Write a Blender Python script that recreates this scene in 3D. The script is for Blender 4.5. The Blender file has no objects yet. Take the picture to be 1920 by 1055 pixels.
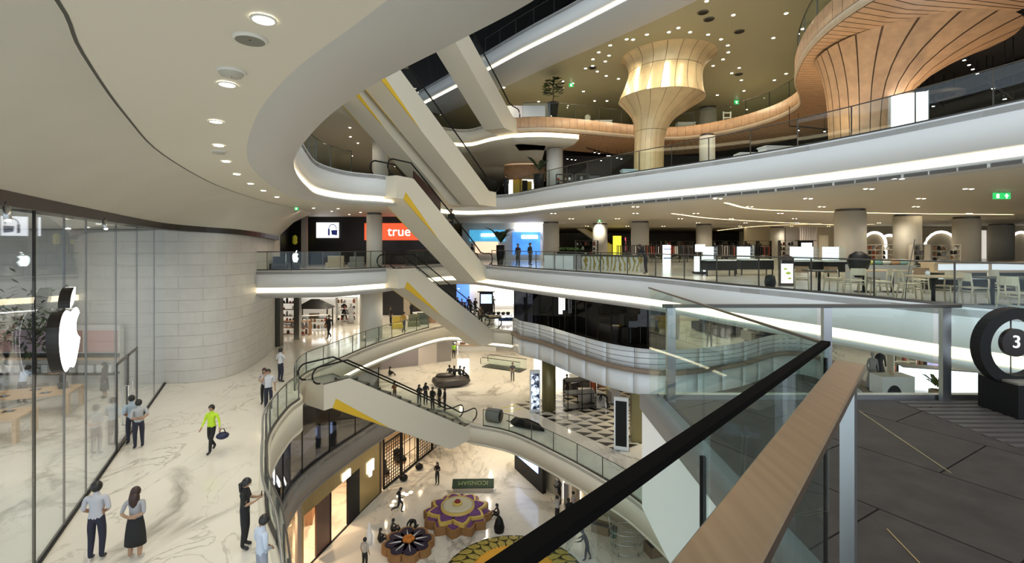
import bpy, bmesh, math, random
from mathutils import Vector, Matrix, geometry
random.seed(7)
SC = bpy.context.scene
COL = SC.collection
EYE, FPX, HOR = 17.8, 900.0, 458.0
# ---------------------------------------------------------------- camera, world, exposure
cd = bpy.data.cameras.new('camera'); cam = bpy.data.objects.new('camera', cd); COL.objects.link(cam)
cam.location = (0, 0, EYE); cam.rotation_euler = (math.pi/2, 0, 0)
cd.sensor_width = 36; cd.lens = 36*FPX/1920; cd.shift_y = (HOR-527.5)/1920; cd.clip_start = .05; cd.clip_end = 400
SC.camera = cam
W = bpy.data.worlds.new('world'); SC.world = W; W.use_nodes = True
W.node_tree.nodes['Background'].inputs[0].default_value = (.78, .89, 1, 1)
W.node_tree.nodes['Background'].inputs[1].default_value = 1.1
vs = SC.view_settings; vs.view_transform = 'Standard'; vs.look = 'None'; vs.gamma = 1; vs.use_curve_mapping = False
vs.exposure = 0.64
SC.cycles.max_bounces = 8; SC.cycles.diffuse_bounces = 4; SC.cycles.transparent_max_bounces = 24
SC.cycles.sample_clamp_indirect = 4; SC.cycles.caustics_reflective = False; SC.cycles.caustics_refractive = False

# ---------------------------------------------------------------- materials
MATS = {}
def mat(name, col, rough=.5, metal=0, emit=0, noise=0, scale=4, spec=.5, bump=0):
    if name in MATS: return MATS[name]
    m = bpy.data.materials.new(name); m.use_nodes = True; t = m.node_tree; b = t.nodes['Principled BSDF']
    c = (*col, 1)
    b.inputs['Base Color'].default_value = c; b.inputs['Roughness'].default_value = rough
    b.inputs['Metallic'].default_value = metal; b.inputs['Specular IOR Level'].default_value = spec
    if emit: b.inputs['Emission Color'].default_value = c; b.inputs['Emission Strength'].default_value = emit
    if noise or bump:
        tc = t.nodes.new('ShaderNodeTexCoord'); n = t.nodes.new('ShaderNodeTexNoise')
        n.inputs['Scale'].default_value = scale; n.inputs['Detail'].default_value = 5
        t.links.new(tc.outputs['Object'], n.inputs['Vector'])
        if noise:
            r = t.nodes.new('ShaderNodeValToRGB'); e = r.color_ramp.elements
            e[0].position = .3; e[1].position = .7
            e[0].color = (*[v*(1-noise) for v in col], 1); e[1].color = (*[min(1, v*(1+noise)) for v in col], 1)
            t.links.new(n.outputs['Fac'], r.inputs[0]); t.links.new(r.outputs[0], b.inputs['Base Color'])
        if bump:
            u = t.nodes.new('ShaderNodeBump'); u.inputs['Strength'].default_value = bump; u.inputs['Distance'].default_value = .02
            t.links.new(n.outputs['Fac'], u.inputs['Height']); t.links.new(u.outputs[0], b.inputs['Normal'])
    MATS[name] = m; return m
def glassmat(name, tint, refl=1.0, rough=0.0, f0=.045):
    m = bpy.data.materials.new(name); m.use_nodes = True; t = m.node_tree; t.nodes.clear(); N = t.nodes.new; L = t.links.new
    o = N('ShaderNodeOutputMaterial'); x = N('ShaderNodeMixShader')
    tr = N('ShaderNodeBsdfTransparent'); gl = N('ShaderNodeBsdfGlossy'); f = N('ShaderNodeLayerWeight'); f.inputs[0].default_value = .5
    p = N('ShaderNodeMath'); p.operation = 'POWER'; p.inputs[1].default_value = 5
    mu = N('ShaderNodeMath'); mu.operation = 'MULTIPLY_ADD'; mu.inputs[1].default_value = (1-f0)*.6*refl; mu.inputs[2].default_value = f0*refl; mu.use_clamp = True
    tr.inputs[0].default_value = (*tint, 1); gl.inputs['Roughness'].default_value = rough; gl.inputs[0].default_value = (.95, .97, 1, 1)
    L(f.outputs['Facing'], p.inputs[0]); L(p.outputs[0], mu.inputs[0]); L(mu.outputs[0], x.inputs[0])
    L(tr.outputs[0], x.inputs[1]); L(gl.outputs[0], x.inputs[2]); L(x.outputs[0], o.inputs[0])
    MATS[name] = m; return m
def marble(name, base, vein, rough=.12):
    m = mat(name, base, rough); t = m.node_tree; b = t.nodes['Principled BSDF']; N = t.nodes.new; L = t.links.new
    tc = N('ShaderNodeTexCoord'); mp = N('ShaderNodeMapping'); mp.inputs['Scale'].default_value = (1, .6, 1); mp.inputs['Rotation'].default_value = (0, 0, .7)
    L(tc.outputs['Object'], mp.inputs[0])
    def ridge(scale, width, dist, detail=8):
        n = N('ShaderNodeTexNoise'); n.inputs['Scale'].default_value = scale; n.inputs['Detail'].default_value = detail; n.inputs['Roughness'].default_value = .55; n.inputs['Distortion'].default_value = dist
        L(mp.outputs[0], n.inputs['Vector'])
        s_ = N('ShaderNodeMath'); s_.operation = 'SUBTRACT'; s_.inputs[1].default_value = .5; L(n.outputs['Fac'], s_.inputs[0])
        a_ = N('ShaderNodeMath'); a_.operation = 'ABSOLUTE'; L(s_.outputs[0], a_.inputs[0])
        r = N('ShaderNodeMapRange'); r.inputs['From Min'].default_value = 0; r.inputs['From Max'].default_value = width; r.inputs['To Min'].default_value = 1; r.inputs['To Max'].default_value = 0; L(a_.outputs[0], r.inputs[0]); return r.outputs[0]
    def mask(scale, lo, hi):
        n = N('ShaderNodeTexNoise'); n.inputs['Scale'].default_value = scale; n.inputs['Detail'].default_value = 3; L(mp.outputs[0], n.inputs['Vector'])
        r = N('ShaderNodeMapRange'); r.inputs['From Min'].default_value = lo; r.inputs['From Max'].default_value = hi; L(n.outputs['Fac'], r.inputs[0]); return r.outputs[0]
    def mul(a, b, k=1):
        m_ = N('ShaderNodeMath'); m_.operation = 'MULTIPLY'; L(a, m_.inputs[0]); L(b, m_.inputs[1]); m2 = N('ShaderNodeMath'); m2.operation = 'MULTIPLY'; m2.inputs[1].default_value = k; L(m_.outputs[0], m2.inputs[0]); return m2.outputs[0]
    big = mul(ridge(.16, .035, .9), mask(.3, .42, .6), .8); thin = mul(ridge(.5, .014, 1.2), mask(.22, .40, .6), .6); wash = mul(ridge(.16, .16, .9), mask(.3, .45, .65), .22)
    mx = N('ShaderNodeMath'); mx.operation = 'MAXIMUM'; L(big, mx.inputs[0]); L(thin, mx.inputs[1]); mx2 = N('ShaderNodeMath'); mx2.operation = 'MAXIMUM'; L(mx.outputs[0], mx2.inputs[0]); L(wash, mx2.inputs[1])
    c = N('ShaderNodeMixRGB'); c.inputs[1].default_value = (*base, 1); c.inputs[2].default_value = (*vein, 1); L(mx2.outputs[0], c.inputs[0]); L(c.outputs[0], b.inputs['Base Color']); return m
CREAM = mat('cream_paint', (.69, .635, .515), .55)
CREAMW = mat('cream_wall', (.60, .565, .48), .6, noise=.03, scale=.5)
WHITE = mat('white_paint', (.78, .78, .77), .5)
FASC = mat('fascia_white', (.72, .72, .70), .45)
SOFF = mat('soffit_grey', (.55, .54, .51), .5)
OLIVE = mat('olive_ceiling', (.44, .41, .26), .45)
BLACK = mat('black', (.008, .0075, .0075), .5, spec=.25)
BLACKC = mat('black_ceiling', (.018, .014, .012), .7)
STEEL = mat('brushed_steel', (.55, .56, .57), .3, 1)
DSTEEL = mat('dark_steel', (.12, .11, .10), .35, .8)
BRONZE = mat('brushed_bronze', (.60, .46, .33), .3, 1)
GOLDP = mat('gold_panel', (.42, .33, .15), .35, .7)
STRIP = mat('light_strip', (1, .83, .53), emit=2.3)
LAMP = mat('lamp_glow', (1, .95, .82), emit=14)
MARB = marble('marble', (.80, .755, .67), (.27, .245, .20))
STONE = mat('pale_stone', (.60, .58, .54), .45, noise=.05, scale=1.5)
GREYF = mat('grey_stone_floor', (.50, .47, .42), .2, noise=.06, scale=1)
YEL = mat('yellow_accent', (.72, .46, .03), .5)
GLASS = glassmat('clear_glass', (.92, .965, .95), .5)
GLASSD = glassmat('dark_glass', (.10, .105, .12), .9)
GLASSM = glassmat('smoked_glass', (.42, .43, .47), 1.8)
GLASSS = glassmat('store_glass', (.92, .945, .95), 1.25)
GLASSG = glassmat('deck_glass', (.90, .96, .945), .75)
WOOD = mat('wood_plank', (.55, .325, .17), .42, noise=.12, scale=3)
WOODL = mat('wood_pale', (.58, .45, .30), .45, noise=.08, scale=3)
GOLDW = mat('gold_veneer', (.70, .53, .29), .3, .2, noise=.07, scale=2)
DARKTILE = mat('dark_tile', (.052, .040, .033), .6, noise=.2, scale=6, bump=.05, spec=.22)

# ---------------------------------------------------------------- helpers
def P(px, py, z):
    d = FPX*(EYE-z)/(py-HOR); return ((px-960)/FPX*d, d)
def D(px, py, d): return ((px-960)/FPX*d, d, EYE-(py-HOR)/FPX*d)
class MB:
    def __init__(s): s.v = []; s.f = []; s.m = []; s.s = []
    def add(s, vs_, fs, m=0, sm=False):
        o = len(s.v); s.v += [tuple(v) for v in vs_]
        for f in fs: s.f.append([i+o for i in f]); s.m.append(m); s.s.append(sm)
        return s
    def box(s, x0, x1, y0, y1, z0, z1, m=0):
        return s.add([(x0,y0,z0),(x1,y0,z0),(x1,y1,z0),(x0,y1,z0),(x0,y0,z1),(x1,y0,z1),(x1,y1,z1),(x0,y1,z1)],
              [(0,3,2,1),(4,5,6,7),(0,1,5,4),(1,2,6,5),(2,3,7,6),(3,0,4,7)], m)
    def cbox(s, c, dx, dy, dz, m=0, rz=0):
        a, b = math.cos(rz), math.sin(rz); q = []
        for z in (-1, 1):
            for x, y in ((-1,-1),(1,-1),(1,1),(-1,1)):
                X, Y = x*dx/2, y*dy/2; q.append((c[0]+X*a-Y*b, c[1]+X*b+Y*a, c[2]+z*dz/2))
        return s.add(q, [(0,3,2,1),(4,5,6,7),(0,1,5,4),(1,2,6,5),(2,3,7,6),(3,0,4,7)], m)
    def lathe(s, prof, n=16, c=(0,0,0), m=0, sm=True, cap=True, sx=1, sy=1):
        q = []; k = len(prof)
        for r, z in prof:
            for i in range(n):
                a = 2*math.pi*i/n; q.append((c[0]+r*sx*math.cos(a), c[1]+r*sy*math.sin(a), c[2]+z))
        fs = [(j*n+i, j*n+(i+1)%n, (j+1)*n+(i+1)%n, (j+1)*n+i) for j in range(k-1) for i in range(n)]
        s.add(q, fs, m, sm); o = len(s.v)-len(q)
        if cap:
            s.f.append([o+i for i in range(n)][::-1]); s.m.append(m); s.s.append(False)
            s.f.append([o+(k-1)*n+i for i in range(n)]); s.m.append(m); s.s.append(False)
        return s
    def cyl(s, c, r, h, n=12, m=0): return s.lathe([(r,0),(r,h)], n, c, m)
    def tube(s, pts, r, n=6, m=0, closed=False):
        pts = [Vector(p) for p in pts]; q = []; K = len(pts); up = Vector((0,0,1))
        for i, p in enumerate(pts):
            if closed: t = pts[(i+1)%K]-pts[i-1]
            else: t = pts[min(i+1,K-1)]-pts[max(i-1,0)]
            t = t.normalized() if t.length > 1e-9 else Vector((0,0,1))
            u = t.cross(up) if abs(t.z) < .95 else t.cross(Vector((1,0,0)))
            u.normalize(); w = t.cross(u); rr = r[i] if isinstance(r, (list, tuple)) else r
            for k in range(n):
                a = 2*math.pi*(k+.5)/n; q.append(p+u*(rr*math.cos(a))+w*(rr*math.sin(a)))
        e = K if closed else K-1
        fs = [(j*n+i, j*n+(i+1)%n, ((j+1)%K)*n+(i+1)%n, ((j+1)%K)*n+i) for j in range(e) for i in range(n)]
        if not closed: fs += [tuple(range(n))[::-1], tuple((K-1)*n+i for i in range(n))]
        return s.add(q, fs, m, n > 4)
    def prism(s, poly, z0, z1, m=0, caps=True):
        n = len(poly); q = [(x,y,z0) for x,y in poly]+[(x,y,z1) for x,y in poly]
        fs = [(i, (i+1)%n, n+(i+1)%n, n+i) for i in range(n)]
        if caps:
            for t in geometry.tessellate_polygon([[Vector((x,y,0)) for x,y in poly]]):
                fs.append(tuple(t)); fs.append(tuple(n+i for i in t))
        return s.add(q, fs, m)
    def flat(s, poly, z, m=0):
        return s.add([(x,y,z) for x,y in poly], [tuple(t) for t in geometry.tessellate_polygon([[Vector((x,y,0)) for x,y in poly]])], m)
    def sweep(s, path, prof, side=1, m=0, sm=True):
        nn = normals(path, side); k = len(prof)
        q = [(p[0]+n[0]*o, p[1]+n[1]*o, z) for p, n in zip(path, nn) for o, z in prof]
        return s.add(q, [(i*k+j, (i+1)*k+j, (i+1)*k+j+1, i*k+j+1) for i in range(len(path)-1) for j in range(k-1)], m, sm)
    def sphere(s, c, r, n=8, m=0, sx=1, sy=1, sz=1):
        K = max(4, n//2+1)
        return s.lathe([(max(1e-4, r*math.sin(math.pi*j/K)), -r*sz*math.cos(math.pi*j/K)) for j in range(K+1)], n, c, m, cap=False, sx=sx, sy=sy)
    def xf(s, M):
        s.v = [tuple(M @ Vector(v)) for v in s.v]; return s
    def mesh(s, name, mats):
        me = bpy.data.meshes.new(name); me.from_pydata(s.v, [], s.f)
        for m in (mats if isinstance(mats, (list, tuple)) else [mats]): me.materials.append(m)
        me.polygons.foreach_set('material_index', s.m); me.polygons.foreach_set('use_smooth', s.s)
        bm = bmesh.new(); bm.from_mesh(me); bmesh.ops.recalc_face_normals(bm, faces=bm.faces); bm.to_mesh(me); bm.free()
        return me
def normals(path, side=1):
    out = []
    for i in range(len(path)):
        a = path[max(i-1,0)]; b = path[min(i+1,len(path)-1)]; t = Vector((b[0]-a[0], b[1]-a[1])).normalized()
        out.append((t.y*side, -t.x*side))          # side +1: to the right of travel
    return out
def smooth(pts, n=6):
    if n <= 1: return list(pts)
    p = [Vector(q) for q in pts]; p = [2*p[0]-p[1]]+p+[2*p[-1]-p[-2]]; out = []
    for i in range(1, len(p)-2):
        for k in range(n):
            t = k/n; a, b, c, d = p[i-1], p[i], p[i+1], p[i+2]
            out.append(tuple(.5*(2*b+(c-a)*t+(2*a-5*b+4*c-d)*t*t+(3*b-a-3*c+d)*t**3)))
    out.append(tuple(p[-2])); return out
def resample(path, step):
    L = [0]
    for a, b in zip(path, path[1:]): L.append(L[-1]+math.dist(a, b))
    n = max(1, round(L[-1]/step)); out = []; j = 0
    for k in range(n+1):
        t = L[-1]*k/n
        while j < len(L)-2 and L[j+1] < t: j += 1
        u = (t-L[j])/max(1e-9, L[j+1]-L[j]); out.append(tuple(a+(b-a)*u for a, b in zip(path[j], path[j+1])))
    return out
def offset(path, o, side=1):
    return [(p[0]+n[0]*o, p[1]+n[1]*o) for p, n in zip(path, normals(path, side))]
def link(name, me, parent=None, loc=None, rz=0):
    o = bpy.data.objects.new(name, me); COL.objects.link(o)
    if parent is not None: o.parent = parent
    if loc is not None: o.location = loc
    if rz: o.rotation_euler = (0, 0, rz)
    return o
def obj(name, mb, mats, parent=None, loc=None, rz=0): return link(name, mb.mesh(name, mats), parent, loc, rz)
def tag(o, label, cat, group=None):
    o['label'] = label; o['category'] = cat
    if group: o['group'] = group
    return o
def struct(name, mb, mats, parent=None, label=None):
    o = obj(name, mb, mats, parent); o['kind'] = 'structure'
    if label: o['label'] = label
    return o
def thing(name, label, cat, loc=(0,0,0), rz=0, group=None):
    o = bpy.data.objects.new(name, None); COL.objects.link(o); o.location = loc; o.rotation_euler = (0,0,rz)
    o.empty_display_size = .2
    return tag(o, label, cat, group)
def kids(o): return [c for c in KID.get(o.name, ())]
KID = {}
def dup(o, loc, rz=0, label=None, group=None):
    r = o.copy(); COL.objects.link(r); r.location = loc; r.rotation_euler = (0,0,rz)
    if label: r['label'] = label
    if group: r['group'] = group
    for ch in list(o.children):
        c = ch.copy(); COL.objects.link(c); c.parent = r
        for g in list(ch.children):
            d = g.copy(); COL.objects.link(d); d.parent = c
    return r
def lamp(kind, loc, power, col=(1,.9,.74), r=.12, size=None, rot=None, spot=2.6):
    l = bpy.data.lights.new('lamp', kind); l.energy = power; l.color = col
    if kind == 'AREA': l.shape = 'RECTANGLE'; l.size, l.size_y = size
    else: l.shadow_soft_size = r
    if kind == 'SPOT': l.spot_size = spot; l.spot_blend = 1
    o = bpy.data.objects.new('lamp', l); COL.objects.link(o); o.location = loc
    if rot: o.rotation_euler = rot
    return o
def panels(name, path, prof, step, mats, parent, side=1, gap=.02, thick=0, kmax=400, sub=2, label=None, sm=True):
    """a swept surface cut across into separate panels"""
    pts = resample(path, step/sub); nn = normals(pts, side); k = len(prof); out = []
    for i in range(0, len(pts)-sub, sub):
        mb = MB(); seg = []
        for j in range(sub+1):
            p = Vector(pts[i+j]); n = nn[i+j]
            if j == 0: p = p+(Vector(pts[i+1])-p).normalized()*gap/2
            if j == sub: p = p+(Vector(pts[i+sub-1])-p).normalized()*gap/2
            seg.append((p, n))
        for th in ([0] if not thick else [0, -thick]):
            q = [(p[0]+n[0]*(o+th), p[1]+n[1]*(o+th), z) for p, n in seg for o, z in prof]
            mb.add(q, [(a*k+b, (a+1)*k+b, (a+1)*k+b+1, a*k+b+1) for a in range(sub) for b in range(k-1)], 0, sm)
        if thick:
            N = (sub+1)*k
            ring = [b for b in range(k)]+[a*k+k-1 for a in range(1, sub+1)]+[sub*k+b for b in range(k-2, -1, -1)]+[a*k for a in range(sub-1, 0, -1)]
            R = len(ring)
            for a in range(R): mb.f.append([ring[a], ring[(a+1)%R], ring[(a+1)%R]+N, ring[a]+N]); mb.m.append(0); mb.s.append(False)
        o = obj(name, mb, mats, parent)
        if label: o['label'] = label
        out.append(o)
        if len(out) >= kmax: break
    return out
def glass_rail(label, path, z, side=1, off=-.1, h=1.1, step=1.45, rail=None, posts=True, g=None, glass=None, group='glass balustrades', base=.02):
    t = thing('glass_railing', label, 'railing', (path[0][0], path[0][1], z), 0, group)
    lp = [(x-path[0][0], y-path[0][1]) for x, y in path]
    lp = offset(lp, off, side)
    panels('glass_panel', lp, [(0, base), (0, h)], step, glass or GLASS, t, side, gap=.03, thick=.014, sm=False, sub=1)
    b = MB()
    b.sweep(lp, [(-.04, 0), (-.04, .07), (.04, .07), (.04, 0)], side); obj('base_channel', b, DSTEEL, t)
    hr = MB(); pp = resample(lp, .5); hr.tube([(x, y, h+.01) for x, y in pp], .022, 6); obj('top_cap', hr, DSTEEL, t)
    if rail:
        r2 = MB(); pp = resample(offset(lp, -.12, side), .5); r2.tube([(x, y, h-.12) for x, y in pp], .035, 8); obj('handrail', r2, rail, t)
    if posts:
        me = None
        for (x, y), (nx, ny) in zip(resample(lp, step), normals(resample(lp, step), side)):
            if me is None: me = MB().box(-.012, .012, -.05, .0, 0, h).mesh('post', DSTEEL)
            link('post', me, t, (x, y, 0), math.atan2(ny, nx)-math.pi/2)
    return t
# ================================================================ the setting
Z1, Z2, Z3, Z4, Z5, Z6 = 5.4, 10.8, 16.2, 21.6, 27.0, 32.4
E1 = smooth([(-8,12),(-9.6,17),(-10.7,22.5),(-11.1,24.9),(-10.9,27.2),(-10.2,30),(-9.3,33),(-8.2,35.5),(-6,36.2),(-4.3,35),(-3.1,33.2),(-.07,31.5),(2.8,28.1),(4.8,25.2),(5.9,23.3),(7,20),(8.5,14),(9,8)], 5)
E2 = smooth([(-1.5,4),(-3.1,7.2),(-4.95,10.6),(-6.2,12.4),(-7.6,15.1),(-8.75,17.5),(-9.4,20.3),(-9.5,21.8),(-10.4,23.2),(-11.0,25.6),(-10.6,28.1),(-9.3,34),(-6.3,41),(-4.2,41.4),(-2.2,39.6),(0,38.4),(.6,36.8),(2.3,34.6),(4.2,30.8),(5.9,28.1),(7.8,26.7),(10,26.8),(13.6,28.5),(17,31),(19.0,31),(18.9,28),(16.8,22),(15.4,16),(15,10)], 5)
E3 = [(-17,29),(-15.6,28.3),(-13.1,28.6),(-10.6,29.0),(-8.3,31.6)]+smooth([(-7.6,33.6),(-6.6,36),(-5.2,38.6),(-3.5,38.3),(-2.2,36),(1.8,29.6),(6.2,23.2),(8.1,18.6),(9.8,15.1),(11,12.2),(12.6,9.4),(14,6),(15,0),(15,-4)], 5)
E4 = smooth([(1.9,1.2),(1.1,2.9),(.34,4.3),(-.62,5.4),(-2.1,7.0),(-3.7,9.2),(-5.7,12.6),(-7.1,15.8),(-8.3,19.4),(-9.1,22.6),(-8.7,25.2),(-7.2,26.7),(-6.2,29),(-5.6,32.5),(-5.1,36.8),(-3.6,38.3),(-1.9,37.6),(0,36.4),(2.8,31.4),(5.6,26.9),(10,21.0),(12.2,17),(13.7,12.8),(15,8),(16,2),(16.5,-4)], 5)
E5A = smooth([(-4,10),(-6.6,15),(-8.6,20),(-9.4,24),(-9,27),(-8.4,30),(-7.2,34),(-5.6,37.6),(-3.6,38.6),(-1.6,36.6),(0,35.4)], 5)
E5B = smooth([(0,35.4),(2.4,35.1),(5.6,36),(9.2,37.4),(12.5,38.2),(14.6,37.4),(16.6,35),(17.6,32),(17.4,29.2),(16.2,27),(14.4,24.4),(12.8,20.8),(12.2,17.6),(12.6,14.4),(14,11),(16.5,7),(20,3),(24,0)], 6)
E6 = smooth([(-9,46),(-6,42),(-2.8,37.7),(.6,33),(4,28.7),(7.4,24),(10.5,18.6),(12.4,13),(13.4,7),(13.6,0)], 5)
def slab(E, z, outer, name_f, mf, zc, mc, inset=1.1, th=.18):
    f = MB(); f.prism(E+outer, z-th, z); fo = struct('floor', f, mf)
    c = MB(); ei = offset(E, -inset); c.flat(ei+outer, zc); co = struct('ceiling', c, mc)
    return fo, co
NT = [0]
def trim(E, prof, m, par=None, name=None):
    mb = MB(); mb.sweep(E, prof, 1)
    if par is None:
        NT[0] += 1; return struct(f'trim_{NT[0]}', mb, m)
    return struct(name, mb, m, par)
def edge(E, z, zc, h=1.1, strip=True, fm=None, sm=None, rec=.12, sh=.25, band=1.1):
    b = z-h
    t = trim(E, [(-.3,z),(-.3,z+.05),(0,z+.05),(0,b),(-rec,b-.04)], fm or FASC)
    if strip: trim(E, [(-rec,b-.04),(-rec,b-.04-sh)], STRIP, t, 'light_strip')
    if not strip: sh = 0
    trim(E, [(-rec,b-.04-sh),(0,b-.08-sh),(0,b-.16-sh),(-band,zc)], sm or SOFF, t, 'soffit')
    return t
g0 = MB(); g0.prism([(-70,-70),(70,-70),(70,110),(-70,110)], -.3, 0); struct('floor', g0, MARB)
slab(E1, Z1, [(60,8),(60,95),(-45,95),(-45,12)], 'floor', MARB, Z1-1.45, CREAM)
k1 = next(i for i, p in enumerate(E1) if p[1] > 35)
edge(E1[:k1+1], Z1, Z1-1.45, 1.15, strip=False, fm=mat('taupe_band', (.25,.23,.21), .5), sm=MATS['taupe_band'])
edge(E1[k1:], Z1, Z1-1.45, 1.15, strip=False, fm=CREAM, sm=CREAM)
slab(E2, Z2, [(60,10),(60,95),(-45,95),(-45,4)], 'floor', MARB, Z2-1.6, CREAM)
k = len(E2); kL = next(i for i, p in enumerate(E2) if p[1] > 40.5)
kS = next(i for i, p in enumerate(E2) if p[1] > 27)
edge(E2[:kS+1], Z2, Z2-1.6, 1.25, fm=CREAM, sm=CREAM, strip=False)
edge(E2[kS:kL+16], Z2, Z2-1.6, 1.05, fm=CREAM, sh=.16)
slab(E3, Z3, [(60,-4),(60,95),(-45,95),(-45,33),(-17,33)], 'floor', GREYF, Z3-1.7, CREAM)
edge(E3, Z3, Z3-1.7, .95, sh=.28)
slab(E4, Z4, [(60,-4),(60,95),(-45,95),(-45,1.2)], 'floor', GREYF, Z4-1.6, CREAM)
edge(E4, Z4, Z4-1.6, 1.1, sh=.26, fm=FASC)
# slot grille under the light strip of the floor above the cafe
i4 = next(i for i, p in enumerate(E4) if p[0] > 4 and p[1] < 31); zg = Z4-1.1-.04-.26-.06
gr = trim(E4[i4:], [(.006,zg-.06),(.006,zg-.17)], mat('slot_dark', (.10,.095,.085), .6))
for k_, ((x, y), n) in enumerate(zip(resample(E4[i4:], .75), normals(resample(E4[i4:], .75), 1))):
    m = MB(); m.cbox((x+n[0]*.01, y+n[1]*.01, zg-.115), .05, .03 if k_ % 3 else .07, .11, 0, math.atan2(n[1], n[0])); obj('grille_divider', m, SOFF, gr)
f = MB(); f.prism(E5A+E5B[1:]+[(60,0),(60,95),(-45,95),(-45,10)], Z5-.18, Z5); struct('floor', f, GREYF)
edge(E5A, Z5, Z5-1.6, 1.0, sh=.24, fm=CREAM, sm=CREAM)
c = MB(); c.flat(offset(E5A,-1.1)+[(2.6,37),(3,60),(3,95),(-45,95),(-45,10)], Z5-1.6); struct('ceiling', c, CREAM)
c = MB(); c.flat([(3,39.5),(14,42),(18,39),(22,33),(21,26),(17.5,18),(18,12),(24,4),(60,0),(60,95),(3,95)], Z5-.55); struct('ceiling', c, BLACKC)
slab(E6, Z6, [(60,0),(60,110),(-30,110),(-30,46)], 'floor', GREYF, Z6-1.8, OLIVE, 2.6)
edge(E6, Z6, Z6-1.8, 1.1, sh=.28, band=2.6, fm=FASC)
# outer shell
for nm, pl, m in (('wall_back', [(-45,94),(60,94),(60,94.3),(-45,94.3)], CREAMW), ('wall_left', [(-45.3,1),(-45,1),(-45,94),(-45.3,94)], CREAMW), ('wall_right', [(60,-4),(60.3,-4),(60.3,94),(60,94)], CREAMW)):
    w = MB(); w.prism(pl, 0, 34); struct(nm, w, m)
r = MB(); r.box(-45, 60, 20, 95, 39.4, 39.6); ro = struct('ceiling', r, BLACKC)
r = MB()
for i in range(9): r.tube([(-6+i*5, 22, 38.4), (-10+i*5, 60, 38.4)], .1, 4); r.tube([(-10+i*5, 22, 36.6), (-14+i*5, 60, 36.6)], .1, 4)
for i in range(22): r.tube([(-8+i*2, 26+i*.8, 38.4), (-12+i*2, 32+i*.8, 36.6)], .08, 4)
o = struct('roof_truss', r, BLACK)

# ---------------------------------------------------------------- deck where the photograph was taken
DK = [(1.36,5.02),(1.36,2.28),(-1.9,-1.2),(-1.9,-3.2),(9,-3.2),(9,5.02)]
d = MB(); d.prism(DK, Z3-1.15, Z3-.03); struct('floor', d, WHITE)
DECK = bpy.data.objects['floor.00%d' % (len([o for o in bpy.data.objects if o.name.startswith('floor')])-1)]
def clip_poly(poly, region):
    """Sutherland-Hodgman against a convex region (counter-clockwise)"""
    out = poly
    for a, b in zip(region, region[1:]+region[:1]):
        inp, out = out, []
        ins = lambda p: (b[0]-a[0])*(p[1]-a[1])-(b[1]-a[1])*(p[0]-a[0]) >= -1e-9
        for i in range(len(inp)):
            p, q = inp[i-1], inp[i]; ip, iq = ins(p), ins(q)
            if ip != iq:
                t1 = (b[0]-a[0])*(p[1]-a[1])-(b[1]-a[1])*(p[0]-a[0]); t2 = (b[0]-a[0])*(q[1]-a[1])-(b[1]-a[1])*(q[0]-a[0])
                u = t1/(t1-t2); out.append((p[0]+(q[0]-p[0])*u, p[1]+(q[1]-p[1])*u))
            if iq: out.append(q)
        if not out: break
    return out
def cleanp(p):
    q = []
    for a in p:
        if not q or math.dist(a, q[-1]) > 1e-4: q.append(a)
    if len(q) > 1 and math.dist(q[0], q[-1]) < 1e-4: q.pop()
    return q
coping = MB()
cp = [(1.34,5.04),(1.34,2.28),(-1.9,-1.18)]
coping.sweep(cp, [(0,Z3-.12),(0,Z3+.03),(-.21,Z3+.03),(-.21,Z3-.03)], 1); struct('trim_40', coping, mat('grey_coping', (.17,.165,.155), .45))
# deck tiles: rows follow the diagonal of the brass inlays
ta = math.atan2(3.35-5.05, 3.05-2.05)
REG = [(1.50,2.32),(-1.7,-1.16),(-1.7,-3.1),(9,-3.1),(9,4.98),(1.50,4.98)]
REGA = [(1.5,2.32),(9,2.32),(9,4.98),(1.5,4.98)]
REGB = [(-1.7,-1.16),(9,-1.16),(9,2.32),(1.5,2.32)]
dirv = (math.cos(ta), math.sin(ta)); nrm = (-dirv[1], dirv[0]); o0 = P(1680,790,Z3)
for reg in (REGA, REGB):
    for i in range(-5, 9):
        for j in range(-5, 7):
            g = .006; a0, a1, b0, b1 = i*1.2+g+(.6 if j % 2 else 0), (i+1)*1.2-g+(.6 if j % 2 else 0), j*.9+g, (j+1)*.9-g
            q = [(o0[0]+dirv[0]*a+nrm[0]*b, o0[1]+dirv[1]*a+nrm[1]*b) for a, b in ((a0,b0),(a1,b0),(a1,b1),(a0,b1))]
            q = cleanp(clip_poly(q, reg))
            if len(q) < 3 or min(p[1] for p in q) < -1: continue
            if abs(sum(q[k-1][0]*q[k][1]-q[k][0]*q[k-1][1] for k in range(len(q)))) < .05: continue
            t = MB(); t.prism(q, Z3-.028, Z3); obj('tile', t, DARKTILE, DECK)
BRASS = mat('brass_inlay', (.75,.62,.38), .3, 1)
def inlay(a, b):
    A, B = P(*a, Z3), P(*b, Z3); dx, dy = B[0]-A[0], B[1]-A[1]; L = math.hypot(dx, dy); m = MB()
    m.cbox(((A[0]+B[0])/2, (A[1]+B[1])/2, Z3+.001), L, .007, .006, 0, math.atan2(dy, dx)); obj('brass_inlay', m, BRASS, DECK)
inlay((1610,770),(1783,887)); inlay((1663,992),(1728,1060))
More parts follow.
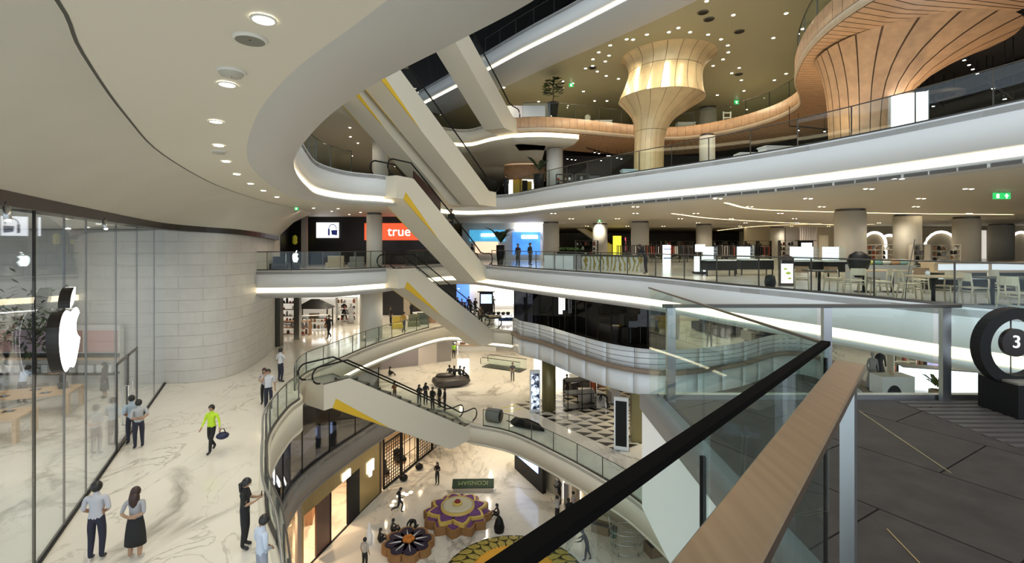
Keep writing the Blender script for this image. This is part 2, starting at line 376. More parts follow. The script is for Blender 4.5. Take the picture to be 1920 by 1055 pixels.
# ribbed tactile area near the lift
rb = [P(1694,757,Z3), P(1925,847,Z3), (6.2,3.5), (6.2,4.9), (3.6,4.9)]
ribmat = mat('ribbed_tile', (.085,.072,.062), .5, spec=.3)
for i in range(14):
    y0 = 4.86-i*.105; m = MB()
    def xat(y):
        a, b = P(1694,757,Z3), P(1925,847,Z3); t = (y-a[1])/(b[1]-a[1]); return max(3.66, a[0]+(b[0]-a[0])*t)
    m.cbox(((xat(y0)+6.2)/2, y0, Z3+.003), 6.2-xat(y0), .06, .006); obj('rib', m, ribmat, DECK)

# ---------------------------------------------------------------- escalators
def escalator(label, head, foot, W=1.6, hh=1.85, yellow=True, group='escalators between the floors', handr=True, steps=12):
    """head = upper end, foot = lower end (x, y, z at the landings' outer side on the axis)"""
    dx, dy = foot[0]-head[0], foot[1]-head[1]; L = math.hypot(dx, dy); H = head[2]-foot[2]
    t = thing('escalator', label, 'escalator', (foot[0], foot[1], foot[2]), math.atan2(head[1]-foot[1], head[0]-foot[0]), group)
    # local x runs from foot (0) to head (L); z 0..H
    f0 = 1.0; f1 = 1.5; run = L-f0-f1; k = H/run; v = hh
    top = [(0,.02),(f0,.02),(f0+run,H+.02),(L,H+.02)]
    xh, zh = f0+run+(v-1.25)/k, H-1.25; xf_, zf = f0+(v-1.05)/k, -1.05
    bot = [(L,zh),(min(xh,L-.02),zh),(xf_,zf),(0,zf)]
    out = top+bot
    b = MB()
    n = len(out); q = [(x,-W/2,z) for x,z in out]+[(x,W/2,z) for x,z in out]
    tri = [tuple(k) for k in geometry.tessellate_polygon([[Vector((x,z,0)) for x,z in out]])]
    b.add(q, [(i,(i+1)%n,n+(i+1)%n,n+i) for i in range(n) if i not in (0,1,2)]+tri+[tuple(n+i for i in k_) for k_ in tri]); obj('truss_cladding', b, CREAM, t)
    if yellow:
        for s in (-1, 1):
            y = MB(); xa, za = min(xh,L-.02), zh; u = .42
            xm, zm = xa+(xf_-xa)*u, za+(zf-za)*u
            y.add([(xa,s*(W/2+.012),za),(xm,s*(W/2+.012),zm),(xa-.2,s*(W/2+.012),za+.42)], [(0,1,2)])
            y.add([(xa,s*(W/2+.012),za-.012),(xm,s*(W/2+.012),zm-.012),(xa-.1,s*(W/2-.24),za-.012)], [(0,1,2)])
            obj('accent_panel', y, YEL, t)
    for i in range(steps):
        u = (i+.5)/steps; w = run/steps; m = MB(); m.box(f0+run*u-w/2, f0+run*u+w/2-.01, -.5, .5, H*u-H/steps*.5-.2, H*u+.05); obj('step', m, DSTEEL, t)
    for s in (-1, 1):
        g = MB(); y = s*.62
        cen = [(-.1,.0),(f0,.0),(f0+run,H),(L+.1,H)]
        up = [(x, z+.88) for x, z in cen]
        k = [(x,y,z) for x,z in cen]+[(x,y,z) for x,z in up]
        g.add(k, [(i,i+1,5+i,4+i) for i in range(3)]); obj('balustrade_glass', g, GLASS, t)
        if handr:
            loop = lambda cx, cz, a0, a1: [(cx+.42*math.cos(a), y, cz+.42*math.sin(a)) for a in [a0+(a1-a0)*i/7 for i in range(8)]]
            pth = loop(-.1,.5,-math.pi/2,-math.pi*1.5)+[(f0*.7,y,.92),(f0*1.25,y,1.02)]+[(f0+run*u,y,H*u+.96) for u in (.2,.5,.8)]+[(f0+run*1.0,y,H+.94)]+loop(L+.1,H+.5,math.pi/2,-math.pi/2)
            h = MB(); h.tube(pth, .045, 6); obj('handrail', h, BLACK, t)
        sk = MB(); sk.add([(0,s*.68,.06),(f0,s*.68,.06),(f0+run,s*.68,H+.06),(L,s*.68,H+.06),(0,s*W/2,.03),(f0,s*W/2,.03),(f0+run,s*W/2,H+.03),(L,s*W/2,H+.03)], [(0,1,5,4),(1,2,6,5),(2,3,7,6)]); obj('skirt', sk, DSTEEL, t)
    return t
escalator('lowest escalator, descending from the marble shop floor to the floor with black and white tiles', (-10.0,24.3,Z2), (-3.3,33.9,Z1))
escalator('cream escalator under the balcony with the white screen, ending on the marble floor', (-8.0,31.4,Z3), (-1.7,40.3,Z2))
escalator('escalator with a yellow edge ending beside the palm pot on the cafe floor', (-7.1,26.9,Z4), (-2.3,36.6,Z3))
escalator('closer escalator of the upper twin pair, with a long dark handrail', (-8.3,23.5,28.4), (-1.8,35.6,Z4), W=1.45)
escalator('rear escalator of the upper twin pair, lower on its underside', (-10.3,23.5,28.4), (-3.8,35.6,Z4), W=1.45)
escalator('topmost escalator, ending at the wooden balcony fascia', (-5.4,25.8,Z6), (-.2,36,Z5), yellow=False)
# ================================================================ computer shop with the glass front, and its curved stone wall
GA, GB = Vector((-10.37,10.55)), Vector((-17.4,24.05)); GD = (GB-GA).normalized(); GL = (GB-GA).length; GN = Vector((GD.y,-GD.x))
if GN.x < 0: GN = -GN
gp = lambda u, o=0: tuple(GA+GD*(u*GL)+GN*o)
ZT = 18.55
sf = thing('storefront', 'tall frameless glass shop front beside the marble walkway', 'shop front', (GA.x, GA.y, Z2))
def onfront(mb): return mb.xf(Matrix.Translation((-GA.x,-GA.y,-Z2)))
us = [-.45,-.23,-.017,.099,.2085,.41,.61,.833,1.07]
for a, b in zip(us, us[1:]):
    m = MB(); A, B = gp(a+.0016), gp(b-.0016); A2, B2 = gp(a+.0016,-.03), gp(b-.0016,-.03)
    z0 = Z2+3.02 if a == .41 else Z2+.05
    m.prism([A,B,B2,A2], z0, ZT); obj('glass_pane', onfront(m), GLASSS, sf)
for u in us[1:]:
    m = MB(); r = .035 if u in (-.017,1.07) else .014
    A, B = gp(u-r/GL), gp(u+r/GL); A2, B2 = gp(u-r/GL,-.04), gp(u+r/GL,-.04); m.prism([A,B,B2,A2], Z2, ZT); obj('mullion', onfront(m), BLACK if r > .03 else DSTEEL, sf)
m = MB(); m.prism([gp(-.45,.03),gp(1.07,.03),gp(1.07,-.08),gp(-.45,-.08)], Z2, Z2+.05); obj('base_channel', onfront(m), BLACK, sf)
for a, b in ((.412,.508),(.512,.608)):
    dr = MB(); dr.prism([gp(a),gp(b),gp(b,-.03),gp(a,-.03)], Z2+.06, Z2+2.98); do = obj('door_leaf', onfront(dr), GLASSS, sf)
    fr = MB(); P3 = lambda u, z: (*gp(u,-.015), z)
    w = .05/GL
    for q in ((a,a+w,Z2+.05,Z2+3),(b-w,b,Z2+.05,Z2+3),(a,b,Z2+.05,Z2+.15),(a,b,Z2+2.92,Z2+3)):
        fr.prism([gp(q[0],.02),gp(q[1],.02),gp(q[1],-.05),gp(q[0],-.05)], q[2], q[3])
    obj('door_frame', onfront(fr), DSTEEL, do)
    hu = b-.018 if a < .45 else a+.018
    h = MB()
    for o in (.08,-.1): h.tube([(*gp(hu,0),Z2+.55),(*gp(hu,o),Z2+.55),(*gp(hu,o),Z2+1.95),(*gp(hu,0),Z2+1.95)], .022, 6)
    obj('pull_handle', onfront(h), STEEL, do)
# fruit logo sign
def bez(p, n=8):
    out = []
    for i in range(0, len(p)-1, 3):
        a, b, c, d = [Vector(q) for q in p[i:i+4]]
        for k in range(n):
            t = k/n; out.append(tuple(a*(1-t)**3+b*3*t*(1-t)**2+c*3*t*t*(1-t)+d*t**3))
    return out
APPLE = bez([(0,.90),(.14,.90),(.24,.99),(.43,.99),(.60,.99),(.73,.90),(.80,.78),(.60,.66),(.50,.55),(.50,.40),(.50,.22),(.64,.08),(.86,.0),
             (.80,-.17),(.68,-.40),(.52,-.62),(.44,-.73),(.36,-.80),(.25,-.80),(.15,-.80),(.08,-.73),(-.05,-.73),(-.17,-.73),(-.25,-.80),(-.35,-.80),
             (-.50,-.80),(-.64,-.62),(-.74,-.44),(-.88,-.18),(-.94,.12),(-.90,.42),(-.86,.76),(-.62,.99),(-.36,.99),(-.20,.99),(-.10,.90),(0,.90)], 6)
LEAF = bez([(-.02,1.02),(-.05,1.32),(.18,1.58),(.44,1.62),(.46,1.32),(.24,1.04),(-.02,1.02)], 8)
def logo(label, loc, right, size, depth, face, emitmat, side):
    """right: 2-D unit vector along which +x of the outline runs as seen from the front; the face looks along 'face'"""
    t = thing('fruit_logo_sign', label, 'sign', loc)
    for nm, out in (('body', APPLE), ('leaf', LEAF)):
        n = len(out); f = Vector((*face,0)); R = Vector((*right,0)); q = []
        for k in (0, depth):
            q += [tuple(R*(x*size)+Vector((0,0,z*size))+f*k) for x, z in out]
        b = MB(); b.add(q, [(i,(i+1)%n,n+(i+1)%n,n+i) for i in range(n)]); tri = [tuple(v) for v in geometry.tessellate_polygon([[Vector((x,z,0)) for x,z in out]])]
        b.add(q[:n], tri); bo = obj(nm+'_casing', b, side, t)
        g = MB(); g.add([tuple(Vector(v)+f*.004) for v in q[n:]], tri); obj('lit_face', g, emitmat, bo)
    return t
LOGOW = mat('lit_white', (1,1,1), emit=3.0); LOGOB = mat('bronze_black', (.035,.03,.027), .3, .5)
c = gp(.045,.10)
logo('large glowing white fruit logo with black sides on the glass shop front', (*c, 15.5), (GD.x,GD.y), .79, .22, (GN.x,GN.y), LOGOW, LOGOB)
# stone wall
SW = smooth([(-34,23.2),(-26,24.0),(-20.5,24.25),(-17.4,24.2),(-16.0,24.45),(-15.15,25.2),(-14.9,26.4),(-15.05,28),(-15.45,30),(-16.1,32.6)], 6)
w = MB(); w.sweep(SW, [(.05,Z2),(.05,18.6)], -1); wl = struct('wall_stone', w, mat('stone_joint', (.40,.385,.35), .8))
for r in range(13):
    z0 = Z2+.01+r*.595
    pts = resample(SW, .1); st = 22; off = (r % 2)*11
    nn = normals(pts, 1)
    for i in range(40+off, len(pts)-2, st):
        seg = list(range(i, min(i+st, len(pts)-1)+1, 1)); seg = seg[::3]+([seg[-1]] if (len(seg)-1) % 3 else [])
        m = MB(); q = []
        for k, j in enumerate(seg):
            p, n = Vector(pts[j]), Vector(nn[j])
            if k == 0: p = p+(Vector(pts[j+1])-p).normalized()*.005
            if k == len(seg)-1: p = p-(p-Vector(pts[j-1])).normalized()*.005
            q += [(p.x+n.x*.012*0, p.y, z0), (p.x, p.y, z0+.585), (p.x-n.x*.05, p.y-n.y*.05, z0+.585), (p.x-n.x*.05, p.y-n.y*.05, z0)]
        K = len(seg)
        m.add(q, [(4*a+e, 4*a+4+e, 4*a+4+(e+1)%4, 4*a+(e+1)%4) for a in range(K-1) for e in range(4)]+[(0,1,2,3),(4*K-4,4*K-3,4*K-2,4*K-1)])
        obj('stone_panel', m, STONE, wl)
# the leaning cream wall above the glass, with the dark reveal below it
TT = [(-2.2,.6),(-3.15,2.4),(-4.13,4.32),(-4.98,5.53),(-6.6,8.15),(-8.6,11.8),(-10.9,17.5),(-12.25,22.5),(-12.6,24.3),(-12.9,26),(-13.05,28.3),(-13.6,33)]
BB = [(-5.6,1.5,ZT),(-6.8,3.8,ZT),(-8.2,6.3,ZT),(-9.2,8.4,ZT),(-10.6,11,ZT),(-13,15.6,ZT),(-15.3,20.2,ZT),(-16.2,22.7,18.52),(-15.75,24.2,18.45),(-14.8,25.6,18.36),(-14.78,28.2,18.24),(-15.75,32.4,18.1)]
TT = smooth(TT, 5); BB = smooth(BB, 5); wb = MB()
q = []
for a, b in zip(TT, BB):
    A, B = Vector((*a,20.0)), Vector((b[0],b[1],b[2]+.25)); M_ = (A+B)/2+Vector((-.25,.1,.12))
    q += [tuple(A), tuple(M_), tuple(B)]
wb.add(q, [(i*3+j,i*3+3+j,i*3+4+j,i*3+1+j) for i in range(len(TT)-1) for j in range(2)], 0, True); struct('wall_bulkhead', wb, CREAMW)
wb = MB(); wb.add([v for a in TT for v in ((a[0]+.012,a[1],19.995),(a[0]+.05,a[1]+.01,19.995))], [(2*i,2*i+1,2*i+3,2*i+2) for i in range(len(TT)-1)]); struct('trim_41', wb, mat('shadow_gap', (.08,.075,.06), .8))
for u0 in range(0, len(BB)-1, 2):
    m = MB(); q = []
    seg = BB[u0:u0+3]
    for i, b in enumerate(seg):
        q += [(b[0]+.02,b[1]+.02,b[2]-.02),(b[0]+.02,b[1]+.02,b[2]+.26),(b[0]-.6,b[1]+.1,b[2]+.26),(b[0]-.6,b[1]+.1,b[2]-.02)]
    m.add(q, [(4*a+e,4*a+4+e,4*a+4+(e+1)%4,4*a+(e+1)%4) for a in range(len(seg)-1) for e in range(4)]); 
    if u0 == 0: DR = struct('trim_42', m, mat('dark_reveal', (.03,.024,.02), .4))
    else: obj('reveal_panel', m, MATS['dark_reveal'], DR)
c = MB(); c.flat([(-6.6,3.5),(-10.6,11),(-13,15.6),(-16.2,21.6),(-17.3,24.2),(-34,23.2),(-40,3.5)], ZT+.02); struct('ceiling', c, mat('store_ceiling', (.8,.79,.76), .5))
w = MB(); w.prism([(-34.2,3.5),(-34,3.5),(-34,23.4),(-34.2,23.4)], Z2, ZT); struct('wall_shop', w, STONE)
# oak tables
OAK = mat('oak', (.58,.40,.24), .4, noise=.1, scale=3); td = Vector((.93,.37)).normalized()
def oak_table(label, corner, ln, wd=1.5):
    t = thing('display_table', label, 'table', (corner[0],corner[1],Z2), math.atan2(td.y,td.x), 'oak tables inside the glass shop')
    a = MB(); a.box(-ln,0,0,wd,.83,.9); obj('tabletop', a, OAK, t)
    for x in (-.14,-ln+.02):
        for y in (.03, wd-.25):
            b = MB(); b.box(x,x+.12,y,y+.22,0,.83); obj('leg', b, OAK, t)
oak_table('oak display table behind the glass, closer to the trees', (-18.2,19.7), 5)
oak_table('oak display table behind the glass, closer to the walkway', (-17.35,16.8), 4.5)
TABM = mat('tablet_black', (.02,.02,.025), .15)
def on_table(c, dx, dy, z=Z2+.9): 
    n = Vector((-td.y, td.x)); p = Vector(c)+td*dx+n*dy; return (p.x, p.y, z)
for i, (c, dx, dy) in enumerate([((-18.2,19.7),-.9,.4),((-18.2,19.7),-1.5,1.1),((-18.2,19.7),-2.2,.4),((-17.35,16.8),-1.0,.5),((-17.35,16.8),-.7,1.1),((-17.35,16.8),-1.6,1.0)]):
    p = on_table(c, dx, dy); m = MB(); m.box(-.17,.17,-.12,.12,0,.012)
    t = thing('tablet', ['dark tablet on the oak table by the shop trees','second dark tablet along the oak table by the shop trees','third dark tablet on the oak table by the shop trees','dark tablet on the front oak table','dark tablet at the far edge of the front oak table','third dark tablet on the front oak table'][i], 'tablet', p, .4, 'tablets on the oak tables')
    obj('screen', m, TABM, t); s = MB(); s.box(-.05,.05,.04,.1,.012,.05); obj('stand', s, STEEL, t)
p = on_table((-18.2,19.7),-.45,.9); t = thing('laptop', 'open laptop at the end of an oak table behind the glass', 'laptop', p, 1.2)
m = MB(); m.box(-.18,.18,-.12,.12,0,.015); obj('keyboard_base', m, STEEL, t); m = MB(); m.add([(-.18,.12,.015),(.18,.12,.015),(.18,.24,.23),(-.18,.24,.23),(-.18,.132,.012),(.18,.132,.012),(.18,.252,.227),(-.18,.252,.227)],[(0,1,2,3),(4,5,6,7),(0,1,5,4),(1,2,6,5),(2,3,7,6),(3,0,4,7)]); obj('lid', m, TABM, t)
# product wall at the back of the shop
dw = thing('product_display_wall', 'lit product shelves with pink pictures set in the stone wall behind the trees', 'display', (-21.6,23.7,Z2))
def part(n, b, m, par): return obj(n, b, m, par)
PINKS = [mat('pink_poster', (.62,.36,.33), .5), mat('red_poster', (.45,.20,.16), .5), mat('mauve_poster', (.48,.36,.42), .5)]
b = MB(); b.box(-5,2.2,.05,.3,0,3.0); part('casing', b, mat('display_white', (.7,.68,.64), .5), dw)
for i in range(4):
    b = MB(); b.box(.5-i*1.75,2.1-i*1.75,-.02,.05,1.7,2.75); part('poster', b, PINKS[i % 3], dw)
for z in (1.35, .62):
    b = MB(); b.box(-5,2.2,-.3,.05,z,z+.1); part('shelf', b, OAK if z > 1 else BLACK, dw)
for i in range(14):
    b = MB(); b.box(2.0-i*.45-.3,2.0-i*.45,-.2,.0,.72,1.1); part('product_box', b, WHITE, dw)
b = MB(); b.box(-5,2.2,-.1,.05,1.45,1.62); part('product_row', b, BLACK, dw)
# pendant-style track spots under the reveal
for px, py, lab in ((12,400,'grey spotlight above the glass shop front, beside the frame edge'),(196,421,'grey spotlight above the middle of the glass shop front')):
    k = (px-960)/FPX; A = GA+GN*.35; u = (A.x-k*A.y)/(k*GD.y-GD.x); q = A+GD*u
    z = EYE-(py-HOR)/FPX*q.y; t = thing('spotlight', lab, 'spotlight', (q.x,q.y,z), 0, 'spotlights above the shop front')
    b = MB(); b.tube([(0,0,.1),(0,0,ZT-z)], .02, 6); obj('stem', b, DSTEEL, t); b = MB(); b.tube([(0,0,.12),(.08,-.05,-.12)], .055, 10); obj('lamp_head', b, STEEL, t)
    b = MB(); b.tube([(.08,-.05,-.12),(.082,-.052,-.125)], .045, 10); obj('lens', b, LAMP, t)

# ================================================================ railings round the openings
k22 = next(i for i, p in enumerate(E2) if p[1] > 21.6); k26 = next(i for i, p in enumerate(E2) if p[1] > 22.7); k39 = next(i for i, p in enumerate(E2) if p[1] > 40.3)
glass_rail('curved glass railing with steel handrail beside the people on the marble walkway', E2[6:k22], Z2+.05, rail=STEEL, step=1.3)
glass_rail('glass railing rising along the far marble walkway, past the round column', E2[k26:k39], Z2+.05, step=1.6)
a0 = next(i for i, p in enumerate(E1) if p[0] > -2.2 and i > 40)
glass_rail('glass railing along the floor with the black and white tiles', E1[a0:], Z1+.05, step=2.0)
glass_rail('glass railing on the short balcony in front of the dark shop', E3[1:5], Z3+.05, step=1.05)
b0 = next(i for i, p in enumerate(E3) if p[0] > -2.0 and p[1] < 38)
bb = next(i for i, p in enumerate(E3) if p[0] > -7.5)
glass_rail('glass railing behind the escalator under the red sign', E3[bb:bb+10], Z3+.05, step=1.4)
glass_rail('long glass railing along the cafe floor', E3[b0:], Z3+.05, step=1.9)
c0 = next(i for i, p in enumerate(E4) if p[1] > 15); c1 = next(i for i, p in enumerate(E4) if p[1] > 25.0); c2 = next(i for i, p in enumerate(E4) if p[0] > .2 and p[1] > 20)
glass_rail('curved glass railing on the upper balcony beside the standing person', E4[c0:c1+2], Z4+.05, step=1.5)
glass_rail('long glass railing on the floor with the gold column', E4[c2:], Z4+.05, step=2.0)
glass_rail('glass railing above the wooden balcony fascia', E5B[2:], Z5+.1, step=2.0, rail=None)
d0 = next(i for i, p in enumerate(E6) if p[0] > -2.6)
glass_rail('dark glass railing on the topmost balcony', E6[d0:], Z6+.05, step=2.0)
# ================================================================ ceiling lights
TRIMW = mat('fixture_white', (.7,.68,.62), .5)
def dl_mesh(r):
    m = MB(); m.lathe([(r*1.25,0),(r*1.25,-.012),(r,-.015),(r*.98,-.004)], 12, m=0, sm=False, cap=False); m.lathe([(r,-.006),(r*.01,-.006)], 12, m=1, sm=False, cap=False)
    return m.mesh('downlight', [TRIMW, LAMP])
DL = {r: dl_mesh(r) for r in (.05,.075,.1)}
def downlights(pts, z, label, group, r=.075, power=0, every=1, col=(1,.88,.68), spot=2.7):
    for i, (x, y) in enumerate(pts):
        o = link('downlight', DL[r], None, (x, y, z-.005)); tag(o, label, 'light', group)
        if power and i % every == 0: lamp('SPOT', (x, y, z-.05), power*every, col, .06, spot=spot)
lc = [P(px,py,20.0) for px, py in ((494,35),(426,157),(405,227),(410,272),(424,302),(444,326),(470,344),(494,357),(519,369))]
for i_, (p_, w_) in enumerate(zip(lc, ('largest and closest','second','third','fourth','fifth','sixth','seventh','eighth','last and smallest'))):
    downlights([p_], 20.0, w_+' downlight in the curving row over the marble walkway', 'row of downlights in the cream ceiling', .1, 170, 1)
downlights([(-13,14),(-15.5,18),(-19,21.5),(-18,14),(-20,18),(-24,20),(-15,10)], 18.56, 'added downlight in the ceiling of the glass fronted shop', 'added downlights inside the glass fronted shop', .075, 200, 1, (1,.95,.88))  # added lamps, not seen themselves; they brighten the shop interior
# other fittings of that row
def fitting(px, py, label, cat, kind):
    x, y = P(px, py, 20.0); t = thing(kind, label, cat, (x,y,20.0))
    m = MB(); m.lathe([(.17,0),(.17,-.015),(.145,-.03)], 20, cap=False); obj('rim', m, TRIMW, t)
    m = MB(); m.lathe([(.145,-.028),(.01,-.02)] if kind == 'ceiling_speaker' else [(.145,-.03),(.12,-.07),(.01,-.075)], 20, cap=False); obj('grille', m, mat('grille', (.20,.19,.15), .6) if kind == 'ceiling_speaker' else mat('detector', (.45,.43,.36), .5), t)
fitting(469,72,'round grey ceiling speaker between the two largest downlights','speaker','ceiling_speaker')
fitting(434,133,'round smoke detector just before the second downlight','detector','smoke_detector')
fitting(410,283,'small round detector past the fourth downlight','detector','smoke_detector')
# under the far part of the same floor (above the short balcony)
downlights([P(px,py,20.0) for px, py in ((565,393),(588,390),(622,396),(634,391),(655,402),(676,398),(686,407),(720,411))], 20.0, 'small downlight above the dark shop balcony', 'downlights above the dark shop', .075, 60, 2)
downlights([P(px,py,25.4) for px, py in ((656,239),(657,256),(671,268),(660,292),(744,297),(741,312))], 25.4, 'small downlight above the standing person on the upper balcony', 'downlights over the upper balcony', .075, 90, 1)
# cafe floor ceiling: pairs of spots
random.seed(3); pr = []
for y in (16,19,23,28,34,41,49,58):
    for x in range(2, 40, 5):
        xx = x+random.uniform(-1,1)+(y % 3)
        if xx < 30*y/30 and (lambda e: xx > e)(11.8+(15-y)*.75 if y < 22 else 7.2-(y-24)*.55): pr.append((xx, y))
q = []
for x, y in pr: q += [(x,y),(x+.28,y+.03)]
downlights(q, 20.0, 'one of the twin downlights in the cafe floor ceiling', 'twin downlights over the cafe floor', .075, 95, 2)
# ceilings over the marble floor below the cafe, the tiled floor and the lowest floor
downlights([(x,y) for y in (36,40,45,51) for x in (-16,-12,-8,-4)]+[(x,y) for y in (33,37,42) for x in (4,9,14,19)]+[(x,y) for y in (24,28) for x in (22,26)], Z3-1.7, 'small downlight in the ceiling below the cafe floor', 'downlights over the marble shop floor', .075, 170, 1)
downlights([(x,y) for y in (42,47,52) for x in (-10,-5,0,5)]+[(9.8,29.5),(9,33)], Z2-1.6, 'small downlight in the ceiling over the black and white tiles', 'downlights over the tiled floor', .075, 250, 1)
downlights([(x,y) for y in (36,40,45) for x in (-2,2,6)]+[(9,30)], Z1-1.45, 'small downlight in the ceiling of the lowest floor', 'downlights over the lowest floor', .075, 260, 1)
downlights([(-12.2,25),(-12.3,28),(-12,31),(-11,34)], Z1-1.45, 'downlight inside the gold fronted shop', 'downlights in the gold fronted shop', .075, 420, 1, (1,.7,.42))
downlights([(-9.8,37),(-8.9,39.6),(-8.0,42)], Z1-1.45, 'added downlight inside the lattice screen shop', 'added downlights in the lattice screen shop', .075, 260, 1, (1,.75,.48))  # unseen lamps put in to lift the dim interior behind the lattice
# olive ceiling
EC = (9.6,33.2)
ring = [(EC[0]+.5+4.5*math.cos(a), EC[1]+4.3*math.sin(a)) for a in [2*math.pi*i/22 for i in range(22)]]
downlights(ring, Z6-1.8, 'small bright downlight in the ring round the gold column head', 'ring of downlights round the gold column', .1, 75, 2)
q = [P(px,py,Z6-1.8) for px, py in ((1325,2),(1375,28),(1272,52),(1187,74),(1474,25),(1450,71),(1505,54),(1098,128),(1142,104),(1135,115),(1055,152),(1074,156),(945,164),(1094,171),(1010,190),(1138,189),(1012,209),(1115,189),(1372,137),(1390,150),(1395,170),(1345,178),(1452,150),(1474,138),(1400,205),(1386,127))]
downlights(q, Z6-1.8, 'small downlight scattered on the olive ceiling', 'scattered downlights on the olive ceiling', .1, 130, 2, (1,.84,.55))
def vent(px, py):
    x, y = P(px, py, Z6-1.8); t = thing('ceiling_speaker', {1318:'dark round vent in the olive ceiling at the top of the picture',1329:'smaller dark vent just below the topmost vent of the olive ceiling',1386:'dark round vent between the gold column and the wooden fascia',1111:'dark round vent beside the gold column, over the tree',1385:'dark round vent low beside the pale column behind the gold one'}[px], 'vent', (x,y,Z6-1.8))
    m = MB(); m.lathe([(.3,0),(.3,-.03),(.24,-.05)], 16, cap=False); obj('rim', m, DSTEEL, t); m = MB(); m.lathe([(.24,-.05),(.01,-.04)], 16, cap=False); obj('grille', m, BLACK, t)
for p in ((1318,23),(1329,36),(1386,59),(1111,127),(1385,139)): vent(*p)
# linear lights let into the cafe ceiling, curved
for i, (pts, lab) in enumerate([([(1360,452/1.19),(1420,392),(1560,397),(1700,400),(1900,402)],'long curved light line in the cafe ceiling behind the largest column'),
    ([(1260,400),(1360,411),(1560,421),(1640,420)],'light line in the cafe ceiling above the display cabinets'),
    ([(1345,432),(1420,424),(1540,419)],'faint curved light line in the cafe ceiling near the middle columns')]):
    pw = smooth([P(a,b,20.0) for a, b in pts], 6); m = MB(); m.sweep(pw, [(-.09,19.985),(.09,19.985)], 1); o = obj('linear_light', m, STRIP); tag(o, lab, 'light')
# ================================================================ wooden upper balcony, tree column, gold column
bk = MB(); bk.sweep(E5B, [(-.4,Z5),(-.4,Z5+.1),(-.06,Z5+.1),(-.06,Z5-.9),(-.3,Z5-.98),(-1.3,Z5-1.12),(-5.2,Z5-1.12),(-5.2,Z5-.55)], 1)
kq = next(i for i, p in enumerate(E5B) if p[0] > 5.0)
wt = struct('trim_50', bk, mat('wood_joint', (.16,.09,.045), .7))
panels('fascia_panel', E5B, [(-.03,Z5+.13),(.03,Z5+.13),(.03,Z5-.62)], .62, WOOD, wt, 1, .02, 0)
lipm = MB(); lipm.sweep(E5B, [(.03,Z5-.64),(.05,Z5-.66),(.05,Z5-.9),(-.02,Z5-.93)], 1); struct('fascia_lip', lipm, WOODL, wt)
panels('soffit_plank', E5B[kq:], [(-.03,Z5-.95),(-.32,Z5-1.0),(-1.3,Z5-1.15),(-5.2,Z5-1.15)], .36, WOOD, wt, 1, .035, 0)
cs_ = MB(); cs_.sweep(E5B[:kq+1], [(-.12,Z5-1.3),(0,Z5-1.34),(-1.1,Z5-1.6),(-3.6,Z5-1.6),(-3.6,Z5-.55)], 1); struct('soffit', cs_, CREAM, wt)
cs_ = MB(); cs_.sweep(E5B[:kq+1], [(-.12,Z5-.99),(-.12,Z5-1.3)], 1); struct('light_strip', cs_, STRIP, wt)
# tree column
tc = thing('tree_column', 'wooden column flaring like a tree trunk into the plank soffit', 'column', (14.9,20.4,Z4))
H_ = Z5-1.14-Z4
def tr(z, a):
    R = 1.72+3.1*max(0, .5+.5*math.cos(a+.45))**1.3; u = z/H_
    return 1.2+.08*u+(R-1.28)*max(0, (u-.2)/.8)**2.8
for i in range(22):
    a0, a1 = 2*math.pi*i/22+.012, 2*math.pi*(i+1)/22-.012; m = MB(); q = []
    zs = [0, .25*H_, .45*H_, .6*H_, .72*H_, .82*H_, .9*H_, .96*H_, H_]
    for z in zs:
        for k in range(3):
            a = a0+(a1-a0)*k/2; r = tr(z, a); q.append((r*math.cos(a), r*math.sin(a), z))
    m.add(q, [(j*3+k, j*3+k+1, j*3+4+k, j*3+3+k) for j in range(8) for k in range(2)], 0, True); obj('trunk_panel', m, WOOD, tc)
m = MB(); q = []
for z in zs:
    for k in range(24): a = 2*math.pi*k/24; r = tr(z, a)-.05; q.append((r*math.cos(a), r*math.sin(a), z))
m.add(q, [(j*24+k, j*24+(k+1)%24, (j+1)*24+(k+1)%24, (j+1)*24+k) for j in range(8) for k in range(24)], 0, True); obj('core', m, MATS['wood_joint'], tc)
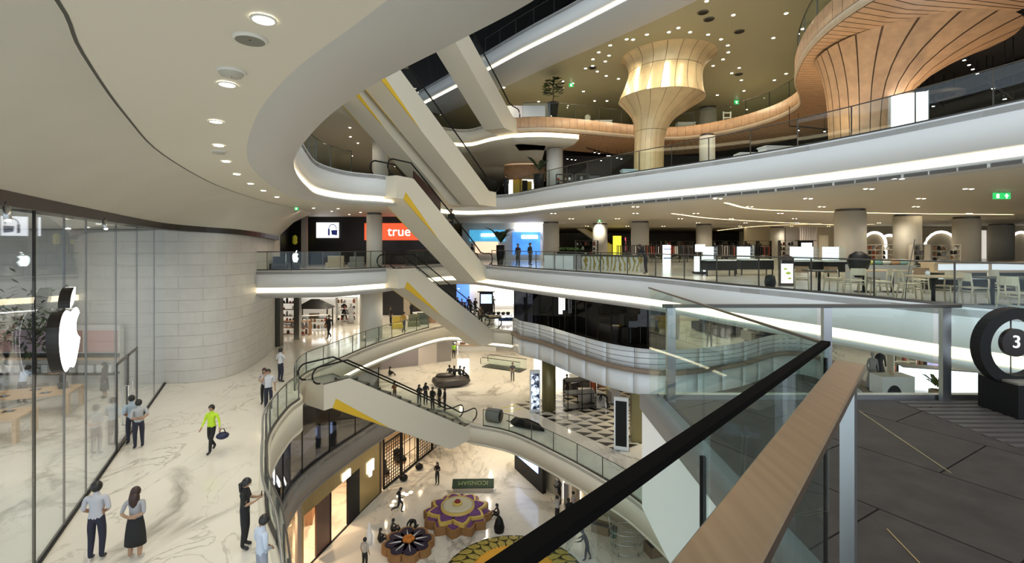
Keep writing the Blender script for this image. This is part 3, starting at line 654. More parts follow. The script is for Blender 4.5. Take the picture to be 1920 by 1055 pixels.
# gold column
gc = thing('gold_column', 'gold funnel shaped column with two flared tiers of veneer panels', 'column', (9.4,33,Z4))
dG = 33
def gz(rows, n, name, seam, mt, close=False):
    pr = [(r*dG/FPX, EYE+(HOR-y)*dG/FPX-Z4, (cx-1215)/FPX*dG) for r, y, cx in rows]
    pr = smooth(pr, 3) if False else pr
    fine = []
    p3 = [Vector(p) for p in pr]; ext = [2*p3[0]-p3[1]]+p3+[2*p3[-1]-p3[-2]]
    for i in range(1, len(ext)-2):
        for k in range(4):
            t = k/4; a,b,c,d = ext[i-1:i+3]; fine.append(.5*(2*b+(c-a)*t+(2*a-5*b+4*c-d)*t*t+(3*b-a-3*c+d)*t**3))
    fine.append(p3[-1])
    K = len(fine)
    cuts = [0]+[min(range(K), key=lambda j: abs(fine[j][1]-(EYE+(HOR-y)*dG/FPX-Z4))) for y in seam]+[K-1]
    for c0_, c1_ in zip(cuts, cuts[1:]):
        for i in range(n):
            a0, a1 = 2*math.pi*i/n+.006, 2*math.pi*(i+1)/n-.006; m = MB(); q = []
            for j in range(c0_, c1_+1):
                r, z, cx = fine[j]
                if j == c0_ and c0_: z += .03
                for k in range(4): a = a0+(a1-a0)*k/3; q.append((cx+r*math.cos(a), r*math.sin(a), z))
            N = c1_-c0_
            m.add(q, [(j*4+k, j*4+k+1, j*4+5+k, j*4+4+k) for j in range(N) for k in range(3)], 0, True); obj(name, m, mt, gc)
    m = MB(); q = []
    for r, z, cx in fine:
        for k in range(32): a = 2*math.pi*k/32; q.append((cx+(r-.03)*math.cos(a), (r-.03)*math.sin(a), z))
    m.add(q, [(j*32+k, j*32+(k+1)%32, (j+1)*32+(k+1)%32, (j+1)*32+k) for j in range(K-1) for k in range(32)], 0, True); obj('core', m, MATS['wood_joint'], gc)
gz([(27,356,1215),(27,300,1215),(27,270,1216),(29,248,1218),(38,224,1224),(57,205,1232),(78,188,1238)], 18, 'lower_panel', [248], GOLDW)
gz([(78,187.5,1238),(72,170,1240),(68,152,1243),(67,137,1246),(72,122,1249),(84,110,1251),(104,101,1253)], 20, 'upper_panel', [137], GOLDW)
# round columns
COLM = mat('column_paint', (.68,.655,.59), .5)
def column(px, w, d, z0, z1, m=COLM, label=None, collar=True):
    x = (px-960)/FPX*d; r = w/2*d/FPX*math.cos(math.atan(abs(px-960)/FPX)); c = MB(); c.lathe([(r,0),(r,z1-z0-.14)], 36); 
    o = obj('column', c, m); o.location = (x, d, z0); o['kind'] = 'structure'
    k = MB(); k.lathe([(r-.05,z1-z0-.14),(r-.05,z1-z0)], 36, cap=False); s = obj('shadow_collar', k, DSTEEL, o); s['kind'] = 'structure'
    return o
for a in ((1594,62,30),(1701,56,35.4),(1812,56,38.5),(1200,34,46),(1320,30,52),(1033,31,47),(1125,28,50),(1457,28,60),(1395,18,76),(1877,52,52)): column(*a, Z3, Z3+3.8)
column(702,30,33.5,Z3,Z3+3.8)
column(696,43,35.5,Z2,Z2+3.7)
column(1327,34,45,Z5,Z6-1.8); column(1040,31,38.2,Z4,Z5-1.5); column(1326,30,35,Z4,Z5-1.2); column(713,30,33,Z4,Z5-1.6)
# lit white pillar behind the upper glass
t = thing('lit_pillar', 'glowing white box pillar behind the glass beside the tree column', 'lamp', (15.4,18.7,Z4), -.5)
m = MB(); m.box(-.55,.55,-.3,.3,.06,2.0); obj('lit_panel', m, mat('lit_panel', (1,.98,.93), emit=2.2), t)
m = MB(); m.box(-.57,.57,-.32,.32,0,.06); m.box(-.58,-.55,-.32,.32,0,2.03); m.box(.55,.58,-.32,.32,0,2.03); obj('frame', m, WHITE, t)
# dark shop ceiling fittings
t = thing('ring_light', 'dark ring shaped ceiling fitting under the black ceiling', 'light', (21.2,24,25.15))
m = MB(); m.lathe([(1.1,0),(1.1,.14),(.8,.14),(.8,0),(1.1,0)], 28, cap=False); obj('ring', m, mat('dark_wood_ring', (.09,.06,.04), .5), t); m = MB(); m.tube([(.9,0,.14),(.9,0,1.2)], .02, 5); m.tube([(-.9,0,.14),(-.9,0,1.2)], .02, 5); obj('rod', m, BLACK, t)
for i in range(9):
    m = MB(); m.box(23.5+i*3,23.9+i*3,20,60,25.9,26.35); o = struct('trim_%d' % (60+i), m, mat('duct', (.05,.038,.03), .6))
spots = [(1803,107,21),(1808,115,21.3),(1817,124,21.8),(1824,132,22.2),(1832,140,22.6),(1696,166,24),(1738,192,24),(1750,201,24.5),(1862,168,22),(1884,188,20),(1497,246,30),(1546,248,30),(1115,287,40),(1123,289,40),(1139,293,40.5),(1143,293,40.5),(1157,297,41),(1165,299,41),(1127,302,42),(1064,299,42),(1072,300,42),(1079,301,42)]
me = MB(); me.tube([(0,0,.05),(0,0,.22)], .07, 8); me.tube([(0,0,.05),(0,0,.045)], .06, 8, 1); me = me.mesh('track_spot', [BLACK, LAMP])
for i, (px, py, d) in enumerate(spots):
    o = link('track_spot', me, None, D(px, py, d)); tag(o, 'track spotlight glowing under the black ceiling', 'light', 'track spotlights under the black ceiling')
    m = MB(); m.tube([(0,0,.2),(0,0,Z5-.55-o.location.z)], .012, 4); r = obj('rod', m, BLACK, o)
    if i in (2, 7, 9, 11, 14, 19): lamp('SPOT', (o.location.x, o.location.y, o.location.z-.05), 130, (1,.93,.8), .06)
for k, pts in enumerate(([(1790,92,20.6),(1850,160,23)],[(1100,283,39.6),(1175,301,41.4)],[(1060,297,42),(1090,302,42)],[(1690,160,24),(1770,210,24.6)],[(1850,160,22),(1900,196,20)],[(1480,243,30),(1560,250,30)])):
    m = MB(); z = max(D(*p)[2] for p in pts)+.22; m.tube([(*D(*p)[:2], D(*p)[2]+.24) for p in pts], .04, 4)
    for p in pts: q = D(*p); m.tube([(q[0],q[1],q[2]+.24),(q[0],q[1],Z5-.56)], .02, 4)
    o = obj('light_track', m, BLACK); tag(o, ['black light track right of the tree column','black light track between the plant and the gold column','black light track above the tall leaf plant','black light track behind the lit white pillar','black light track past the ring shaped fitting','black light track just before the tree column'][k].replace('right of','beyond'), 'light track')
w = MB(); w.box(4,60,44,44.2,Z4,Z5-1.1); struct('wall_dark', w, mat('dark_wall', (.03,.022,.018), .6))

# added uplights, hidden behind the fascia, put in to brighten the wooden tree column
for i, (x, y) in enumerate(((13.0,19.4),(13.4,21.8),(16.4,19.0),(16.6,21.8),(18.5,20.5))):
    t = thing('floor_uplight', 'small dark uplight on the floor at the foot of the tree column', 'light', (x,y,Z4), 0, 'added uplights round the tree column'); m = MB(); m.lathe([(.1,0),(.11,.12),(.09,.12),(.085,.1)], 12); obj('housing', m, BLACK, t); m = MB(); m.lathe([(.085,.1),(.01,.1)], 12, cap=False); obj('lens', m, LAMP, t)
    lamp('SPOT', (x,y,Z4+.2), 120, (1,.80,.55), .08, rot=(math.pi,0,0), spot=2.3)
# ================================================================ lettering
def text_mesh(s, size, depth=.01, m=None, name='lettering'):
    c = bpy.data.curves.new('t', 'FONT'); c.body = s; c.size = size; c.extrude = depth/2; c.align_x = 'CENTER'; c.align_y = 'CENTER'; c.resolution_u = 3
    o = bpy.data.objects.new('t', c); COL.objects.link(o); dg = bpy.context.evaluated_depsgraph_get()
    me = bpy.data.meshes.new_from_object(o.evaluated_get(dg)); bpy.data.objects.remove(o); bpy.data.curves.remove(c)
    me.name = name; me.materials.clear(); me.materials.append(m); return me
def letters(s, size, loc, m, parent, yaw=0, depth=.01, tilt=math.pi/2, roll=0, name='lettering'):
    o = link(name, text_mesh(s, size, depth, m), parent, loc); o.rotation_euler = (tilt, roll, yaw); return o
# ================================================================ railings of the deck
ZR = 17.335
gt = thing('glass_guard', 'frameless green tinted glass guard with a black edge, closest to the viewer', 'railing', (1.45,2.22,Z3-.3))
def gpane(a, b, z0, z1, nm='glass_panel', th=.016, par=gt, m=None, base=(1.45,2.22,Z3-.3)):
    dx, dy = b[0]-a[0], b[1]-a[1]; L = math.hypot(dx, dy); n = (-dy/L*th, dx/L*th); mb = MB()
    g = .006/L; A = (a[0]+dx*g, a[1]+dy*g); B = (b[0]-dx*g, b[1]-dy*g)
    mb.prism([A, B, (B[0]+n[0], B[1]+n[1]), (A[0]+n[0], A[1]+n[1])], z0, z1)
    mb.xf(Matrix.Translation((-base[0],-base[1],-base[2]))); return obj(nm, mb, m or GLASSG, par)
gd = (-.688,-.726); gat = lambda t: (1.45+gd[0]*t, 2.22+gd[1]*t)
gpane((1.45,5.08), (1.45,3.65), Z3-.3, ZR); gpane((1.45,3.65), (1.45,2.22), Z3-.3, ZR)
for a, b in ((0,1.42),(1.42,2.84),(2.84,4.2)): gpane(gat(a), gat(b), Z3-.3, ZR)
def bar(a, b, w, h, m, nm, par, base):
    dx, dy = b[0]-a[0], b[1]-a[1]; L = math.hypot(dx, dy); mb = MB(); mb.cbox(((a[0]+b[0])/2-base[0], (a[1]+b[1])/2-base[1], (a[2]+b[2])/2-base[2]), L, w, h, 0, math.atan2(dy, dx)); return obj(nm, mb, m, par)
B0 = (1.45,2.22,Z3-.3)
CAP = mat('black_rubber_edge', (.004,.0035,.003), .8, spec=.04)
bar((*gat(-.01),ZR+.008), (*gat(4.2),ZR+.008), .036, .02, CAP, 'edge_cap', gt, B0)
bar((1.45,2.21,ZR+.006), (1.45,5.08,ZR+.006), .018, .012, DSTEEL, 'edge_cap', gt, B0)
for p in ((1.45,2.22),gat(1.42),gat(2.84)):
    mb = MB(); mb.cbox((p[0]-B0[0], p[1]-B0[1], .55), .012, .012, 1.65); obj('joint_seal', mb, CAP, gt)
# bronze handrail
ht = thing('handrail', 'broad brushed bronze handrail on steel posts inside the glass guard', 'handrail', (1.39,1.98,Z3))
hd = Vector((1.07,1.23)).normalized(); hn = Vector((-hd.y, hd.x)); HB = (1.39,1.98,Z3)
hp = lambda t: (1.43-hd.x*t, 2.03-hd.y*t)
mb = MB(); a, b = hp(0), hp(3.6); w = .055
q = []
for p in (a, b):
    for o, z in ((-w,0),(-w,.022),(-w+.005,.027),(w-.005,.027),(w,.022),(w,0)): q.append((p[0]+hn.x*o-HB[0], p[1]+hn.y*o-HB[1], 17.275-Z3+z))
mb.add(q, [(i,i+1,7+i,6+i) for i in range(5)]+[(5,0,6,11),(0,1,2,3,4,5),(11,10,9,8,7,6)])
brz = mat('bronze_rail', (.42,.325,.24), .3, 1); t = brz.node_tree
nn_ = t.nodes.new('ShaderNodeTexNoise'); mp_ = t.nodes.new('ShaderNodeMapping'); tc_ = t.nodes.new('ShaderNodeTexCoord')
mp_.inputs['Rotation'].default_value = (0,0,-math.atan2(hd.y,hd.x)); mp_.inputs['Scale'].default_value = (26,1.5,1)
mp_.vector_type = 'POINT'; nn_.inputs['Scale'].default_value = 2; nn_.inputs['Detail'].default_value = 0
t.links.new(tc_.outputs['Object'], mp_.inputs[0]); t.links.new(mp_.outputs[0], nn_.inputs['Vector'])
cr_ = t.nodes.new('ShaderNodeValToRGB'); e = cr_.color_ramp.elements; e[0].position = .3; e[0].color = (.385,.295,.22,1); e[1].position = .72; e[1].color = (.435,.34,.25,1)  # streaks in the base colour stand in for bright reflections across the rail
t.links.new(nn_.outputs['Fac'], cr_.inputs[0]); t.links.new(cr_.outputs[0], t.nodes['Principled BSDF'].inputs['Base Color'])
rr_ = t.nodes.new('ShaderNodeMapRange'); rr_.inputs['To Min'].default_value = .31; rr_.inputs['To Max'].default_value = .36
t.links.new(nn_.outputs['Fac'], rr_.inputs[0]); t.links.new(rr_.outputs[0], t.nodes['Principled BSDF'].inputs['Roughness'])
bp_ = t.nodes.new('ShaderNodeBump'); bp_.inputs['Strength'].default_value = .03; bp_.inputs['Distance'].default_value = 0.0
pass
obj('rail_top', mb, brz, ht)
for tt in (.055, 1.5):
    c = hp(tt); mb = MB(); mb.cbox((c[0]-HB[0], c[1]-HB[1], .54), .10, .05, 1.07, 0, math.atan2(hd.y, hd.x)); obj('post', mb, STEEL, ht)
# far railing of the deck
ft = thing('deck_railing', 'slim dark topped steel railing along the far edge of the dark deck', 'railing', (1.62,4.9,Z3))
mb = MB(); mb.box(-.08,2.95,-.025,.025,.955,.99); obj('rail_top', mb, DSTEEL, ft)
for x in (0, 1.59, 2.8):
    mb = MB(); mb.cbox((x,0,.48), .085, .05, .96); obj('post', mb, STEEL, ft)
for a, b in ((-.1,1.55),(1.6,2.76),(2.82,4.4)):
    mb = MB(); mb.box(a,b,.09,.104,-.1,.97); obj('glass_panel', mb, GLASSG, ft)
mb = MB(); mb.box(-.1,4.4,.05,.12,-.02,.05); obj('base_channel', mb, STEEL, ft)
# round level sign
rs = thing('level_sign', 'black ring sign with a white 3 on a black disc, on a low black plinth', 'sign', (4.79,4.58,Z3))
mb = MB(); mb.box(-.17,.9,-.2,.18,0,.31); obj('plinth', mb, BLACK, rs); mb = MB(); mb.box(-.17,.9,-.2,.18,.312,.33); obj('plinth_top', mb, mat('plinth_top', (.20,.17,.14), .4), rs)
mb = MB(); zc = .625; q = []
for i in range(48):
    a = 2*math.pi*i/48
    for r, y in ((.375,-.05),(.375,.05),(.27,.05),(.27,-.05)): q.append((r*math.cos(a), y, zc+r*math.sin(a)))
mb.add(q, [(4*i+j, 4*((i+1)%48)+j, 4*((i+1)%48)+(j+1)%4, 4*i+(j+1)%4) for i in range(48) for j in range(4)], 0, False); obj('ring', mb, BLACK, rs)
mb = MB(); q = []
for y in (-.02,.02): q += [(.133*math.cos(2*math.pi*i/32), y, zc+.04+.133*math.sin(2*math.pi*i/32)) for i in range(32)]
mb.add(q, [tuple(range(32)), tuple(range(32,64))]+[(i,(i+1)%32,32+(i+1)%32,32+i) for i in range(32)]); dsc = obj('disc', mb, mat('disc_black', (.02,.014,.013), .3), rs)
letters('3', .17, (0,-.024,zc+.045), mat('digit_white', (.9,.9,.88), .5, emit=.5), dsc, name='digit')
mb = MB(); mb.tube([(0,.03,.33),(0,.03,.36),(0,.03,1.0)], .006, 6); obj('rod', mb, DSTEEL, rs)

# ================================================================ second-floor balcony with the white wave screen and black shop front
kk = kL+15; EB = E2[kk:]
nb = next(i for i, p in enumerate(EB) if p[0] > 18.5 and p[1] < 30)
bt = MB(); bt.sweep(EB, [(-.3,Z2),(-.3,Z2+.03),(.12,Z2+.03),(.12,Z2-.22),(-.05,Z2-.26)], 1); bt = struct('trim_80', bt, mat('brown_ledge', (.27,.20,.15), .45))
WHG = mat('white_glass', (.80,.83,.86), .12); 
panels('fascia_panel', EB, [(-.05,Z2-.27),(-.05,Z2-1.45)], 1.9, WHG, bt, 1, .02, .02, sub=5)
m = MB(); m.sweep(EB, [(-.05,Z2-1.46),(-.9,Z2-1.6)], 1); struct('soffit', m, SOFF, bt)
wr = thing('screen_railing', 'white curved balcony railing printed with dark wavy lines', 'railing', (EB[0][0],EB[0][1],Z2+.03))
lp = [(x-EB[0][0], y-EB[0][1]) for x, y in EB[:nb+3]]
lp = offset(lp, -.05, 1)
WSC = mat('wave_screen', (.78,.82,.86), .15, emit=0)
panels('screen_panel', lp, [(0,0),(0,1.12)], 1.9, WSC, wr, 1, .025, .02, sub=5)
fine = resample(lp, .25)
for k, z0 in enumerate((.28,.56,.84)):
    m = MB(); nn = normals(fine, 1); q = []
    for i, (p, n) in enumerate(zip(fine, nn)):
        z = z0+.07*math.sin(i*.25/1.55+k*.7)*math.sin(i*.06+1)
        q += [(p[0]+n[0]*.006, p[1]+n[1]*.006, z), (p[0]+n[0]*.006, p[1]+n[1]*.006, z+.028)]
    m.add(q, [(2*i,2*i+2,2*i+3,2*i+1) for i in range(len(fine)-1)], 0, True); obj('wave_line', m, mat('wave_print', (.08,.085,.10), .4), wr)
FB = [(.2,39.3),(1.6,38.2),(3.9,36.2),(5.9,32.8),(7.4,31),(9.2,30.4),(10.0,31.0),(10.6,33)]
FBs = smooth(FB, 5)
bf = thing('black_shop_front', 'curved black glass shop front behind the wavy white railing', 'shop front', (FB[0][0],FB[0][1],Z2))
lp = [(x-FB[0][0], y-FB[0][1]) for x, y in FBs]
BGL = mat('black_glass', (.006,.006,.007), .06)
panels('dark_pane', lp, [(0,.02),(0,3.6)], 1.25, GLASSD, bf, 1, .05, .03, sm=False)
for (x, y), n in zip(resample(lp, 1.25), normals(resample(lp, 1.25), 1)):
    m = MB(); m.cbox((x,y,1.8), .05, .09, 3.6, 0, math.atan2(n[1],n[0])); obj('mullion', m, BLACK, bf)
# dark room behind it
m = MB(); m.sweep(offset(FBs, -2.6, 1), [(0,Z2+.01),(0,Z2+3.65)], 1); struct('wall_black', m, mat('black_wall', (.012,.010,.011), .5))
m = MB(); m.sweep(FBs, [(-.1,Z2+.012),(-2.6,Z2+.012)], 1); struct('floor', m, BLACK)
for px, py0, py1, w, d, lab, nm in ((1154,590,628,12,31.9,'pale panel standing behind the black glass','upright_board'),(1180,598,634,8,31,'pinkish narrow panel behind the end of the black glass','upright_board'),(985,556,592,6,39.4,'pale upright panel behind the first panes of the black shop front','upright_board'),(1005,556,592,5,38.9,'second pale upright panel behind the black shop front','upright_board')):
    x, y, z = D(px, py0, d); t = MB(); h = 2.1 if d < 35 else 2.6; t.box(-w/2*d/FPX, w/2*d/FPX, -.04, .04, 0, h); t.box(-w/2*d/FPX-.05, w/2*d/FPX+.05, -.1, .1, 0, .05)
    o = obj(nm, t, mat('pale_panel', (.75,.7,.66), .5, emit=.25)); o.location = (x, y+.4, Z2+.013); tag(o, lab, 'panel')
t = thing('hanging_banner', 'lit white banner with dark columns of script above the wavy railing', 'banner', (D(1053,575,36.0)[0], 35.85, 14.4-1.5))
m = MB(); m.box(-.24,.24,-.01,.01,0,1.3); m.box(-.24,.05,-.01,.01,-.3,0); obj('cloth', m, mat('banner_lit', (.9,.9,.92), .5, emit=1.0), t)
m = MB()
for x in (-.12,.06): 
    for k in range(7): m.box(x,x+.05,-.014,-.011,.1+k*.15,.19+k*.15)
obj('script_mark', m, BLACK, t); m = MB(); m.tube([(0,0,1.3),(0,0,1.6)], .01, 4); obj('cord', m, BLACK, t)
# ================================================================ small builders
def gpt(px, py, z): x, y = P(px, py, z); return (x, y, z)
def simple(name, label, cat, mb, mats, loc, rz=0, group=None):
    o = obj(name, mb, mats); o.location = loc; o.rotation_euler = (0,0,rz); return tag(o, label, cat, group)
def M(name, col, rough=.5, **k): return mat(name, col, rough, **k)
def wallrun(nm, path, z0, z1, m, side=1, **k):
    b = MB(); b.sweep(path, [(0,z0),(0,z1)], side); return struct(nm, b, m)
WARMW = M('warm_wall', (.62,.52,.38)); DARKW = M('black_wall2', (.014,.012,.012), .35); BRIGHT = M('bright_wall', (.85,.85,.86))
GREYP = M('grey_panel', (.30,.28,.27)); 
# ================================================================ short balcony: dark shop with red sign
w = MB(); w.box(-18.2,-5.6,38.2,38.4,Z3,20.0); struct('wall_dark', w, DARKW)
w = MB(); w.prism([(-16.2,33.15),(-16.05,33.15),(-17.75,38.2),(-17.9,38.2)], Z3, 20.0); struct('wall_side', w, DARKW)
w = MB(); w.prism([(-14.45,32.9),(-14.1,32.9),(-14.1,33.2),(-14.45,33.2)], Z3, 20.0); struct('column', w, M('grey_pier', (.16,.14,.125), .4))
w = MB(); w.prism([(-18,27.9),(-16.0,27.9),(-16.0,33.1),(-18,33.1)], Z3+.01, 20.0); struct('wall_end', w, CREAMW)
t = thing('shop_sign', 'red illuminated sign with white rounded lettering, half hidden by the escalator', 'sign', (-8.95,38.1,18.8))
m = MB(); m.box(-2.75,3.2,-.03,.08,-.66,.68); obj('sign_box', m, M('sign_red', (.85,.10,.035), emit=.75), t)
letters('true', 1.08, (.0,-.05,-.0), M('sign_white', (1,1,1), emit=1.3), t)
t = thing('video_screen', 'bright white screen showing a pair of blue headphones', 'screen', (-14.65,38.1,18.93))
m = MB(); m.box(-.87,.87,-.03,.08,-.6,.6); obj('screen_panel', m, M('screen_white', (.93,.95,1), emit=1.5), t)
m = MB(); pts = [(.42+.33*math.cos(a), .08+.42*math.sin(a)) for a in [math.pi*i/14 for i in range(15)]]
q = []
for x, z in pts: q += [(x,-.034,z),(.42+(x-.42)*.8,-.034,.08+(z-.08)*.84)]
m.add(q, [(2*i,2*i+2,2*i+3,2*i+1) for i in range(14)]); m.add([(.05,-.034,.1),(.2,-.034,.1),(.2,-.034,-.45),(.05,-.034,-.4)], [(0,1,2,3)]); m.add([(.3,-.035,.0),(.8,-.035,.02),(.78,-.035,-.42),(.35,-.035,-.36)], [(0,1,2,3)])
obj('headphone_image', m, M('image_navy', (.02,.03,.16), emit=.4), t)
for i, (px, lab) in enumerate(((553,'yellow lit figure in the dark bay nearest the pier'),(573,'brighter yellow lit display shape beside the grey pier'))):
    x, y, z = D(px, 440, 37.6); m = MB(); m.lathe([(.1,-.4),(.2,-.25),(.16,.0),(.2,.12),(.1,.3),(.02,.33)], 8); m.lathe([(.05,-2),(.05,-.4)], 6, m=1)
    simple('display_figure', lab.replace('nearest','next to'), 'display', m, [M('yellow_lit', (.45,.40,.03), emit=.12), BLACK], (x,y,Z3+2.0))
def seatblob(nm, lab, px, py, w, h, m_, z=Z3, dd=0, cat='bench'):
    x, y = P(px, py, z); y += dd; b = MB(); b.cbox((0,0,h*.22), w, .7, h*.4); t_ = thing(nm, lab, cat, (x,y,z), .2)
    obj('seat', b, m_, t_); b = MB(); b.cbox((0,.3,h*.7), w*.9, .16, h*.6); obj('backrest', b, m_, t_); b = MB(); b.cbox((0,0,.03), w*.8, .5, .06); obj('base', b, BLACK, t_)
seatblob('lounge_seat','dark lounge seat behind the short balcony glass by the stone wall',533,503,1.1,.8,BLACK,dd=-.6)
seatblob('lounge_seat','pale cushioned seat behind the balcony glass under the white screen',612,503,1.2,.8,M('beige_fabric', (.42,.37,.28), .8),dd=1.6)
seatblob('lounge_seat','grey seat behind the balcony glass before the round column',652,503,1.1,.75,M('grey_fabric', (.22,.22,.21), .8),dd=1.8)
logo('small glowing fruit logo standing behind the short balcony glass', (*D(554,490,29.6)[:2], 16.95), (.9,-.44), .30, .12, (-.44*-1,-.9), LOGOW, LOGOB)
m = MB(); m.box(-.2,.2,-.2,.2,0,.5); simple('plinth', 'low dark plinth under the small glowing fruit logo', 'plinth', m, BLACK, (*D(554,490,29.6)[:2], Z3))

# ================================================================ shops on the marble shop floor (behind the walkway)
w = MB(); w.box(-22,-13,48.52,48.7,Z2,Z3-1.7); struct('wall_shop', w, BRIGHT)
w = MB(); w.box(-22.2,-22,34,48.7,Z2,Z3-1.7); struct('wall_shop', w, BRIGHT)
m = MB(); m.box(-21,-14,48.3,48.5,Z2+1.8,Z2+3.4); simple('lightbox', 'large glowing white panel at the back of the shop with the black canopy', 'light', m, M('glow_panel', (1,.98,.95), emit=2.2), (0,0,0))
w = MB(); w.prism([(-16.9,32.6),(-15.9,32.9),(-16.0,33.6),(-17.1,33.4)], Z2, Z3-1.7); struct('column', w, M('dark_olive_pier', (.045,.04,.022), .3))
w = MB(); w.prism([(-16.1,35.4),(-15.7,35.4),(-15.7,35.8),(-16.1,35.8)], Z2, Z3-1.7); struct('column', w, STEEL)
# canopy stall
t = thing('canopy_stall', 'black roofed display stall in the white shop', 'stall', (*P(590,612,Z2), Z2))
for x in (-1.3,1.3):
    for y in (-.6,.6): m = MB(); m.box(x-.04,x+.04,y-.04,y+.04,0,1.7); obj('post', m, BLACK, t)
m = MB(); m.add([(-1.5,-.8,1.6),(1.5,-.8,1.6),(1.5,.8,1.6),(-1.5,.8,1.6),(-.3,0,2.35),(.4,0,2.35)], [(0,1,5,4),(1,2,5),(2,3,4,5),(3,0,4),(0,1,2,3)]); obj('roof', m, BLACK, t)
m = MB(); m.box(-1.25,1.25,-.55,.55,.75,.82); obj('counter', m, M('dark_grey', (.1,.1,.1)), t); m = MB(); m.box(-.4,.3,-.2,.2,.83,1.15); obj('goods_box', m, M('tan_box', (.45,.28,.16)), t)
TAN = M('tan_leather', (.36,.2,.11), .6)
def shelf(nm, lab, px, py, w_, h_, z, m1, n=3, goods=(), dd=0, rz=0, cat='shelf', dp=.45):
    x, y = P(px, py, z); t = thing(nm, lab, cat, (x,y+dd,z), rz)
    for s in (-1,1): b = MB(); b.box(s*w_/2-.03,s*w_/2+.03,-dp/2,dp/2,0,h_); obj('side_panel', b, m1, t)
    for k in range(n+1):
        zz = .08+(h_-.12)*k/n; b = MB(); b.box(-w_/2,w_/2,-dp/2,dp/2,zz,zz+.035); s_ = obj('shelf_board', b, m1, t)
        if goods and k < n:
            q = int(w_/.28)
            for i in range(q):
                if random.random() < .2: continue
                hh = min((h_-.12)/n*.75, random.uniform(.15,.45)); g = MB(); xx = -w_/2+.16+i*.28; g.lathe([(.1,0),(.11,hh*.5),(.07,hh)], 6, (xx,0,zz+.035)); obj('goods', g, random.choice(goods), s_)
    return t
GOODS = [M('g_white', (.8,.8,.78)), M('g_black', (.03,.03,.03)), TAN, M('g_grey', (.4,.4,.42)), M('g_red', (.4,.08,.05))]
shelf('display_shelf','low tan shelf of bags nearest the steel post in the white shop'.replace('nearest','beside'),552,628,2.4,1.1,Z2,TAN,2,GOODS)
shelf('display_shelf','low white shelf of goods behind the tan one in the white shop',590,618,2.0,1.2,Z2,WHITE,2,GOODS,rz=.3)
shelf('display_shelf','tall white shelf by the glowing panel of the white shop',650,602,1.8,2.2,Z2,WHITE,4,GOODS)
shelf('display_shelf','dark tall shelf just behind the olive pier',540,606,1.6,2.4,Z2,M('shelf_dark',(.06,.06,.06)),4,GOODS)
def mannequin(lab, px, py, z, m_, h=1.75):
    x, y = P(px, py, z); t = thing('mannequin', lab, 'mannequin', (x,y,z)); b = MB()
    b.lathe([(.06,.9),(.17,.95),(.14,1.1),(.2,1.35),(.18,1.45),(.05,1.5),(.05,1.55),(.09,1.62),(.09,1.7),(.03,1.76)], 10, sy=.65); b.tube([(.2,0,1.4),(.26,0,1.1),(.24,-.06,.85)], [.05,.045,.035], 6); b.tube([(-.2,0,1.4),(-.26,0,1.1),(-.24,-.06,.85)], [.05,.045,.035], 6); obj('torso', b, m_, t)
    b = MB(); b.lathe([(.32,.05),(.26,.5),(.16,.95)], 10, sy=.7); obj('dress', b, m_, t); b = MB(); b.lathe([(.25,0),(.25,.04)], 12); obj('stand', b, STEEL, t)
mannequin('black clad mannequin in the white shop before the yellowish wall',645,600,Z2,BLACK)
mannequin('pale grey mannequin in the white shop close to the round column',658,606,Z2,M('pale_grey',(.5,.5,.52)))
w = MB(); w.box(-13,-5.5,47.5,47.7,Z2,Z3-1.7); struct('wall_dark', w, DARKW)
m = MB(); m.box(-.35,.35,-.05,.05,0,3.2); simple('shop_door', 'pale door panel set in the dark shop wall beyond the round column', 'door', m, M('pale_panel2', (.45,.38,.3)), (*P(762,592,Z2)[:1], 47.4, Z2))
def pot(lab, px, py, z, m_, r=.4, h=.7, plant=None, dd=0):
    x, y = P(px, py, z); t = thing('planter', lab, 'planter', (x,y+dd,z)); b = MB(); b.lathe([(r*.7,0),(r,h*.6),(r,h),(r*.85,h),(r*.85,h-.08)], 14); obj('pot', b, m_, t)
    if plant:
        n, L, mm = plant
        for i in range(n):
            a = 2*math.pi*i/n*2.4; l = L*(.6+.4*((i*7)%5)/4); tip = (l*.7*math.cos(a), l*.7*math.sin(a), h+l*.75); mid = (l*.35*math.cos(a), l*.35*math.sin(a), h+l*.6); lf = leaf(mid, tip, a, .12*L); obj('leaf', lf, mm, t)
    return t
def leaf(mid, tip, a, w):
    b = MB(); px_, py_ = -math.sin(a)*w, math.cos(a)*w; r = (0.02*math.cos(a), .02*math.sin(a), mid[2]*.75)
    b.add([r, (mid[0]+px_, mid[1]+py_, mid[2]), (mid[0]-px_, mid[1]-py_, mid[2]), (mid[0], mid[1], mid[2]-.03), tip, ((mid[0]+tip[0])/2+px_*.8, (mid[1]+tip[1])/2+py_*.8, (mid[2]+tip[2])/2+.05), ((mid[0]+tip[0])/2-px_*.8, (mid[1]+tip[1])/2-py_*.8, (mid[2]+tip[2])/2+.05), ((mid[0]+tip[0])/2, (mid[1]+tip[1])/2, (mid[2]+tip[2])/2)],
          [(0,1,3),(0,3,2),(1,5,7,3),(2,3,7,6),(5,4,7),(6,7,4)]); return b
LEAFD = M('leaf_dark', (.02,.035,.012), .4); LEAFG = M('leaf_green', (.06,.11,.025), .45)
seatblob('armchair','yellow armchair on the far walkway beyond the glass railing',746,615,1.0,.95,M('yellow_fabric',(.55,.42,.08),.8),Z2)
for i, (px, py, c, lb) in enumerate(((776,611,(.16,.17,.11),'grey green tub chair by the far glass railing'),(792,607,(.12,.14,.12),'dark tub chair by the far glass railing'),(806,604,(.4,.25,.16),'orange brown chair at the end of the far glass railing'))):
    seatblob('armchair', lb, px, py, 1.0, .95, M('tub%d'%i, c, .8), Z2)
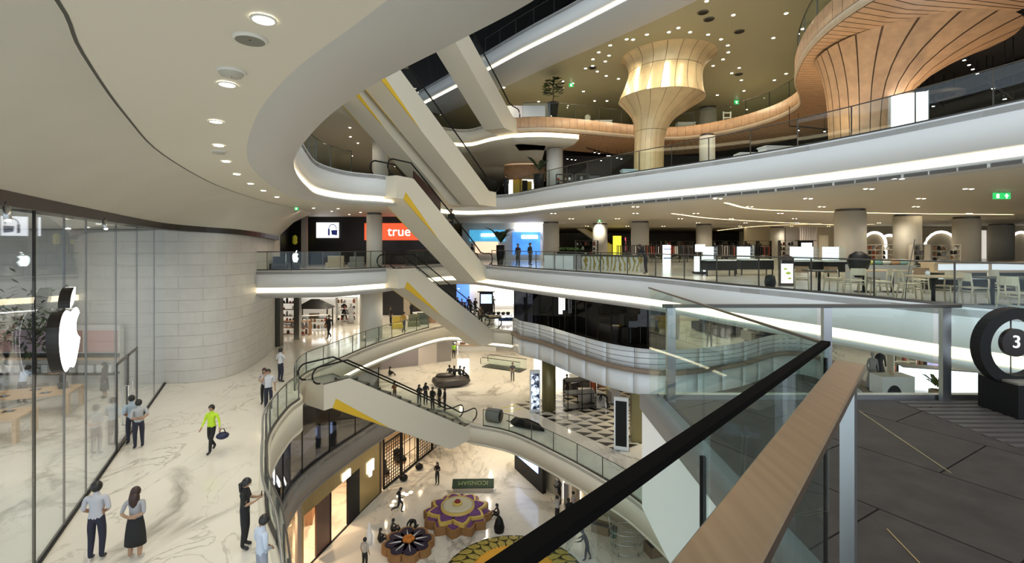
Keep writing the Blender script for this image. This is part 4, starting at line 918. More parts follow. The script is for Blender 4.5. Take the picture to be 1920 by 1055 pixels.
m = MB(); m.lathe([(.7,.66),(.7,.7)], 20); m.lathe([(.05,0),(.05,.66)], 8); m.lathe([(.35,0),(.35,.03)], 12); simple('round_table', 'round white table between the tub chairs', 'table', m, WHITE, (*P(786,600,Z2), Z2))
# bright shop behind the escalator foot
w = MB(); w.box(-7,3,52.02,52.2,Z2,Z3-1.7); struct('wall_shop', w, BRIGHT)
m = MB(); m.box(-2.8,2.6,51.8,52.0,Z2+.6,Z2+3.3); simple('lightbox', 'tall glowing white wall behind the crowd by the escalator foot', 'light', m, MATS['glow_panel'], (0,0,0))
m = MB(); m.box(-6.3,-4.6,51.6,52.0,Z2+.4,Z2+3.5); simple('lightbox', 'glowing blue wall behind the crowd by the escalator foot', 'light', m, M('blue_glow', (.08,.2,.7), emit=1.2), (0,0,0))
w = MB(); w.box(-6.9,-6.2,50.5,51,Z2,Z3-1.7); struct('column', w, BLACK)
def kiosk(lab, px, py, z, scr, h=2.0, w_=.9, dd=0, rz=0):
    x, y = P(px, py, z); t = thing('kiosk', lab, 'kiosk', (x,y+dd,z), rz); b = MB(); b.box(-w_/2,w_/2,-.15,.15,0,h); obj('body', b, BLACK, t); b = MB(); b.box(-w_*.4,w_*.4,-.16,-.15,h*.55,h*.92); obj('screen', b, scr, t); b = MB(); b.box(-w_*.65,w_*.65,-.3,.3,h,h+.06); obj('top', b, BLACK, t)
kiosk('black kiosk with a lit blue screen among the crowd by the escalator foot', 912, 594, Z2, M('kiosk_screen', (.5,.65,1), emit=.8), 2.4, 1.3)
for i, (px, py, w_, c, lb) in enumerate(((935,600,2.6,(.05,.045,.04),'heap of dark goods on a low table by the black shop front'),(925,607,1.6,(.5,.42,.3),'heap of tan goods on a low table by the black shop front'),(950,612,1.5,(.06,.1,.25),'blue bundle on a low bench by the white wave railing'))):
    x, y = P(px, py, Z2); t = thing('goods_table', lb, 'table', (x,y,Z2)); b = MB(); b.box(-w_/2,w_/2,-.4,.4,.5,.55); obj('tabletop', b, STEEL, t)
    for sx in (-1,1):
        for sy in (-1,1): b = MB(); b.box(sx*w_*.45-.02,sx*w_*.45+.02,sy*.35-.02,sy*.35+.02,0,.5); obj('leg', b, DSTEEL, t)
    b = MB()
    for k in range(5): b.sphere((-w_*.35+k*w_*.17, random.uniform(-.15,.15), .66), .22, 7, sz=.6)
    obj('bundle', b, M('heap%d'%i, c, .8), t)
pot('dark palm in a pot beside the lower escalator', 828, 602, Z2, BLACK, .35, .6, (12, 1.1, LEAFG), dd=1.2)

# ================================================================ tiled floor and its shops
ax = Vector((.577,-.817)); bx = Vector((.817,.577)); o1 = Vector(P(1008,777,Z1)); cs = .98
FL1 = bpy.data.objects['floor.001']
wm = MB(); wm.prism([(0,0),(cs-.02,0),(cs-.02,cs-.02),(0,cs-.02)], 0, .008); wm = wm.mesh('white_tile', M('tile_white', (.66,.62,.53), .2))
bm_ = MB(); bm_.prism([(.06,.06),(cs-.12,.06),(cs-.12,cs-.12)], .008, .014); bm_ = bm_.mesh('black_tile', M('tile_black', (.012,.012,.012), .2))
ang = math.atan2(ax.y, ax.x)
for i in range(-3, 8):
    for j in range(0, 12):
        p = o1+ax*(i*cs)+bx*(j*cs)
        if p.y < 27 or p.x > 15: continue
        link('white_tile', wm, FL1, (p.x,p.y,Z1), ang); link('black_tile', bm_, FL1, (p.x,p.y,Z1), ang)
def totem(lab, px, py, z, w_, h, pic, rz):
    x, y = P(px, py, z); t = thing('sign_totem', lab, 'sign', (x,y,z), rz); b = MB(); b.box(-w_/2,w_/2,-.12,.12,.02,h); obj('casing', b, WHITE, t); b = MB(); b.box(-w_*.39,w_*.39,-.128,-.12,h*.08,h*.93); s = obj('screen', b, pic, t)
    b = MB(); b.box(-w_/2-.05,w_/2+.05,-.2,.2,0,.03); obj('base_plate', b, STEEL, t); return t, s
pm = M('totem_picture', (.3,.5,.9), emit=.7); tt = pm.node_tree; n_ = tt.nodes.new('ShaderNodeTexNoise'); n_.inputs['Scale'].default_value = 3.5; c_ = tt.nodes.new('ShaderNodeTexCoord'); r_ = tt.nodes.new('ShaderNodeValToRGB'); e = r_.color_ramp.elements
e[0].position = .42; e[0].color = (.005,.01,.03,1); e[1].position = .6; e[1].color = (.75,.85,1,1); tt.links.new(c_.outputs['Object'], n_.inputs['Vector']); tt.links.new(n_.outputs['Fac'], r_.inputs[0]); tt.links.new(r_.outputs[0], tt.nodes['Principled BSDF'].inputs['Emission Color']); tt.links.new(r_.outputs[0], tt.nodes['Principled BSDF'].inputs['Base Color'])
totem('white totem with a blue picture screen at the corner of the tiled floor', 1003, 772, Z1, .75, 3.1, pm, .1)
totem('white totem with a black screen beside the deck corner', 1165, 843, Z1, .85, 3.2, BLACK, -.35)
w = MB(); x, y = P(1029,768,Z1); w.lathe([(.52,0),(.52,3.75)], 20, (x,y,Z1)); struct('column', w, M('olive_clad', (.20,.17,.07), .3, metal=.3))
w = MB(); x, y = P(1188,830,Z1); w.box(x-.1,x+.6,y,y+.6,Z1,Z1+3.7); struct('column', w, MATS['olive_clad'])
# works on the tiles: rack, crates, benches
t = thing('scaffold_rack', 'black scaffold rack holding crates on the black and white tiles', 'rack', (*P(1087,765,Z1), Z1), .2)
for x in (-1.1,0,1.1):
    for y in (-.5,.5): m = MB(); m.tube([(x,y,0),(x,y,2.2)], .035, 5); obj('upright', m, BLACK, t)
for z in (.15,1.2,2.15): m = MB(); m.box(-1.15,1.15,-.52,.52,z,z+.05); obj('deck_board', m, BLACK, t)
for i, (px, py, w_, h_, c, lb) in enumerate(((1098,750,1.2,.8,(.42,.38,.34),'pale crate behind the scaffold rack'),(1112,742,.5,1.1,(.45,.09,.03),'orange red drum behind the scaffold rack'),(1125,758,1.1,.7,(.5,.5,.48),'white box between the rack and the bending worker'),(1072,735,1.3,.9,(.05,.05,.05),'black crate at the far edge of the tiles by the olive column'),(1136,724,1.4,.9,(.42,.24,.14),'brown crate far back on the tiles'),(1146,742,.7,.6,(.55,.5,.06),'yellow tool box behind the bending worker'),(1098,727,1.1,1.0,(.12,.12,.12),'dark crate behind the brown crate'),(1150,752,1.0,.8,(.35,.35,.35),'grey crate behind the black totem'),(1080,718,1.0,.8,(.6,.6,.6),'white crate furthest back on the tiles'))):
    x, y = P(px, py, Z1); t = thing('crate' if 'drum' not in lb else 'drum', lb.replace('furthest','far'), 'crate' if 'drum' not in lb else 'drum', (x,y,Z1+.015), i*.7); b = MB()
    if 'drum' in lb: b.lathe([(w_/2,0),(w_/2,h_)], 14)
    else: b.box(-w_/2,w_/2,-w_*.35,w_*.35,0,h_)
    mm = M('crate%d'%i, c, .6); obj('body', b, mm, t); b = MB()
    if 'drum' in lb: b.lathe([(w_/2+.02,h_),(w_/2+.02,h_+.05)], 14)
    else: b.box(-w_/2-.03,w_/2+.03,-w_*.35-.03,w_*.35+.03,h_,h_+.06)
    obj('lid', b, mm, t)
for i, (px, py, lb) in enumerate(((955,762,'yellow paint stroke on the marble by the picture totem'),(962,768,'second yellow paint stroke by the picture totem'))):
    x, y = P(px, py, Z1); m = MB(); m.cbox((0,0,.002), 1.5, .14, .004); simple('floor_marking', lb, 'floor marking', m, M('yellow_paint', (.7,.65,.05)), (x,y,Z1), .5)
# rock-shaped bench
t = thing('rock_bench', 'large dark rock shaped bench on the marble floor', 'bench', (*P(843,722,Z1), Z1), .1)
m = MB(); m.lathe([(1.5,.1),(1.7,.35),(1.6,.62),(1.35,.7)], 14, sy=.62); 
for i in range(len(m.v)): x, y, z = m.v[i]; a = math.atan2(y, x); k = 1+.1*math.sin(3*a+1)+.06*math.sin(7*a); m.v[i] = (x*k, y*k, z)
obj('seat', m, M('rock_top', (.06,.05,.043), .45), t); m = MB(); m.lathe([(1.25,0),(1.3,.1)], 14, sy=.6); obj('base', m, BLACK, t)
m = MB(); m.lathe([(.9,.7),(.7,.95),(.2,1.0)], 10, (-.4,.35,0), sy=.5); obj('backrest', m, MATS['rock_top'], t)
# rolled goods by the railing of the tiled floor
x, y = P(926,795,Z1); t = thing('carpet_roll', 'grey roll lying behind the glass of the tiled floor', 'roll', (x,y+.5,Z1+.46), -.4)
m = MB(); m.tube([(-.5,0,0),(.5,0,0)], .45, 14); obj('roll', m, M('roll_grey', (.17,.17,.16), .8), t); m = MB(); m.tube([(.5,0,0),(.53,0,0)], .4, 14); obj('end_cap', m, BLACK, t)
x, y = P(988,808,Z1); t = thing('covered_boat', 'long black covered shape lying behind the glass beside the grey roll', 'cover', (x,y+.5,Z1), -.5)
m = MB(); m.tube([(-1.2,0,.2),(-.9,0,.3),(0,0,.33),(.8,0,.25),(1.3,0,.08)], [.12,.3,.33,.24,.06], 10); obj('cover', m, BLACK, t); m = MB(); m.tube([(-1.55,0,.25),(-1.2,0,.22)], .04, 5); obj('handle', m, BLACK, t)
# walls at the back of the tiled floor
w = MB(); w.prism([(-13,47.5),(-9.6,49.2),(-9.6,49.4),(-13,47.7)], Z1, Z2-1.6); struct('wall_shop', w, M('mauve_shutter', (.27,.24,.25)))
w = MB(); w.prism([(-9.6,49.2),(-7.9,50.4),(-7.9,50.6),(-9.6,49.4)], Z1, Z2-1.6); struct('wall_shop', w, M('hoarding', (.62,.56,.53)))
w = MB(); w.prism([(-7.9,50.4),(-6.5,51.2),(-6.5,51.4),(-7.9,50.6)], Z1, Z2-1.6); struct('wall_shop', w, GREYP)
w = MB(); w.box(-6.5,14,62,62.2,Z1,Z2-1.6); struct('wall_shop', w, BRIGHT)
m = MB(); m.box(-6.6,-5.2,58,58.2,Z1,Z1+3.3); simple('lightbox', 'glowing white panel behind the worker in the green vest', 'light', m, MATS['glow_panel'], (0,0,0))
m = MB(); m.box(2,9,44,44.2,Z1,Z1+3.2); simple('lightbox', 'glowing shop window at the back of the tiled floor', 'light', m, M('glow2', (1,.97,.9), emit=1.0), (0,0,0))
t = thing('escalator_rail', 'low glass side with steel rails of an escalator going down on the tiled floor', 'railing', (*P(945,690,Z1), Z1), -.5)
for y in (-.7,.7): m = MB(); m.box(-2.2,2.2,y-.02,y+.02,.05,.95); obj('glass_side', m, GLASS, t); m = MB(); m.tube([(-2.3,y,.3),(-2.35,y,.8),(-2.1,y,1.0),(2.2,y,1.0)], .04, 6); obj('handrail', m, DSTEEL, t)
m = MB(); m.box(-2.2,2.2,-.7,.7,0,.05); obj('base', m, DSTEEL, t)
t = thing('display_table', 'warm lit table of goods in the bright shop at the back of the marble floor', 'table', (*P(895,656,Z1), Z1))
m = MB(); m.box(-2.5,2.5,-.8,.8,.7,.8); obj('tabletop', m, OAK, t); m = MB(); m.box(-2.2,2.2,-.6,.6,0,.7); obj('base', m, WHITE, t)
for i in range(4): m = MB(); m.box(-2+i*1.1,-1.4+i*1.1,-.4,.3,.8,.95); obj('goods', m, [TAN, BLACK, MATS['g_red'], MATS['g_white']][i], t)

# ================================================================ dark glass shop above the gold shop (same floor as the tiles)
LF = [p for p in E1 if p[0] < -8.9 and 17 < p[1] < 34]
LF = offset(LF, -.25, 1)
t = thing('glass_shop_front', 'dark reflecting glass shop front above the gold fronted shop', 'shop front', (LF[0][0],LF[0][1],Z1+.06))
lp = [(x-LF[0][0], y-LF[0][1]) for x, y in LF]
panels('dark_pane', lp, [(0,0),(0,3.73)], 2.6, GLASSM, t, 1, .03, .03, sm=False)
for (x, y) in resample(lp, 2.6): m = MB(); m.box(x-.025,x+.025,y-.025,y+.025,0,3.73); obj('mullion', m, BLACK, t)
w = MB(); w.sweep(offset(LF, -3.2, 1), [(0,Z1),(0,Z2-1.6)], 1); struct('wall_dark', w, M('shop_grey', (.12,.12,.13)))
for i, (a, b, lb) in enumerate(((-12.6,24.6,'large white covered block inside the dark glass shop'),(-12.2,27.2,'white covered table inside the dark glass shop'),(-12.0,30.2,'low white covered counter inside the dark glass shop'))):
    t = thing('covered_counter', lb, 'counter', (a,b,Z1)); m = MB(); m.box(-.7,.7,-.9,.9,0,1.1-.25*i); obj('body', m, WHITE, t); m = MB(); m.box(-.75,.75,-.95,.95,1.1-.25*i,1.16-.25*i); obj('sheet', m, M('sheet', (.8,.82,.9), .6, emit=.15), t)

# ================================================================ lowest floor: gold shop, lattice shop
def gb(px): y = 1071+(px-569)*(1045-1071)/25 if px < 594 else (1045+(px-594)*(1018-1045)/25 if px < 619 else (1018+(px-619)*(962-1018)/55 if px < 674 else 962+(px-674)*(921-962)/42)); return P(px, y, 0)
H1 = Z1-1.5
gs = thing('gold_shop_front', 'gold ribbed shop front with two lit doorways on the lowest floor', 'shop front', (*gb(674), 0))
g0_ = gb(674)
def gseg(a, b, z0, z1, nm, m_, th=.15, out=0, par=None):
    A, B = Vector(gb(a)), Vector(gb(b)); d = (B-A).normalized(); n = Vector((d.y,-d.x)); A += n*out; B += n*out; C, D_ = B-n*th, A-n*th
    mb = MB(); mb.prism([(A.x-g0_[0],A.y-g0_[1]),(B.x-g0_[0],B.y-g0_[1]),(C.x-g0_[0],C.y-g0_[1]),(D_.x-g0_[0],D_.y-g0_[1])], z0, z1); return obj(nm, mb, m_, par or gs)
pxs = [674+38*i/13 for i in range(14)]
for a, b in zip(pxs, pxs[1:]): gseg(a, b-.25, 0.05, H1, 'gold_slat', GOLDP)
pxs = [566+108*i/20 for i in range(21)]
for a, b in zip(pxs, pxs[1:]): gseg(a, b-.2, 3.0, H1, 'gold_slat', GOLDP)
gseg(558,566,0,H1,'side_panel',M('taupe',(.30,.25,.2))); gseg(566,569.5,0,3.0,'gold_frame',GOLDP)
gseg(594,619,.02,3.0,'wood_panel',M('red_wood',(.10,.04,.025),.25),.12); gseg(619,621,0,3.0,'post',BLACK,.4,.02); gseg(653,674,0,3.0,'black_pier',BLACK,.15,.02)
gseg(566,674,-.0,.05,'sill',BLACK,.1,.05); gseg(674,714,0,.05,'sill',BLACK,.2,.03); gseg(712,715,0,H1,'end_post',M('dark_bronze',(.06,.035,.02),.4),.3,.03)
SGN = M('sign_glow', (1,.98,.92), emit=2.5)
gseg(688,700,2.15,2.9,'lit_sign',SGN,.06,.07); gseg(692,696,1.85,2.15,'lit_sign',SGN,.06,.07); gseg(642,656,3.05,3.5,'lit_sign',SGN,.06,.07)
iw = [gb(566), gb(714)]
w = MB(); w.prism([(-16.5,22.5),(-16.3,22.5),(-13.5,37),(-13.7,37)], 0, H1); struct('wall_shop', w, WARMW)
w = MB(); w.prism([(-16.5,22.5),(-11.9,22.9),(-11.9,23.1),(-16.5,22.7)], 0, H1); struct('wall_shop', w, WARMW)
w = MB(); w.prism([(-13.6,36.4),(-9.5,35.1),(-9.5,35.3),(-13.6,36.6)], 0, H1); struct('wall_shop', w, WARMW)
for i, (x, y, lb) in enumerate(((-13.6,28.2,'warm lit shelf inside the first doorway of the gold shop'),(-13.2,31.5,'warm lit shelf inside the second doorway of the gold shop'))):
    t = shelf('display_shelf', lb, 960, 1000, 2.2, 2.4, 0, TAN, 4, GOODS); t.location = (x, y, 0); t.rotation_euler = (0,0,-1.3)
m = MB(); m.box(-.4,.4,-.02,.02,.3,2.2); simple('wall_picture', 'pale picture panel behind the first doorway of the gold shop', 'panel', m, M('decor',(.62,.52,.4),noise=.3,scale=3), (-12.4,26.4,0), 1.2)
# lattice shop
A, B = Vector((-9.35,34.8)), Vector((-6.1,43.8)); d = (B-A); L_ = d.length; d.normalize()
ls = thing('lattice_shop_front', 'black lattice screen shop front beside the gold shop', 'shop front', (A.x,A.y,0), math.atan2(d.y,d.x))
for k in range(4):
    x0, x1 = k*L_/4+.05, (k+1)*L_/4-.05; m = MB(); m.box(x0,x0+.08,-.05,.05,0,3.9); m.box(x1-.08,x1,-.05,.05,0,3.9); m.box(x0,x1,-.05,.05,3.2,3.3); m.box(x0,x1,-.05,.05,0,.15); obj('frame', m, BLACK, ls)
    m = MB(); n = 8 if k in (0,2) else 3
    for i in range(n): xx = x0+(x1-x0)*(i+.5)/n; m.box(xx-.02,xx+.02,-.02,.02,.15,3.2)
    for j in range(12 if n == 8 else 3): zz = .3+j*(3.0/(12 if n == 8 else 3)); m.box(x0,x1,-.02,.02,zz,zz+.04)
    obj('lattice', m, BLACK, ls)
    m = MB()
    for j in range(4): m.box(x0,x1,-.02,.02,3.35+j*.14,3.4+j*.14)
    obj('top_louvre', m, M('gold_louvre',(.3,.2,.08),.4,metal=.5), ls)
m = MB(); m.box(-.0,L_,-3.2,-3.1,0,3.9); 
w = MB(); n = Vector((-d.y,d.x)); a, b = A+n*3.4, B+n*3.4; w.prism([tuple(a),tuple(b),tuple(b+n*.1),tuple(a+n*.1)], 0, 3.9); struct('wall_shop', w, M('warm_wall2',(.5,.36,.22)))
for i, (u, lb) in enumerate(((1.8,'dark armchair inside the lattice screen shop'),(4.2,'second dark armchair farther inside the lattice screen shop'))):
    p = A+d*u+n*1.3; t = thing('armchair', lb, 'chair', (p.x,p.y,0), .6); m = MB(); m.box(-.4,.4,-.4,.4,.2,.45); obj('seat', m, BLACK, t); m = MB(); m.box(-.4,.4,.3,.45,.45,1); obj('backrest', m, BLACK, t); m = MB(); m.box(-.36,.36,-.36,.36,0,.2); obj('base', m, TAN, t)
for px, py, lb in ((757,901,'black round bag on the floor before the lattice shop'),(786,880,'small black cushion on the floor before the lattice shop')):
    m = MB(); m.sphere((0,0,.24), .32, 10, sz=.75); m.tube([(-.1,0,.4),(0,0,.58),(.1,0,.4)], .03, 5); simple('bag', lb, 'bag', m, BLACK, (*P(px,py,0),0))
t = thing('step_ladder', 'open aluminium step ladder before the lattice shop', 'ladder', (*P(822,853,0),0), .5)
for s in (-1,1):
    m = MB(); m.tube([(-.3,s*.5,0),(-.2,0,1.8)], .03, 5); m.tube([(.3,s*.5,0),(.2,0,1.8)], .03, 5); r = obj('frame', m, STEEL, t)
    for k in range(5): u = (k+1)/6; m = MB(); m.box(-.3+.1*u,.3-.1*u,s*.5*(1-u)-.04,s*.5*(1-u)+.04,1.8*u,1.8*u+.03); obj('rung', m, STEEL, r)
# ---------------------------------------------------------------- flower sculptures
def petal(L, w, h, tip=True):
    return [(0,-w*.35),(L*.25,-w*.5),(L*.6,-w*.5),(L*.85,-w*.25),(L,0),(L*.85,w*.25),(L*.6,w*.5),(L*.25,w*.5),(0,w*.35)] if tip else [(0,-w*.25),(L*.4,-w*.48),(L*.8,-w*.46),(L*.97,-w*.22),(L,0),(L*.97,w*.22),(L*.8,w*.46),(L*.4,w*.48),(0,w*.25)]
def flower(t, n, r0, L, w, z0, z1, mt, me, rot=0, tip=True, edge=.1):
    for i in range(n):
        a = 2*math.pi*i/n+rot; c, s = math.cos(a), math.sin(a); po = [((x+r0)*c-y*s, (x+r0)*s+y*c) for x, y in petal(L, w, 0, tip)]
        m = MB(); m.prism(po, z0, z1); p = obj('petal', m, me, t)
        q = [((x*.84+r0+.02)*c-y*.8*s, (x*.84+r0+.02)*s+y*.8*c) for x, y in petal(L, w, 0, tip)]
        m = MB(); m.prism(q, z1, z1+.04); obj('petal_inlay', m, mt, p)
PURP = M('purple_bloom', (.15,.055,.20), .9, noise=.35, scale=9, bump=.4); GOLDT = M('gold_trim', (.62,.43,.10), .5); WOODB = M('carved_base', (.30,.15,.05), .6)
x, y = P(858,972,0); f1 = thing('flower_sculpture', 'large purple and gold lotus sculpture with a red centre on the marble floor', 'sculpture', (x,y,0), .3)
flower(f1, 12, 1.3, 1.35, 1.1, 0, .55, PURP, WOODB, .2, True)
for c in list(f1.children):
    if c.name.startswith('petal'): pass
flower(f1, 8, .75, 1.6, 1.25, .56, .8, PURP, GOLDT, .0, True)
m = MB(); m.lathe([(1.2,.56),(1.2,1.0),(.98,1.08)], 28); obj('cream_disc', m, M('cream_rose', (.62,.57,.40), .8, bump=.4, scale=8), f1); m = MB(); m.lathe([(1.3,.56),(1.3,1.02),(1.2,1.04),(1.2,.56)], 28, cap=False); obj('gold_ring', m, GOLDT, f1)
m = MB(); m.lathe([(.38,1.08),(.34,1.2),(.22,1.22)], 16); obj('gold_cup', m, GOLDT, f1); m = MB(); m.lathe([(.24,1.22),(.2,1.34),(.05,1.4)], 14); obj('red_centre', m, M('ruby', (.22,.01,.02), .25), f1)
x, y = P(766,1027,0); f2 = thing('flower_sculpture', 'dark violet eight petalled flower sculpture with an orange centre', 'sculpture', (x,y,0), .1)
VIO = M('violet_bloom', (.018,.010,.035), .6, noise=.3, scale=8)
flower(f2, 8, .25, 1.35, 1.05, 0, .4, VIO, WOODB, .2, False)
for i in range(8):
    a = 2*math.pi*i/8+.2; m = MB(); m.tube([(.45*math.cos(a),.45*math.sin(a),.47),(1.15*math.cos(a),1.15*math.sin(a),.47)], [.05,.01], 5); obj('stamen', m, WHITE, f2)
m = MB()
for i in range(5): a = 2*math.pi*i/5; m.sphere((.2*math.cos(a),.2*math.sin(a),.55), .2, 8, sz=.7)
obj('orange_centre', m, M('orange_bloom', (.55,.18,.02), .7), f2)
t = thing('flower_sign', 'green flower covered sign board reading upside down beyond the lotus sculpture', 'sign', (*P(887,921,0),0), .03)
m = MB(); m.box(-1.45,1.45,-.1,.3,0,.35); obj('plinth', m, M('sign_plinth',(.5,.45,.36)), t)
m = MB(); m.add([(-1.5,-.16,.36),(1.5,-.16,.36),(1.5,.42,.72),(-1.5,.42,.72),(-1.5,-.12,.28),(1.5,-.12,.28),(1.5,.46,.64),(-1.5,.46,.64)], [(0,1,2,3),(4,7,6,5),(0,4,5,1),(1,5,6,2),(2,6,7,3),(3,7,4,0)]); obj('board', m, M('sign_green',(.012,.035,.015),.7), t)
o = letters('ICONSIAM', .46, (0,.115,.565), M('leaf_letters',(.20,.26,.10),.6), t); o.rotation_euler = (math.atan2(.36,.58), 0, 0); o.rotation_euler.rotate_axis('Z', math.pi)
f1.scale = (.84,.84,.9); f2.scale = (.96,.96,1)
# gilded dome
dm = thing('floral_dome', 'huge round gold netted flower mound with an orange pleated ring', 'sculpture', (.1,24.3,0))
prof = [(4.0,0),(3.95,.45),(3.75,.78),(3.2,1.0),(2.6,1.12),(2.1,1.14)]
m = MB(); m.lathe(prof, 48, cap=False); obj('outer_bed', m, M('dark_bed',(.05,.04,.012),.7), dm)
sc = []
for r in range(3):
    n = 34
    for i in range(n):
        a0 = 2*math.pi*(i+(r % 2)*.5)/n; u0 = .06+r*.30
        def at(u, a):
            k = u*(len(prof)-1); j = min(int(k), len(prof)-2); f_ = k-j; rr = prof[j][0]*(1-f_)+prof[j+1][0]*f_+.03; zz = prof[j][1]*(1-f_)+prof[j+1][1]*f_+.03
            return (rr*math.cos(a), rr*math.sin(a), zz)
        hw = math.pi/n*.88
        if math.sin(a0) < -.75: continue
        m = MB(); m.add([at(u0,a0), at(u0+.15,a0-hw), at(u0+.32,a0-hw*.9), at(u0+.36,a0), at(u0+.32,a0+hw*.9), at(u0+.15,a0+hw), tuple(Vector(at(u0+.2,a0))*1.012)], [(0,1,6),(1,2,6),(2,3,6),(3,4,6),(4,5,6),(5,0,6)], 0, True); obj('scale', m, M('scale_gold',(.42,.33,.06),.6,noise=.25,scale=6), dm)
m = MB(); q = []
n = 120
for i in range(n):
    a = 2*math.pi*i/n; k = 1+(.03 if i % 2 else -.03)
    for r, z in ((2.2,1.12),(2.05,1.3),(1.5,1.28),(1.1,1.1)): q.append((r*k*math.cos(a), r*k*math.sin(a), z))
m.add(q, [(4*i+j, 4*((i+1)%n)+j, 4*((i+1)%n)+j+1, 4*i+j+1) for i in range(n) for j in range(3)]); obj('pleated_ring', m, M('orange_pleat',(.75,.36,.03),.7), dm)
m = MB(); m.lathe([(1.15,1.1),(.8,1.2),(.05,1.24)], 32, cap=False); obj('pale_centre', m, M('pale_bloom',(.62,.62,.55),.8), dm)
# lowest floor, other side: LED wall, niches, crates
GR = [(.6,38.6),(1.7,36.4),(3.1,34.1),(5.9,31.6),(8.9,28.6),(11,23)]
w = MB(); w.sweep(GR, [(0,0),(0,H1)], 1); struct('wall_shops', w, M('beige_wall',(.50,.44,.33)))
def onwall(i, u): a, b = Vector(GR[i]), Vector(GR[i+1]); p = a+(b-a)*u; dd = (b-a).normalized(); return p, math.atan2(dd.y, dd.x), Vector((dd.y,-dd.x))
def wallbox(nm, lab, cat, i, u, w_, z0, z1, m_, out=.1, th=.2):
    p, a, n = onwall(i, u); p = p+n*(-out if n.y > 0 else out); b = MB(); b.box(-w_/2,w_/2,-th/2,th/2,0,z1-z0); return simple(nm, lab, cat, b, m_, (p.x,p.y,z0), a)
p, a, n = onwall(0, .98); n = n if n.y < 0 else -n
t = thing('led_screen', 'long black framed screen showing a pale blue picture on the lowest floor', 'screen', (p.x+n.x*.4, p.y+n.y*.4, 0), a)
m = MB(); m.box(-2.2,2.2,-.15,.15,0,3.2); obj('frame', m, BLACK, t); m = MB(); m.box(-1.9,1.6,-.18 if n.y < 0 else .15,.18 if n.y > 0 else -.15,1.2,3.0); obj('screen_panel', m, M('led_blue',(.42,.58,1),emit=1.2,noise=.3,scale=1.5), t)
p, a, n = onwall(2, .35); n = n if n.y < 0 else -n
t = thing('shop_niche', 'bright shop niche with grey cabinets behind the railing corner', 'shop front', (p.x+n.x*.15,p.y+n.y*.15,0), a)
m = MB(); m.box(-.9,.9,-.05,.05,.1,3.0); obj('lit_back', m, M('niche_glow',(1,.9,.68),emit=1.3), t)
for x in (-.7,.05,.7): m = MB(); m.box(x-.2,x+.2,-.5,-.1,0,1.5); obj('cabinet', m, [GREYP,M('tan3',(.5,.4,.28)),GREYP][int(x*2) % 3], t)
p, a, n = onwall(3, .35); n = n if n.y < 0 else -n
t = thing('shop_window', 'white framed curved window in the beige wall beside the wire basket', 'window', (p.x+n.x*.15,p.y+n.y*.15,0), a)
m = MB(); m.box(-1.3,1.3,-.06,.06,1.2,1.35); m.box(-1.3,1.3,-.06,.06,2.6,2.75); m.box(-1.3,-1.15,-.06,.06,1.35,2.6); m.box(1.15,1.3,-.06,.06,1.35,2.6); obj('frame', m, WHITE, t); m = MB(); m.box(-1.15,1.15,-.02,.02,1.35,2.6); obj('pane', m, M('win_pane',(.5,.45,.35),.1), t)
def gbox(nm, lab, px, py, w_, d_, h_, m_, rz=0, cat='crate', z=0):
    t = thing(nm, lab, cat, (*P(px,py,z),z), rz); b = MB(); b.box(-w_/2,w_/2,-d_/2,d_/2,0,.05); b.box(-w_/2,-w_/2+.04,-d_/2,d_/2,.05,h_); b.box(w_/2-.04,w_/2,-d_/2,d_/2,.05,h_); b.box(-w_/2,w_/2,-d_/2,-d_/2+.04,.05,h_); b.box(-w_/2,w_/2,d_/2-.04,d_/2,.05,h_); obj('body', b, m_, t)
    b = MB(); b.box(-w_*.42,w_*.42,-d_*.4,d_*.4,.06,h_*.7); obj('contents', b, M('dark_fill',(.06,.055,.05)), t)
gbox('crate','open brown wooden crate on the lowest floor by the beige wall',1128,996,1.1,.7,.5,M('crate_wood',(.24,.17,.09)),-.5)
gbox('crate','wooden box with a dark side beside the wire basket',1232,1036,1.3,.8,.6,M('crate_wood2',(.22,.15,.08)),.3)
t = thing('bin', 'small green bin beside the open brown crate', 'bin', (*P(1150,1006,0),0)); m = MB(); m.lathe([(.18,0),(.24,.55),(.21,.55),(.2,.5)], 14); obj('body', m, M('bin_green',(.04,.13,.07)), t); m = MB(); m.lathe([(.25,.53),(.25,.58)], 14); obj('rim', m, DSTEEL, t)
t = thing('wire_basket', 'round wire basket trolley standing by the beige wall', 'trolley', (*P(1175,1034,0),0))
for z in (.2,.75,1.3): m = MB(); m.tube([(.95*math.cos(2*math.pi*i/20),.7*math.sin(2*math.pi*i/20),z) for i in range(20)], .025, 5, closed=True); obj('hoop', m, STEEL, t)
m = MB()
for i in range(20): a = 2*math.pi*i/20; m.tube([(.95*math.cos(a),.7*math.sin(a),.2),(.95*math.cos(a),.7*math.sin(a),1.3)], .012, 4)
obj('wire_mesh', m, STEEL, t)
for i in range(4): a = math.pi*(.25+.5*i); m = MB(); m.tube([(.8*math.cos(a),.6*math.sin(a),0),(.8*math.cos(a),.6*math.sin(a),.2)], .03, 5); obj('leg', m, DSTEEL, t)
m = MB(); m.tube([(-.95,0,1.3),(-1.05,0,2.0),(-1.05,.1,2.05)], .03, 6); obj('handle', m, STEEL, t)
for i, (px, py) in enumerate(((739,940),(747,930),(756,925),(762,927),(770,923),(752,937),(735,947))):
    m = MB(); m.lathe([(.16,0),(.13,.05),(.02,.06)], 10); simple('floor_lantern', 'small pale lit disc in the cluster behind the running man', 'light', m, M('lantern',(1,.9,.65),emit=1.2), (*P(px,py,0),0), 0, 'floor lights behind the running man')
